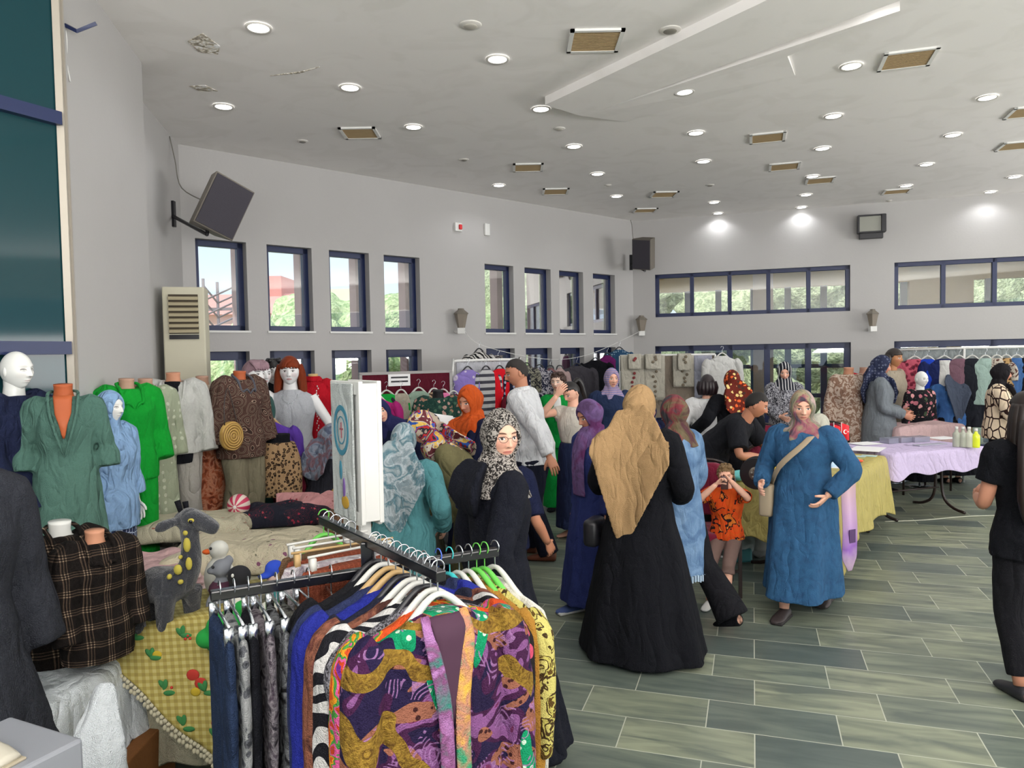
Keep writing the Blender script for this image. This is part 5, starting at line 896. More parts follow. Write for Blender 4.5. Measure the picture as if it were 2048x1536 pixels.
f = mann(478, 742, 5.55, 55, 'headless mannequin with orange neck in brown paisley coat and khaki trousers', MO, near=True, H=1.36, A=(.26, -.06, .81), B=(-.26, -.05, .81)); pai = cloth('brown_paisley', 'paisley', ['43302a', '8d7b6c', '2e211d'], 10); f.trousers(cloth('khaki_trousers', 'plain', ['6f6a58'], k=1.4), .115, .13); f.top('coat', pai, 1, .18, pad=.04, r0=.09, r1=.072); lapels(f, mat('dark_grey_collar', '3c3d44', .8), .06, .12, r=.010, top=.035)
# round straw bag
q = at(463, 872, 5.3); r = empty('straw_bag', q, R_(62)); r.scale = (.82,)*3; m = M(); sweep(m, [(0, -.035, 0, .10, .10), (0, -.03, 0, .118, .13), (0, .03, 0, .118, .13), (0, .035, 0, .10, .10)], 30, 1, (1, 0, 0)); t = NT('woven_straw'); w = t.n('TexWave', {'Vector': t.oc(), 'Scale': 14., 'Distortion': 1.5}, wave_type='RINGS', rings_direction='Y').outputs['Fac']; t.color(t.mix(w, lin('7a5a28', 1.4), lin('b08f4c', 1.4))); t.bump(w, .8, .01); obj('body', m, t.m, r, vox=.012, wr=.006)
m = M(); tube(m, [(-.07, 0, .10), (-.05, .02, .28), (0, .03, .42), (.04, .02, .28), (.07, 0, .10)], .005, 6, 4); obj('strap', m, m_dk, r); tag(r, 'round woven straw bag hanging between the mannequins', 'bag')
# wigged mannequins by the windows
f = mann(503, 722, 6.15, 62, 'white mannequin with short lilac pink wig and dark green satin dress', MWP, False, near=True, H=1.6); f.hair(cloth('lilac_pink_strands', 'plain', ['8a7078'], k=1.4, rough=.4), 'bangs', K=1.16, fringe=.045, side=-.05, nape=-.06, back=.12); f.gown('dress', cloth('bottle_green_satin', 'plain', ['1f4a44'], k=1.3, rough=.35), hem=.3, rx=.22, ry=.2, sleeves=False); m = M(); T = f.torso(1.03, .012)[2:5]; 
f = mann(522, 724, 6.65, 40, 'white mannequin with sleek black hair and one shouldered purple dress', MWP, False, near=True, H=1.6); f.hair(mat('black_wig', '17151a', .3), 'short', K=1.1, fringe=.07, side=-.06, nape=-.1, back=.1); f.gown('dress', cloth('purple_gold_print', 'blobs', ['6a4a80', 'c08a3c', '8a5a9a', '9a4a6a'], 12), hem=.3, rx=.22, ry=.2, sleeves=False, topcut=True)
f = mann(546, 718, 7.05, 25, 'white mannequin with black cropped wig, black scarf and gold leaf top', MWP, False, near=True); f.hair(mat('black_wig', '17151a', .3), 'curly', K=1.1, fringe=.05, side=-.03); f.gown('skirt', black, hem=.2, rx=.22, ry=.2, sleeves=False, topcut=True); f.top('top', cloth('gold_leaf_print', 'leopard', ['14120f', 'b09a4a', 'a08a3c'], 26), .5, -.0, pad=.012); m = M(); sweep(m, [tuple(f.neck+(0, 0, .08))+(.07, .065), tuple(f.neck+(0, 0, .0))+(.12, .10), tuple(f.neck+(0, -.02, -.05))+(.16, .12)], 24, 3, amp=.06); obj('scarf', m, black, f.root, vox=.01)
f = mann(579, 714, 6.75, 12, 'white mannequin with long red wig and sleeveless pale jumpsuit', MWP, False, near=True, B=(-.27, -.02, .81), A=(.36, -.22, .93), palm={1: (0, 0, 1), -1: (1, 0, 0)}); rw = cloth('copper_red_strands', 'plain', ['6e2c14'], k=1.4, rough=.4); f.hair(rw, 'long', K=1.14, fringe=.035, side=-.06, back=.1); wjs = cloth('pale_grey_linen', 'plain', ['9c9fa4'], k=1.4); f.trousers(wjs, .12, .15); f.top('bodice', wjs, .06, .02, pad=.012, arms=()); m = M(); T = f.torso(1.0, .02); sweep(m, [tuple(f.waist)+(.155, .125), tuple(f.waist+(0, 0, -.03))+(.157, .127)], 24, 1); obj('belt', m, wjs, f.root)
m = M(); sweep(m, [f.neck+(0, -.05, -.0)]*0 or [tuple(f.neck+(.05*s_*.0+.06*cos(a_), -.10-.03*sin(a_), -.03-.07*sin(a_)))+(.002, .002) for a_ in np.linspace(0, pi, 9) for s_ in (1,)], 5, 1); obj('necklace', m, m_chrome, f.root)
f = mann(626, 748, 7.15, 8, 'headless mannequin in red suit with white floral embroidery', skin_mat('mannequin_cream', 'b59a68', plain=True), near=True, H=1.4, A=(.25, -.05, .81), B=(-.25, -.05, .81)); red = cloth('crimson_crepe', 'plain', ['a01220'], k=1.4); f.gown('suit', red, hem=.12, rx=.28, ry=.22, L=.95, r0=.085, r1=.085, pad=.03); m = M(); sweep(m, [tuple(f.neck+(0, 0, .06))+(.075, .07), tuple(f.neck+(0, 0, .0))+(.13, .10)], 20, 3); obj('cowl', m, red, f.root)
m = M()
for i in range(9): m.ball(f.neck+(-.105+.004*i, -.14-.012*min(i, 4), -.06-i*.055), (.011, .006, .011), 8)
for i in range(22): m.ball(f.neck+(.06+.012*sin(i*1.9), -.145-.006*min(i, 6), -.05-i*.026), (.007, .006, .012), 6)
obj('embroidery', m, m_white, f.root)
# leopard skirt form on the stall, hanging purple top behind it
q = at(560, 985, 5.75); r = empty('skirt_form', (q[0], q[1], .78)); h = at(560, 868, 5.75)[2]-.78; m = M(); sweep(m, [(0, 0, 0, .17, .12), (0, 0, h*.35, .175, .13), (0, 0, h*.6, .165, .125), (0, 0, h*.83, .13, .105), (0, 0, h*.87, .115, .09)], 28, 4, amp=.012, nf=8); obj('leopard_skirt', m, cloth('leopard_print', 'leopard', ['94795a', '5c4632', '1d1612'], 38, k=1.35), r); m = M(); sweep(m, [(0, 0, h*.84, .10, .085), (0, 0, h*.9, .088, .075), (0, 0, h, .09, .078)], 24, 3); obj('black_waist', m, black, r); tag(r, 'leopard print skirt on a short black form at the end of the stall', 'dress form')
# plaid shirt busts in the foreground, dark coat at the very edge
plaid = cloth('brown_black_plaid', 'plaid', ['15110f', '45382e', '8d7c68'], 9.0, k=1.25)
def bust(px, py, Y, yaw, H, label, skin, **q):
    x, y, z = at(px, py, Y); sc = H/1.65; f = Fig('mannequin', x, y, yaw, H, skin=skin, headless=True, bust=True, noarms=True, z0=z-1.465*sc, near=True, **q); tag(f.root, label, 'mannequin'); return f
f = bust(118, 1042, 2.92, 55, 1.2, 'small bust with white neck in dark plaid shirt at the lower left', MW, A=(.12, -.27, 1.02), B=(-.25, -.02, .93)); f.top('plaid_shirt', plaid, 1, .16, pad=.03, r0=.085, r1=.062, wr=.02); lapels(f, plaid, .06, .14, r=.011, top=.04)
m = M(); m.box(f.neck+(-.09, -.15, -.25), (.11, .012, .12)); obj('chest_pocket', m, plaid, f.root, bevel=.004)
f = bust(188, 1060, 2.80, 50, 1.0, 'small bust with tan square neck in dark plaid shirt beside the giraffe toy', MT, A=(.24, -.03, .81), B=(-.22, -.12, .80)); f.top('plaid_shirt', plaid, 1.0, .20, pad=.03, r0=.088, r1=.065, wr=.010); lapels(f, plaid, .06, .14, r=.011, top=.04)
f = mann(-122, 915, 2.35, 62, 'headless mannequin in charcoal coat cut by the left edge', MBK, near=True, A=(.27, -.02, .81), B=(-.27, -.05, .81)); f.gown('charcoal_coat', cloth('charcoal_wool', 'plain', ['282a30'], k=1.3), hem=.45, rx=.30, ry=.26, r0=.08, r1=.065, pad=.02)
# right-hand side
f = mann(1697, 735, 9.55, 5, 'headless mannequin in long sleeved dusty floral dress', MT, A=(.24, -.03, .81), B=(-.25, -.02, .81)); f.gown('floral_dress', cloth('dusty_leaf_print', 'flecks', ['7a5f50', 'a8988a'], 16), hem=.15, rx=.26, ry=.22, r0=.062)
f = mann(1784, 698, 10.1, 35, 'tan mannequin with dark bob in belted beige dress', skin_mat('mannequin_brown', '9a6a48'), False, A=(.27, -.03, .81), B=(-.26, -.03, .81)); f.hair(mat('dark_brown_wig', '32241d', .4), 'bob', K=1.14, fringe=.05, side=-.09, back=.12); f.gown('beige_dress', cloth('stone_beige', 'plain', ['8f8676'], k=1.4), hem=.1, rx=.28, ry=.24, r0=.08)
f = mann(1840, 742, 9.65, 15, 'bald white mannequin in black floral top', MW, False, A=(.25, -.03, .81), B=(-.25, -.03, .81)); f.gown('dress', black, hem=.1, rx=.22, ry=.2, sleeves=False, topcut=True); f.top('floral_top', cloth('black_rose_print', 'floral', ['17151a', 'a0606a', '3c4a38', 'c08a8a'], 14), .9, .0)
f = mann(1728, 735, 10.2, 5, 'headless mannequin in red blouse behind the woman in the grey coat', MT2); f.gown('red_dress', red, hem=.3, rx=.24, ry=.2)
f = mann(876, 780, 7.7, 0, 'black dress form in dark green floral dress with pink belt', MBK, A=(.27, -.04, .81), B=(-.27, -.04, .81), noarms=True); f.gown('floral_dress', cloth('dark_green_rose_print', 'floral', ['1f3a34', '8a6a58', '3d5a48', 'a3857a'], 20), hem=.2, rx=.28, ry=.22, L=.5, r0=.085, r1=.085); m = M(); w_ = f.waist; sweep(m, [tuple(w_+(0, 0, .03))+(.172, .137), tuple(w_+(0, 0, -.03))+(.176, .141)], 24, 1); obj('belt', m, mat('dusty_pink_belt', '7d5a58', .6), f.root)
# ---------------------------------------------------------------- hanging clothes
m_hw = mat('white_hanger', 'b5b5b0', .4, 1.3); m_hk = mat('black_hanger', '1c1c20', .35); m_wood = mat('wooden_hanger', 'a08458', .5, 1.3)
HG = {'white': m_hw, 'chrome': m_chrome, 'black': m_hk, 'wood': m_wood, 'blue': mat('blue_hanger', '3d5ab0', .4), 'teal': mat('teal_hanger', '2f9a9c', .4), 'green': mat('green_hanger', '4f9a3c', .4)}
def hang(label, loc, rz, mt, kind='shirt', W=.42, L=.62, sl=.5, hg='white', group=None, D=.055, flare=1.0, name=None, near=False, open_=False, hookc=None, lean=0):
    """A garment on its hanger; the origin is the point where the hook meets the rail, the cloth hangs in local XZ."""
    m = M(); w = W/2; z1 = -.13
    nm = {'shirt': 'hanging_shirt', 'dress': 'hanging_dress', 'trousers': 'hanging_trousers', 'vest': 'hanging_vest', 'skirt': 'hanging_skirt', 'towel': 'hanging_towel'}[kind]
    if kind in ('shirt', 'vest', 'dress'):
        fl = flare; Z = lambda t_: z1-.04-(L-.04)*t_
        rows = [(0, 0, z1+.02, w*.30, D*.7), (0, 0, z1-.005, w*.50, D*.8), (0, 0, z1-.045, w*.93, D*.85), (0, 0, Z(.08), w, D), (0, 0, Z(.30), w*.93, D*1.1), (0, 0, Z(.5 if kind == 'dress' else .6), w*(.80 if kind == 'dress' else .92), D), (0, 0, Z(.8), w*(.92+.25*(fl-1)), D*1.1*fl), (0, 0, Z(1), w*fl, D*1.2*fl)]
        sweep(m, rows, 40, 4, amp=.05, nf=7, ph=random.random()*6, grow=lambda g: g)
        if kind != 'vest' and sl > 0:
            for s_ in (-1, 1): tube(m, [(s_*w*.8, 0, z1-.05), (s_*w*1.02, 0, z1-.10), (s_*(w*1.05+.015), -.01, z1-.08-sl*.5), (s_*(w*1.05+.015), -.02, z1-.08-sl)], [D*.9, D*1.1, D*.95, D*.85], 14, 4)
    elif kind == 'trousers':
        for s_ in (-1, 1): tube(m, [(s_*w*.45, 0, z1+.01), (s_*w*.5, 0, z1-.12), (s_*w*.48, 0, z1-L*.6), (s_*w*.5, 0, z1-L)], [w*.46, w*.55, w*.46, w*.5], 14, 4, amp=.06)
        m.v = [v*np.array([1, D/w*1.2, 1]) for v in m.v]
    elif kind == 'skirt':
        sweep(m, [(0, 0, z1+.015, w*.95, D*.6), (0, 0, z1-.02, w, D*.8), (0, 0, z1-.06, w*1.02, D), (0, 0, z1-L, w*1.2*flare, D*1.3)], 44, 5, amp=.05, nf=13)
    o = obj(name or nm, m, mt, None, vox=.007 if near else .011, wr=.008); o.location = loc; o.rotation_euler = (0, lean, rz)
    h = M(); hm = HG[hg]
    if kind in ('trousers', 'skirt'):
        h.box((0, 0, -.072), (W*.85, .007, .007))
        for s_ in (-1, 1): h.box((s_*W*.38, 0, -.105), (.018, .024, .055))
    else: tube(h, [(-w*.88, 0, z1-.055), (-w*.5, 0, z1-.022), (-.04, 0, -.088), (0, 0, -.070), (.04, 0, -.088), (w*.5, 0, z1-.022), (w*.88, 0, z1-.055)], [.006, .012, .010, .008, .010, .012, .006], 8, 3)
    ho = obj('hanger', h, hm, o); k = M(); tube(k, [(0, 0, -.07), (0, 0, -.03), (.016, 0, -.012), (.02, 0, .006), (.008, 0, .021), (-.010, 0, .019), (-.02, 0, .004)], .0022, 6, 3); obj('hook', k, HG[hookc] if hookc else m_chrome, ho)
    return tag(o, label, {'shirt': 'shirt', 'dress': 'dress', 'trousers': 'trousers', 'vest': 'vest', 'skirt': 'skirt', 'towel': 'towel'}[kind], group)
# ---- foreground four-armed rack
CC = np.array([-.47, 2.33]); d1 = unit([.574, -.819]); d2 = unit([.888, .459]); ZT, ZL = 1.262, 1.165
r = empty('clothes_rack', (CC[0], CC[1], 0)); mbk = mat('glossy_black_steel', '0f0f14', .18, 1.2, spec=.8); m = M()
def bar(m, a, b, z, w=.03): a, b = np.array(a), np.array(b); c = (a+b)/2; d = b-a; m.box((c[0], c[1], z), (np.linalg.norm(d), w, w), rz=math.atan2(d[1], d[0])); return m
bar(m, d1*-.40, d1*.475, ZT); obj('top_rail', m, mbk, r, smooth=False, bevel=.004)
m = M(); bar(m, d2*-.47, d2*.46, ZL); obj('cross_rail', m, mbk, r, smooth=False, bevel=.004); m = M(); m.box((0, 0, ZT/2), (.04, .04, ZT)); obj('post', m, mbk, r, smooth=False, bevel=.004)
for dd in (d1, -d1, d2, -d2): m = M(); bar(m, dd*0, dd*.42, .03); m.box((dd[0]*.42, dd[1]*.42, .015), (.04, .04, .03)); obj('foot_bar', m, mbk, r, smooth=False, bevel=.003)
tag(r, 'black four-armed clothes rack in the foreground', 'clothes rack')
def rail_pt(d, t_, z): return (CC[0]+d[0]*t_, CC[1]+d[1]*t_, z+.018)
RZ1 = R_(35); RZ2 = -R_(62.7)
G = 'clothes on the front arm of the rack'
baro = cloth('baroque_print', 'baroque', [], 1, k=1.05); F1 = [(.455, baro, 'shirt', .43, .66, .5, 'white', 'purple, gold and green baroque print cardigan at the front of the rack'), (.415, cloth('orange_floral_print', 'blobs', ['a8401c', 'b8781e', '3a7434', 'a84878', '9a3418', '5a2670'], 11), 'shirt', .45, .62, .5, 'white', 'orange dress with green leaves right behind the baroque cardigan'), (.375, cloth('grey_tweed', 'flecks', ['2b2a2d', '6b6a70'], 90), 'shirt', .44, .6, .1, 'black', 'grey speckled knit on the front arm of the rack'), (.335, cloth('zigzag_black_white', 'zebra', ['15151a', 'a9a8a6'], 7), 'shirt', .47, .62, .5, 'white', 'black and white chevron blouse on the front arm of the rack'), (.295, cloth('brown_rose_print', 'smooth', ['3d241f', '6f4636', '54302a'], 16), 'shirt', .49, .56, .48, 'white', 'brown floral blouse on the front arm of the rack'), (.25, cloth('dark_navy_cloth', 'plain', ['1b1d2c']), 'shirt', .44, .6, .3, 'black', 'dark navy top on a black hanger on the front arm'), (.20, cloth('royal_blue_cloth', 'plain', ['1d2474'], k=1.4), 'shirt', .50, .5, .45, 'wood', 'royal blue top on a wooden hanger on the front arm'), (.15, cloth('slate_blue_cloth', 'plain', ['232a48']), 'shirt', .48, .55, .4, 'wood', 'slate blue top on a wooden hanger beside the royal blue one'), (.10, black, 'shirt', .46, .6, .4, 'white', 'black top nearest the post on the front arm'), (.055, blackp, 'shirt', .44, .55, .3, 'black', 'black sleeveless top against the post')]
for t_, mt, kd, W_, L_, sl, hg, lb in F1:
    o = hang(lb, rail_pt(d1, t_, ZT), RZ1+R_(random.uniform(-3, 3)), mt, kd, W_, L_, sl, hg, G, near=True)
    if mt is baro:   # open front: dark lining showing in the V with contrast bands
        m = M(); sweep(m, [(0, -.030, -.118, .05, .006), (0, -.060, -.15, .048, .008), (0, -.066, -.22, .036, .008), (0, -.070, -.32, .018, .006), (0, -.066, -.40, .004, .004)], 14, 3); obj('lining', m, mat('plum_lining', '341a2c', .8), o)
        for s_, c in ((-1, cloth('lilac_band', 'smooth', ['8d6390', '6a3f62', '2f6a60'], 14)), (1, cloth('gold_green_band', 'smooth', ['2f7a58', '9a6a58', 'b08a3c'], 14))):
            m = M(); sweep(m, [(s_*.058, -.03, -.112, .012, .005), (s_*.054, -.064, -.18, .020, .005), (s_*.030, -.075, -.32, .022, .005), (s_*.024, -.079, -.45, .022, .005), (s_*.026, -.082, -.60, .022, .005), (s_*.028, -.084, -.78, .024, .005)], 10, 4); obj('front_band', m, c, o)
G2 = 'clothes on the right arm of the rack'
F2 = [(.06, mat('cream_knit', '8f887a', .9), 'shirt', .40, .5, .1, 'white', 'cream top nearest the post on the right arm'), (.10, cloth('brown_cream_floral', 'floral', ['5a4236', '8a7460', '3a2a24', 'a08a74'], 22), 'shirt', .46, .55, .2, 'white', 'brown rose print dress on the right arm of the rack'), (.15, mat('dark_slate', '252a36', .9), 'shirt', .42, .5, .2, 'white', 'dark slate top on a white hanger of the right arm'), (.19, cloth('denim_small', 'plain', ['39486a']), 'shirt', .40, .5, .3, 'white', 'denim blue top on the right arm'), (.24, cloth('burgundy_dots', 'dots', ['5e1526', 'b5a0a0'], 14), 'shirt', .44, .6, .4, 'blue', 'burgundy polka dot blouse on a blue hanger'), (.28, cloth('leaf_green', 'plain', ['1e7a3c']), 'shirt', .40, .55, .3, 'teal', 'green top on a teal hanger of the right arm'), (.315, cloth('dusty_pink', 'plain', ['9a5a58']), 'shirt', .42, .6, .4, 'white', 'dusty pink blouse on the right arm'), (.35, cloth('black_pink_rose', 'floral', ['1c181a', 'a84058', '2a3a2a', 'a84058'], 10), 'shirt', .44, .75, .3, 'white', 'black top with small pink roses on the right arm'), (.38, cloth('mustard_knit', 'plain', ['8a6428']), 'dress', .42, .85, .5, 'green', 'mustard knit cardigan on a green hanger'), (.41, cloth('yellow_brown_blot', 'blobs', ['a8a05c', '3a2c18', 'a09850', '4a3818'], 16), 'dress', .44, .80, .4, 'green', 'yellow dress with dark brown blots on the right arm'), (.45, cloth('white_fur', 'plain', ['b5b3aa'], k=1.4, sheen=.5), 'vest', .40, .72, 0, 'white', 'white fluffy fur vest at the end of the right arm')]
for t_, mt, kd, W_, L_, sl, hg, lb in F2:
    o = hang(lb, rail_pt(d2, t_, ZL), RZ2+R_(5+30*t_+random.uniform(-3, 3)), mt, kd, W_+.08, L_, sl, hg, G2, D=.038, near=True, hookc=hg if hg in ('blue', 'teal', 'green') else None)
    if 'fur' in lb: d = o.modifiers.new('fur', 'DISPLACE'); d.texture = LEAF; d.strength = .03; d.mid_level = .4
G3 = 'trousers clipped along the left arm of the rack'
F3 = [(-.445, cloth('dark_blue_denim', 'plain', ['1f2c44'], k=1.3), 'dark blue jeans clipped at the tip of the left arm'), (-.405, cloth('grey_snakeskin', 'leopard', ['7a7c7c', '34363a', '4a4c50'], 30), 'grey snakeskin print trousers on the left arm'), (-.365, black, 'black trousers on the left arm of the rack'), (-.33, cloth('plum_grey_mottle', 'smooth', ['2a262c', '6f6a6e', '3c343c'], 26), 'plum and grey mottled trousers on the left arm'), (-.285, cloth('black_grey_blot', 'smooth', ['141415', '66686a', '1c1c1e'], 20), 'black and grey blotched trousers on the left arm'), (-.235, cloth('black_olive_blot', 'smooth', ['121213', '5c5d58', '1a1a1a'], 24), 'black and olive blotched trousers on the left arm'), (-.19, cloth('tiger_brown', 'zebra', ['3d342c', '7d705e'], 16), 'brown tiger stripe trousers on the left arm'), (-.12, cloth('zebra_black_white', 'zebra', ['121214', '9a9a98'], 8), 'black and white zebra shorts on the left arm')]
for t_, mt, lb in F3: hang(lb, rail_pt(d2, t_, ZL), RZ2+R_(random.uniform(-6, 6)), mt, 'trousers', .34, .95 if 'shorts' not in lb else .3, 0, 'chrome', G3, D=.03, near=True)
G4 = 'skirts on the far arm of the rack'; rust = cloth('rust_cord', 'stripex', ['6a3424', '743c2a'], 60)
for t_, mt, lb in [(-.14, rust, 'rust brown elastic waist skirt nearest the post'), (-.20, cloth('pale_print', 'smooth', ['8a8288', 'a8a4a6', '6f6870'], 20), 'pale grey printed skirt on the far arm'), (-.27, rust, 'rust brown elastic waist skirt further along the far arm'), (-.34, cloth('olive_brown_cloth', 'plain', ['54402f']), 'brown leather look skirt at the end of the far arm')]:
    hang(lb, rail_pt(d1, t_, ZT), RZ1+R_(random.uniform(-5, 5)), mt, 'skirt', .36 if 'pale' not in lb else .42, .5, 0, 'white' if 'pale' not in lb else 'wood', G4, D=.04, near=True)
hang('beige top on a green hanger at the tip of the far rack arm', rail_pt(d1, -.385, ZT), RZ1, cloth('beige_small', 'plain', ['7d6a52']), 'vest', .36, .4, 0, 'green', G4, near=True, hookc='green')
# ---- white folding plastic board with printed towel
tpc = at(706, 752, 3.30); r = empty('folding_board_stand', (tpc[0], tpc[1], 0), R_(-56)); zt = tpc[2]; m = M()
for dy in (-.035, .05):
    for s_ in (-1, 1): m.box((s_*.155, dy, zt-.33), (.03, .02, .62))
    m.box((0, dy, zt-.05), (.30, .018, .06)); m.box((0, dy, zt-.62), (.30, .018, .06)); m.box((0, dy+.004, zt-.34), (.28, .008, .56))
m.box((.158, .008, zt-.33), (.012, .10, .60)); obj('panels', m, m_white, r, smooth=False, bevel=.006)
m = M()
for s_ in (-1, 1): m.box((s_*.09, .0, zt-.70), (.03, .05, .14)); m.box((s_*.09, .0, (zt-.7)/2), (.022, .022, zt-.72))
m.box((0, 0, .02), (.34, .30, .03)); obj('legs', m, m_white, r, smooth=False, bevel=.004)
m = M(); m.box((-.01, -.052, zt-.33), (.255, .010, .60)); to = obj('towel', m, cloth('white_towelling', 'plain', ['b5bab8'], k=1.35), r, smooth=False, bevel=.004); bl = mat('emblem_blue', '3f7f94', .8, 1.2)
m = M(); n = 40
for r0, r1 in ((.078, .098), (.05, .055)):
    V = [(-.01+ra*cos(a_)*.9, -.0585, zt-.24+ra*1.15*sin(a_)) for ra in (r0, r1) for a_ in np.linspace(0, 2*pi, n, endpoint=False)]; m.add(V, [(i, (i+1) % n, n+(i+1) % n, n+i) for i in range(n)])
e = obj('emblem_ring', m, bl, to, smooth=False); so = e.modifiers.new('thick', 'SOLIDIFY'); so.thickness = .002
m = M(); m.box((-.01, -.058, zt-.24), (.008, .003, .07)); m.box((-.01, -.058, zt-.235), (.035, .003, .008)); obj('emblem_figure', m, mat('emblem_red', '8a4a54', .8), to, smooth=False)
m = M(); m.ball((-.03, -.058, zt-.42), (.018, .003, .045), 10); obj('blue_motif', m, bl, to); m = M(); m.ball((.005, -.058, zt-.50), (.016, .003, .05), 10); obj('purple_motif', m, mat('motif_purple', '6a4f8a', .8), to); m = M(); m.ball((.015, -.058, zt-.56), (.045, .003, .03), 12); obj('gold_motif', m, mat('motif_gold', 'a8842c', .8), to)
tag(r, 'white plastic folding board stand holding a towel printed with a blue round emblem', 'board stand')
# ---------------------------------------------------------------- left stall
TN = [np.array(v) for v in ((-1.62, 3.04), (-1.02, 2.97), (-1.05, 3.58), (-1.70, 3.66))]; table(TN, .70, 'small table under the fruit print cloth at the near end of the stall'); table_cloth('tablecloth', TN, .71, .5, cloth('cream_ground_cloth', 'plain', ['8d8a78'], k=1.35), 'plain cream cloth under the fruit print cloth', seed=19)
TL = [np.array(v) for v in ((-2.15, 3.78), (-1.08, 3.66), (-.62, 6.0), (-1.75, 6.25))]
table(TL, .70, 'long table under the cream and yellow cloths of the textile stall'); table_cloth('tablecloth', TL, .71, .5, cloth('cream_ground_cloth', 'plain', ['8d8a78'], k=1.35), 'plain cream cloth covering the long textile stall table', seed=9, lump=.0)
emb = cloth('embroidered_cream', 'sprig', ['a59d88', '6a4458', '5c5a4a'], 16, k=1.45); m_pink = cloth('powder_pink_linen', 'plain', ['a88a8a'], k=1.4)
def pile(px, py, Y, w, d, h, rz, mt, label, n=4, z0=.72, group='folded linens on the stall', lay=.022, name='folded_linen', lump=.02):
    q = at(px, py, Y)
    V = []; m = M(); nx, ny = 18, 14; rn = random.Random(int(px+py))
    for i in range(ny+1):
        for j in range(nx+1):
            u, v = j/nx*2-1, i/ny*2-1; e = 1-max(abs(u)**8, abs(v)**8); zz = h*(.55+.45*e)+lump*noise.noise(Vector((u*2.3+px, v*2, 0)))+.012*sin(u*9+v*3); V.append((u*w/2*(1+.05*sin(v*5)), v*d/2*(1+.04*sin(u*6)), max(.01, zz)))
    N = len(V); V += [(x*1.03, y*1.03, 0) for x, y, z in V]; F = [(i*(nx+1)+j, i*(nx+1)+j+1, (i+1)*(nx+1)+j+1, (i+1)*(nx+1)+j) for i in range(ny) for j in range(nx)]; F2_ = [tuple(N+k for k in f[::-1]) for f in F]
    ed = [j for j in range(nx+1)]+[(nx+1)*i+nx for i in range(1, ny+1)]+[ny*(nx+1)+j for j in range(nx-1, -1, -1)]+[(nx+1)*i for i in range(ny-1, 0, -1)]
    m.add(V, F+F2_+[(ed[k-1], N+ed[k-1], N+ed[k], ed[k]) for k in range(len(ed))]); o = obj(name, m, mt, wr=.012); sb = o.modifiers.new('sub', 'SUBSURF'); sb.levels = sb.render_levels = 1; o.location = (q[0], q[1], z0); o.rotation_euler.z = rz; return tag(o, label, 'folded linen', group)
pile(505, 1075, 4.1, .85, .62, .13, R_(12), emb, 'large cream bedspread with purple embroidered flowers on the stall'); pile(380, 1040, 4.75, .75, .45, .12, R_(14), cloth('cream_knot_print', 'sprig', ['9f9a86', '6a5040', '8a5a50'], 18), 'cream cloth with brown embroidery behind the giraffe toy')
for i in range(4): pile(290-6*i, 1120-7*i, 3.75, .62-.02*i, .5, .022, R_(14+3*i), m_pink if i % 2 else cloth('blush_linen', 'plain', ['b09c98'], k=1.4), ['lowest blush sheet of the pink linen stack left of the giraffe', 'second sheet up of the pink linen stack left of the giraffe', 'third sheet up of the pink linen stack left of the giraffe', 'top sheet of the pink linen stack left of the giraffe'][i], z0=.72+.024*i)
pile(575, 1018, 5.05, .62, .3, .13, R_(14), cloth('black_red_embroidery', 'sprig', ['1b1c26', '7a2434', '8a3a44'], 24), 'black cloth with red embroidered roses on the stall'); pile(655, 1008, 5.2, .40, .34, .16, R_(20), cloth('rose_pink_embroidered', 'sprig', ['b07f80', '8a3a44', '7a4a48'], 26, k=1.4), 'rose pink embroidered runner next to the black cloth')
q = at(595, 978, 5.45); m = M(); tube(m, [(-.16, 0, 0), (-.1, .01, 0), (.1, 0, 0), (.16, .01, 0)], [.045, .052, .052, .044], 14, 3); o = obj('rolled_linen', m, cloth('rose_pink_embroidered', 'floral', []), wr=.01); o.location = (q[0], q[1], .80); tag(o, 'rolled rose pink cloth with a red flower at the end of the stall', 'folded linen', 'folded linens on the stall')
pile(700, 1040, 4.6, .30, .28, .16, R_(20), cloth('brown_leather_look', 'plain', ['5c4433'], k=1.3), 'brown heap of cloth behind the white board stand'); pile(700, 960, 5.85, .35, .2, .08, R_(0), cloth('yellow_folded', 'plain', ['a58a48']), 'yellow and purple folded cloths beyond the board stand')
pile(835, 905, 6.2, .9, .5, .10, R_(5), cloth('white_sheet_linen', 'plain', ['a8a9ae'], k=1.4), 'white sheets on the table between the leaning women', z0=.76)
T5 = [np.array(v) for v in ((-1.45, 5.95), (-.45, 5.75), (-.35, 6.35), (-1.35, 6.55))]; T5 = [v+(.35, .15) for v in T5]; table(T5, .75, 'table behind the woman in the teal cardigan'); table_cloth('tablecloth', T5, .755, .45, cloth('white_sheet_linen', 'plain', []), 'white cloth on the table behind the teal cardigan', seed=3)
for i, (px, py, rz) in enumerate([(880, 862, .3), (905, 868, -.2)]): q = at(px, py, 5.9); m = M(); m.box((0, 0, 0), (.22, .30, .003), rot=Rm(20, 60, 10)); o = obj('paper_sheet', m, m_paper, smooth=False); o.location = q; tag(o, ['white sheet of paper held up in front of the orange headscarf', 'second white sheet held by the woman in the orange headscarf'][i], 'paper')
q = at(480, 1000, 4.95); r = empty('striped_ball', (q[0]-.01, q[1], .865)); m = M(); m.ball((0, 0, 0), .075, 24); t = NT('ball_stripes'); sp = t.n('SeparateXYZ', {0: t.oc()}); an = t.math('ARCTAN2', sp.outputs[0], sp.outputs[2]); t.color(t.ramp(t.math('FRACT', t.math('MULTIPLY', an, 1.27)), [(0, lin('a02848', 1.4)), (.5, lin('b9aaa0', 1.4))])); obj('shell', m, t.m, r); m = M(); m.ball((0, -.074, 0), (.012, .004, .012), 10); obj('valve', m, m_white, r); tag(r, 'small crimson and white striped ball on the stall', 'ball')
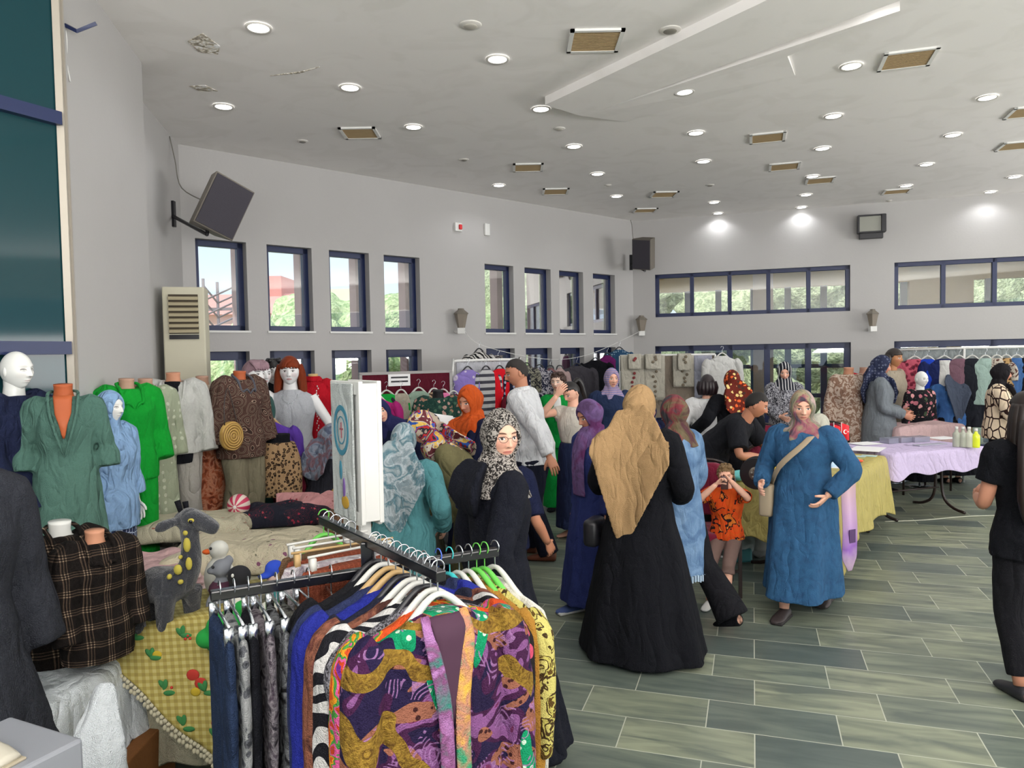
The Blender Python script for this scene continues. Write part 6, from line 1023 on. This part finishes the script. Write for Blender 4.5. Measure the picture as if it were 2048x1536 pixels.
# toys ------------------------------------------------------
gy2 = cloth('charcoal_plush', 'plain', ['2a2c31'], k=1.35, sheen=.4); ym = mat('mustard_felt', '8f8434', .9)
q = at(318, 1250, 2.98); zb = .73; r = empty('giraffe_toy', (q[0]+.01, q[1]+.06, zb), R_(0)); m = M(); s_ = .46/.46
tube(m, [(-.11, .0, .17), (-.05, 0, .185), (.03, 0, .19), (.09, 0, .22)], [.05, .078, .075, .05], 18, 4); tube(m, [(.06, 0, .20), (.10, 0, .27), (.105, 0, .36), (.10, 0, .43)], [.062, .045, .036, .036], 16, 4)
tube(m, [(.055, 0, .445), (.10, 0, .465), (.15, 0, .45), (.205, -.01, .425), (.225, -.01, .415)], [.03, .045, .038, .03, .018], 16, 4)
for x_, y_ in ((-.10, -.045), (.015, -.045), (-.08, .05), (.08, .05)): tube(m, [(x_, y_, .16), (x_-.005, y_*1.15, .06), (x_, y_*1.2, .018), (x_, y_*1.2, .004)], [.046, .034, .034, .022], 12, 3)
tube(m, [(.06, -.035, .46), (.02, -.07, .445), (.0, -.08, .43)], [.018, .024, .008], 8, 3); tube(m, [(.06, .035, .46), (.03, .07, .46)], [.018, .02], 8, 3)
obj('body', m, gy2, r, vox=.007); m = M(); tube(m, [(-.13, 0, .20), (-.17, 0, .16), (-.19, .0, .06)], [.012, .014, .008], 8, 3); obj('tail', m, black, r); m = M(); tube(m, [(.075, -.01, .49), (.06, -.01, .54)], [.010, .012], 8, 1); tube(m, [(.085, .02, .49), (.08, .02, .53)], [.010, .012], 8, 1); obj('horns', m, black, r)
m = M()
for x_, y_, z_, a_, b_ in ((.105, -.034, .36, .016, .032), (.075, -.058, .265, .018, .022), (.115, -.045, .285, .014, .028), (.085, -.052, .315, .008, .009), (.045, -.07, .24, .010, .012), (.085, -.06, .215, .012, .010), (.12, -.02, .32, .012, .02), (.1, -.03, .41, .012, .012)): m.ball((x_, y_, z_), (a_, .012, b_), 10)
obj('spots', m, ym, r); m = M(); m.ball((.125, -.036, .462), (.016, .008, .010), 10); obj('eyelid', m, ym, r); m = M(); m.ball((.127, -.042, .458), (.008, .005, .008), 10); obj('eye', m, mat('glossy_black_eye', '0c0c0e', .1), r); tag(r, 'charcoal plush giraffe with mustard spots standing on the fruit print cloth', 'soft toy')
def plush(px, py, Y, z, label, parts, rz=0, name='plush_toy'):
    q = at(px, py, Y); r = empty(name, (q[0], q[1], z), rz)
    for nm, c, bl in parts:
        m = M()
        for b in bl: m.ball(b[:3], b[3:], 16)
        obj(nm, m, mat('felt_'+c, c, .95, 1.4) if c != 'gb' else m_black, r, vox=0 if len(bl) < 2 or nm in ('eye', 'eyes') else .007)
    return tag(r, label, 'soft toy', 'soft toys on the stall')
plush(437, 1090, 3.35, .73, 'white duck toy with orange beak behind the giraffe', [('body', 'b5b5ae', [(0, 0, .12, .07, .06, .10), (0, 0, .25, .045, .045, .042)]), ('beak', 'b8501c', [(-.045, -.02, .245, .022, .018, .012)]), ('eye', 'gb', [(-.02, -.04, .265, .006, .006, .007)])])
plush(442, 1130, 3.15, .73, 'grey mouse toy with plum waistcoat beside the giraffe neck', [('body', '63666c', [(0, 0, .10, .05, .045, .09), (0, 0, .22, .04, .04, .04), (-.035, -.02, .215, .02, .02, .016), (.03, .01, .25, .022, .012, .026), (-.04, -.02, .06, .022, .03, .05), (.04, -.02, .06, .02, .03, .05)]), ('waistcoat', '3a1c2c', [(0, 0, .13, .055, .05, .045)]), ('eye', 'gb', [(-.02, -.038, .235, .006, .006, .007)])])
plush(478, 1140, 3.10, .73, 'black and white penguin toy', [('body', '141418', [(0, 0, .10, .055, .055, .10), (0, 0, .20, .05, .048, .045)]), ('belly', 'b5b5b0', [(-.005, -.035, .09, .035, .03, .065)]), ('eye', 'b5b5b0', [(-.01, -.047, .215, .006, .006, .008)])])
plush(465, 1170, 2.85, .73, 'green dinosaur toy leaning over the rack rail', [('body', '157a30', [(-.05, 0, .07, .06, .05, .06), (.0, 0, .10, .06, .045, .05), (.05, .0, .15, .05, .035, .03), (-.1, 0, .03, .05, .05, .04)]), ('eye', 'gb', [(.06, -.03, .17, .005, .005, .006)])])
plush(515, 1160, 2.90, .73, 'fluffy white toy next to the green dinosaur', [('body', 'b0b0a8', [(0, 0, .07, .06, .05, .06), (.04, 0, .11, .045, .04, .045)]), ('eye', 'gb', [(.03, -.04, .12, .005, .005, .006)])])
plush(548, 1110, 3.2, .73, 'blue capped toy with teal scarf on the stall', [('face', 'a08a80', [(0, 0, .16, .035, .035, .035)]), ('cap', '1e3a9a', [(0, 0, .20, .042, .042, .038), (-.035, -.03, .175, .03, .025, .012)]), ('body', '256a6a', [(0, 0, .07, .045, .04, .07)])])
plush(604, 1078, 3.15, .73, 'pale grey wrapped toy in clear film', [('body', '9a9aa4', [(0, 0, .16, .05, .045, .05), (-.03, 0, .07, .06, .05, .08)]), ('film', 'b5b5bc', [(0, 0, .19, .035, .03, .04)])])
# fruit print cloth with tasselled edge hanging at the near end of the stall
def W_(px, py, Y): return at(px, py, Y)
TLc, TRc, BRc, BLc = W_(248, 1262, 2.99), W_(470, 1222, 2.92), W_(470, 1545, 2.78), W_(226, 1315, 2.93); r = empty('fruit_print_cloth', TLc); m = M(); nx, ny = 22, 22; V = []
def fc(u, v):
    top = TLc*(1-u)+TRc*u; bot = BLc*(1-u)+BRc*u+np.array([0, 0, -.02*sin(u*pi)]); p = top*(1-v)+bot*v; p = p+np.array([.012*sin(v*3+u*8)*v, -.035*v*(.6+.5*sin(u*11+v*2)), 0]); return p-TLc
for i in range(ny+1):
    for j in range(nx+1): V.append(fc(j/nx, i/ny))
bk = [V[j]+np.array((.02, .10, .0)) for j in range(nx+1)]+[V[j]+np.array((.05, .50, .0)) for j in range(nx+1)]; N = len(V); V = V+bk
F = [(i*(nx+1)+j, (i+1)*(nx+1)+j, (i+1)*(nx+1)+j+1, i*(nx+1)+j+1) for i in range(ny) for j in range(nx)]+[(N+j, j, j+1, N+j+1) for j in range(nx)]+[(N+nx+1+j, N+j, N+j+1, N+nx+2+j) for j in range(nx)]
m.add(V, F); t = NT('yellow_gingham'); sp = t.n('SeparateXYZ', {0: t.oc()}); ck = None
for k_ in (0, 2):
    s1 = t.math('GREATER_THAN', t.math('FRACT', t.math('MULTIPLY', t.math('ADD', sp.outputs[k_], t.math('MULTIPLY', sp.outputs[1], .6)), 34.)), .5); ck = s1 if ck is None else t.math('ADD', ck, s1)
t.color(t.ramp(t.math('MULTIPLY', ck, .5), [(0, lin('84763a', 1.2)), (.4, lin('958846', 1.2)), (.9, lin('a69b62', 1.2))])); t.set('Roughness', .8); t.bump(t.noise(7, 2), .6, .02); o = obj('fabric', m, t.m, r); so = o.modifiers.new('thick', 'SOLIDIFY'); so.thickness = .004
fm = {'leaf': mat('print_green', '2c6a38', .85, 1.3), 'red': mat('print_red', '9a2a20', .85, 1.4), 'lemon': mat('print_lemon', 'a08a20', .85, 1.4)}
ms = {k_: M() for k_ in fm}
def pr_(kind, u, v, a, b, ro=0): p = fc(u, v)+np.array((0, -.004, 0)); ms[kind].ball(p, (a, .005, b), 12, rot=Rm(0, 0, ro))
for u, v in ((.30, .42), (.75, .55), (.55, .12), (.12, .16), (.85, .85), (.45, .70), (.78, .22), (.60, .90)):
    for k_ in range(3): pr_('leaf', u+.035*cos(k_*2.3), v+.03*sin(k_*2.3+1), .024, .011, 50*k_)
for u, v in ((.66, .47), (.72, .52), (.86, .76), (.90, .38)): pr_('red', u, v, .026, .024)
for u, v in ((.60, .145), (.62, .17), (.58, .175), (.50, .66)): pr_('red', u, v, .006, .006)
for u, v in ((.345, .405), (.68, .60), (.9, .62)): pr_('lemon', u, v, .02, .018)
for k_ in fm: obj('%s_print' % {'leaf': 'leaf', 'red': 'apple', 'lemon': 'lemon'}[k_], ms[k_], fm[k_], o, smooth=True, kind='stuff')
m = M()
for i in range(38):
    p = fc(i/37, 1.0); tube(m, [p, p+(0, -.004, -.022)], .002, 5, 1); m.ball(p+(0, -.005, -.03-.006*(i % 2)), (.009, .008, .011), 8); m.ball(p+(.003, -.008, -.008), (.010, .006, .009), 8)
for i in range(6): p = fc(0, i/5); m.ball(p+(-.008, 0, 0), (.014, .008, .014), 8)
obj('tassel_fringe', m, mat('ivory_fringe', 'a39e88', .9, 1.4), r, kind='stuff'); tag(r, 'yellow checked tablecloth with fruit print and ivory tassel fringe', 'tablecloth')
# lower-left corner: white-covered box, carton, cloth and grey box with a cream shoe
q0 = at(100, 1340, 2.55); r = empty('cardboard_box', (-1.95, 2.80, 0)); m = M(); m.box((0, 0, .17), (.95, .60, .34)); obj('carton', m, cloth('brown_cardboard', 'plain', ['6a4526'], k=1.3, fold=0), r, smooth=False, bevel=.006); m = M(); m.box((0, -.305, .17), (.06, .004, .34)); obj('packing_tape', m, mat('brown_tape', '5a3a20', .3), r, smooth=False); tag(r, 'large brown carton under the white cloth in the lower left corner', 'box')
TB = [np.array(v) for v in ((-2.40, 2.62), (-1.62, 2.40), (-1.60, 2.98), (-2.30, 3.45))]; sup = M(); cpt = sum(TB)/4
sup.prism([tuple(v*.96+cpt*.04-cpt) for v in TB], .345, .66); o = obj('storage_crate', sup, mat('grey_crate', '5c5c58', .7), smooth=False, bevel=.008); o.location = (cpt[0], cpt[1], 0); tag(o, 'plain crate standing on the carton and covered by the white cloth', 'crate')
table_cloth('white_cover', TB, .665, .33, cloth('white_cover_cloth', 'plain', ['9a9fa2'], k=1.9), 'white cloth over the crate below the plaid shirts', amp=.03, nf=1.3, seed=12, corner=.12)
m = M(); sweep(m, [tuple(at(212, 1368, 2.5))+(.03, .03), tuple(at(205, 1420, 2.45))+(.055, .035), tuple(at(195, 1490, 2.4))+(.09, .04), tuple(at(195, 1600, 2.38))+(.11, .05)], 24, 4, amp=.10, nf=5); o = obj('hanging_white_cloth', m, cloth('white_cover_cloth', 'plain', []), vox=.01, wr=.01); tag(o, 'bunched end of white cloth hanging in front of the carton', 'cloth')
q = at(2, 1528, 1.62); m = M(); m.box((0, 0, -.20), (.28, .26, .40)); o = obj('grey_box', m, mat('pale_grey_box', '75787e', .4, 1.3), smooth=False, bevel=.008); o.location = (q[0]-.06, q[1]+.05, q[2]-.0); o.rotation_euler.z = R_(-25); gb = o; tag(o, 'shiny pale grey box at the bottom left corner', 'box')
st = M(); st.box((0, 0, (q[2]-.40)/2), (.30, .28, q[2]-.40)); o = obj('stacked_box', st, mat('lower_box', '6a6258', .7), smooth=False); o.location = (q[0]-.06, q[1]+.05, 0); o.rotation_euler.z = R_(-25); tag(o, 'box under the shiny grey box at the bottom left corner', 'box')
m = M(); sweep(m, [(-.09, 0, .03, .035, .03), (-.03, 0, .025, .036, .025), (.04, 0, .016, .04, .016), (.09, 0, .010, .03, .01)], 16, 3, (0, 1, 0)); r = empty('cream_shoe', (q[0]-.06, q[1]+.02, q[2]), R_(-20)); obj('upper', m, mat('cream_leather', '9d998c', .4, 1.4), r); m = M(); m.box((0, 0, .003), (.20, .07, .006)); obj('sole', m, mat('beige_sole', '857d6c', .7), r, smooth=False, bevel=.002); tag(r, 'cream shoe lying on the grey box', 'shoe')
# ---------------------------------------------------------------- racks and lines at the back
# maroon board with garments
qa, qb = at(722, 748, 7.95), at(902, 745, 8.5); r = empty('maroon_display_board', ((qa[0]+qb[0])/2, (qa[1]+qb[1])/2, 0), math.atan2(qb[1]-qa[1], qb[0]-qa[0])); Lb = np.linalg.norm((qb-qa)[:2]); zb = qa[2]; m = M(); m.box((0, .03, zb-.45), (Lb, .03, .9)); obj('panel', m, cloth('maroon_felt', 'plain', ['4f1422'], k=1.4), r, smooth=False)
m = M(); m.box((0, .03, zb), (Lb+.03, .045, .03)); m.box((-Lb/2, .03, zb/2), (.03, .045, zb)); m.box((Lb/2, .03, zb/2), (.03, .045, zb)); obj('frame', m, mat('aluminium_frame', '8d8a88', .4, 1.2), r, smooth=False); m = M(); m.box((-.1, .0, zb-.08), (.26, .008, .13)); s_ = obj('paper_notice', m, m_paper, r, smooth=False)
for i in range(2): l_ = M(); l_.box((-.1, -.008, zb-.05-.045*i), (.20, .002, .018)); obj('notice_line', l_, m_black, s_, smooth=False)
tag(r, 'maroon felt display board with paper notice behind the stall', 'display board'); bz = math.atan2(qb[1]-qa[1], qb[0]-qa[0])
def on_board(px, py, *a, **k):
    t_ = (px-722)/(902-722); p = qa*(1-t_)+qb*t_; return (p[0]+.12*sin(bz), p[1]-.12*cos(bz), zb-.02-(py-748)/1473*8)
GB = 'clothes on the maroon board'
for px, py, mt, kd, W1, L1, sl, lb in [(738, 762, cloth('dark_cardigan', 'plain', ['23232a']), 'shirt', .42, .6, .5, 'dark cardigan at the left end of the maroon board'), (762, 765, cloth('vivid_green_blouse', 'plain', ['149038'], k=1.35), 'shirt', .46, .75, .5, 'vivid green blouse on the maroon board'), (790, 765, cloth('oatmeal_vest', 'plain', ['918b7d']), 'vest', .34, .75, 0, 'oatmeal sleeveless top on the maroon board'), (825, 762, cloth('sage_child_dress', 'plain', ['7f9484'], k=1.4), 'dress', .42, .85, .25, 'sage green dress with gathered skirt on the maroon board'), (856, 765, cloth('brown_tiger_small', 'zebra', ['3a2c24', 'a08870'], 9), 'shirt', .34, .5, .2, 'brown animal print top on the maroon board'), (875, 768, cloth('candy_pink', 'plain', ['c46a92']), 'shirt', .36, .5, .4, 'candy pink top on the maroon board'), (896, 772, cloth('wine_red', 'plain', ['4a1020']), 'shirt', .36, .5, .5, 'wine red top at the right end of the maroon board')]:
    hang(lb, on_board(px, py), bz+R_(random.uniform(-4, 4)), mt, kd, W1, L1, sl, 'white', GB, flare=1.35 if 'dress' in lb else 1, D=.045)
hang('magenta blouse hanging beside the board stand', at(752, 775, 7.4), R_(10), cloth('magenta_blouse', 'plain', ['9a2468'], k=1.35), 'shirt', .40, .7, .5, 'white', GB)
hang('purple top on a pale hanger behind the leopard skirt form', at(537, 818, 6.0), R_(25), cloth('violet_knit', 'plain', ['50348a'], k=1.4), 'shirt', .40, .45, .4, 'wood', GB)
# white pipe rack
pa, pb_ = at(905, 722, 8.9), at(1040, 712, 9.6); r = empty('white_pipe_rack', (pa[0], pa[1], 0)); dv = pb_-pa; m = M(); tube(m, [(0, 0, 0), (0, 0, pa[2]-.12), (dv[0]*.02, dv[1]*.02, pa[2]-.03), (dv[0]*.08, dv[1]*.08, pa[2]), (dv[0]*.92, dv[1]*.92, pa[2]), (dv[0]*.98, dv[1]*.98, pa[2]-.03), (dv[0], dv[1], pa[2]-.12), (dv[0], dv[1], 0)], .018, 8, 2); obj('pipe_frame', m, m_white, r)
m = M(); m.box((dv[0]*.5, dv[1]*.5+.02, pa[2]-.22), (np.linalg.norm(dv[:2])*.9, .02, .40), rz=math.atan2(dv[1], dv[0])); obj('white_sheet', m, cloth('white_sheet_linen', 'plain', []), r, smooth=False); tag(r, 'white pipe rack with rounded corners hung with clothes', 'clothes rack')
GW = 'clothes on the white pipe rack'; rzw = math.atan2(dv[1], dv[0])
for t_, mt, kd, W1, L1, sl, lb in [(.16, cloth('lilac_flower_print', 'rings', ['7a6aa8', 'b0a8b8'], 9), 'vest', .44, .62, 0, 'lilac top with white flowers on the white rack'), (.42, cloth('white_thin_stripe', 'stripes', ['a5a5a5', '3c3c44'], 12), 'shirt', .36, .8, .5, 'white blouse with thin dark stripes on the white rack'), (.62, cloth('scarlet_blouse', 'plain', ['b81420'], k=1.5), 'vest', .38, .85, 0, 'scarlet long blouse with open neck on the white rack'), (.84, cloth('navy_spots', 'dots', ['171a2c', '8d8fa0'], 14), 'shirt', .38, .6, .4, 'navy spotted blouse on the white rack')]:
    p = pa+dv*t_; hang(lb, (p[0]+.05, p[1]-.10, pa[2]-.0), rzw, mt, kd, W1, L1, sl, 'black', GW)
hang('wine red dress hanging low below the white rack', (pb_[0]-.02, pb_[1]-.35, pa[2]-.30), rzw, cloth('maroon_dress', 'plain', ['5c1624']), 'shirt', .44, .7, .3, 'black', GW)
hang('black and white swirl blouse hung above the white rack', at(958, 686, 9.5), rzw, cloth('swirl_black_white', 'zebra', ['131315', 'a9a6a2'], 9), 'shirt', .42, .45, .4, 'black', 'clothes on the line between the lanterns')
# line between the two lanterns
L0 = np.array([*pl(3.95, -.18), at(925, 655, 10.2)[2]]); L1_ = np.array([*pr(.16, -.2), at(1281, 662, 12.8)[2]]); mid = at(1090, 718, 10.9); a1 = at(962, 690, 10.2); a2 = at(1180, 708, 11.7)
pts = [L0, a1, mid, a2, L1_]; m = M(); tube(m, pts, .004, 5, 6); o = obj('clothes_line', m, m_white); tag(o, 'white line sagging between the two lantern lamps', 'line'); GL = 'clothes on the line between the lanterns'
m_line = spline(np.array(pts), 10)
def on_line(px):
    best = min(m_line, key=lambda p: abs(1024+FPX*((p-EYE)@_R)/((p-EYE)@_F)-px)); return best
for px, mt, kd, W1, L1, sl, lb in [(992, cloth('plum_check', 'flecks', ['2c2230', '6a5a60'], 20), 'vest', .28, .35, 0, 'small plum checked top on the line in front of the fifth window'), (1058, cloth('dark_print_a', 'flecks', ['26262a', '7a786a'], 16), 'shirt', .30, .6, .3, 'narrow dark patterned blouse left of the sixth window'), (1082, cloth('navy_link_print', 'flecks', ['1c1f30', '8d8a90'], 18), 'dress', .34, .7, .3, 'navy link print dress before the sixth window'), (1102, cloth('blush_dark', 'plain', ['6a4a4c']), 'shirt', .22, .6, .3, 'narrow brown and blush top on the line'), (1120, cloth('blush_pale', 'plain', ['a08a88']), 'shirt', .22, .5, .3, 'narrow pale blush top on the line'), (1150, cloth('ash_grey_tee', 'plain', ['3c3a40'], k=1.4), 'shirt', .56, .75, .4, 'dark grey wide top on a hanger of the line'), (1190, black, 'dress', .50, .8, .2, 'black sleeveless dress on the line'), (1214, cloth('magenta_plum', 'plain', ['5e1a54'], k=1.4), 'vest', .30, .6, 0, 'magenta plum top on the line'), (1234, cloth('teal_navy_print', 'dots', ['24405a', '8aa0a8'], 26), 'shirt', .44, .6, .2, 'blue printed blouse at the right end of the line')]:
    p = on_line(px); hang(lb, (p[0], p[1]-.02, p[2]-.02), R_(15), mt, kd, W1, L1, sl, 'black', GL)
# towel rail
ta, tb = at(1240, 712, 10.6), at(1430, 706, 10.6); r = empty('towel_rail', (ta[0], ta[1], 0)); dt = tb-ta; m = M(); tube(m, [(0, 0, ta[2]), (dt[0], dt[1], ta[2])], .016, 8, 1)
for x_ in (0, dt[0]): tube(m, [(x_, 0, 0), (x_, 0, ta[2])], .016, 8, 1)
obj('pipe_frame', m, m_white, r); m = M(); m.box((dt[0]/2, .03, ta[2]-.45), (dt[0]*.98, .03, .9)); obj('backing_sheet', m, cloth('taupe_sheet', 'plain', ['857a6e'], k=1.4), r, smooth=False); tag(r, 'white rail with taupe backing sheet carrying towels', 'clothes rack')
def towel(px0, px1, py1, Y, mt, label, motif=None, py0=711, z=0):
    a, b = at(px0, py0, Y), at(px1, py1, Y); w = b[0]-a[0]; h = a[2]-b[2]; r_ = empty('towel', (a[0]+w/2, Y, a[2]+z)); m = M(); n = 12; V = []
    for i in range(n+1):
        for j in range(9): u = j/8-.5; g = i/n; V.append((u*w*(1-.03*g), -.022-.012*g+.010*sin(u*14+g*2)*g, -h*g+.02*(1-abs(2*u))*0))
    for j in range(9): u = j/8-.5; V.append((u*w, .03, -.0))
    for j in range(9): u = j/8-.5; V.append((u*w, .045, -.22))
    N = (n+1)*9; F = [(i*9+j, (i+1)*9+j, (i+1)*9+j+1, i*9+j+1) for i in range(n) for j in range(8)]+[(N+j, j, j+1, N+j+1) for j in range(8)]+[(N+9+j, N+j, N+j+1, N+10+j) for j in range(8)]
    m.add(V, F); o = obj('fabric', m, mt, r_); so = o.modifiers.new('thick', 'SOLIDIFY'); so.thickness = .008
    if motif: 
        q = M(); rn = random.Random(int(px0))
        for k_ in range(motif[1]): q.ball((w*.05*rn.uniform(-2, 3), -.045, -h*motif[2]-k_*.055*h*motif[3]), (.022, .006, .022), 8)
        obj('embroidery', q, motif[0], r_, kind='stuff')
    return tag(r_, label, 'towel', 'towels on the rail')
crm = cloth('cream_towelling', 'plain', ['a09c90'], k=1.45); gr_ = mat('red_thread', '6a2a2c', .9); br_ = mat('brown_thread', '5f5648', .9)
towel(1241, 1290, 790, 10.52, crm, 'large cream towel with red flowers at the left end of the rail', (gr_, 5, .45, 2)); towel(1256, 1282, 738, 10.44, crm, 'small cream guest towel with red corner flower', (gr_, 2, .3, 2), 708)
towel(1288, 1330, 800, 10.52, crm, 'cream towel with diagonal dark embroidery second from the left', (br_, 8, .25, 2)); towel(1290, 1322, 738, 10.44, crm, 'small cream towel with dark sprig, second from the left', (br_, 3, .2, 3), 708)
towel(1345, 1388, 773, 10.52, crm, 'cream towel with brown motif in the middle of the rail', (br_, 5, .5, 2)); towel(1355, 1382, 740, 10.44, crm, 'small cream towel with round brown motif in the middle', (br_, 3, .2, 3), 707)
towel(1387, 1424, 795, 10.52, cloth('grey_lilac_towel', 'plain', ['8d8f9c'], k=1.4), 'grey lilac towel with grey motif at the right end of the rail', (mat('grey_thread', '55565c', .9), 4, .25, 2))
hang('white blouse on a hanging form with orange neck right of the towels', at(1444, 696, 10.3), R_(0), cloth('white_blouse_cloth', 'plain', ['b5b5b2'], k=1.4), 'shirt', .44, .6, .4, 'white', None)
# right-hand rack in front of the back wall
ra, rb = at(1792, 700, 10.3), at(2075, 692, 9.6); r = empty('white_clothes_rail', (ra[0], ra[1], 0)); dv = rb-ra; rzr = math.atan2(dv[1], dv[0]); m = M(); tube(m, [(0, 0, ra[2]), (dv[0], dv[1], rb[2])], .016, 8, 1)
for g in (0, .5, 1): tube(m, [(dv[0]*g, dv[1]*g, 0), (dv[0]*g, dv[1]*g, ra[2])], .016, 8, 1)
obj('pipe_frame', m, m_white, r); m = M(); m.box((dv[0]/2, dv[1]/2+.05, ra[2]-.17), (np.linalg.norm(dv[:2]), .015, .34), rz=rzr); obj('grey_sheet', m, cloth('pale_grey_sheet', 'plain', ['8b9292'], k=1.4), r, smooth=False); tag(r, 'long white rail with grey sheet and clothes before the right back window', 'clothes rack')
GR = 'clothes on the right hand rail'
for px, mt, kd, W1, L1, sl, lb in [(1825, cloth('raspberry_leaf', 'leopard', ['a04a5a', '4a1c28', '6a2434'], 14), 'dress', .50, 1.0, .4, 'raspberry dress with dark leaf print on the right rail'), (1852, cloth('cobalt_blouse', 'plain', ['1c3aa0'], k=1.4), 'shirt', .42, .75, .55, 'cobalt blue blouse on the right rail'), (1886, cloth('navy_white_front', 'plain', ['18204a'], k=1.4), 'shirt', .52, .95, .5, 'navy jacket over a white front on the right rail'), (1916, cloth('mauve_vest', 'plain', ['6a4f5a'], k=1.4), 'vest', .40, .85, 0, 'mauve long vest on the right rail'), (1942, cloth('charcoal_vest', 'plain', ['1d1f26']), 'vest', .42, .9, 0, 'charcoal long vest on the right rail'), (1968, cloth('mint_satin', 'plain', ['8aa098'], k=1.4, rough=.4), 'vest', .40, .6, 0, 'mint satin top on the right rail'), (1990, cloth('cream_brown_spots', 'blobs', ['a39c90', '4a2f2a', 'a39c90'], 14), 'shirt', .34, .4, .2, 'cream blouse with brown spots on the right rail'), (2008, cloth('leopard_print_small', 'leopard', ['a08258', '4a3626', '1d1612'], 30), 'vest', .32, .4, 0, 'leopard print top on the right rail'), (2028, cloth('mid_blue_denim', 'plain', ['3a5a88']), 'shirt', .38, .7, .5, 'mid blue denim shirt on the right rail'), (2046, black, 'shirt', .40, .8, .5, 'black top at the right edge of the rail')]:
    t_ = (px-1792)/(2075-1792); p = ra+dv*t_; o = hang(lb, (p[0], p[1]-.08, ra[2]-.02), rzr+R_(random.uniform(-8, 8)), mt, kd, W1, L1, sl, 'white', GR)
    if 'white front' in lb: m = M(); sweep(m, [(0, -.03, -.13, .07, .03), (0, -.045, -.4, .08, .03), (0, -.045, -.85, .09, .03)], 14, 3); obj('white_front', m, cloth('white_blouse_cloth', 'plain', []), o)
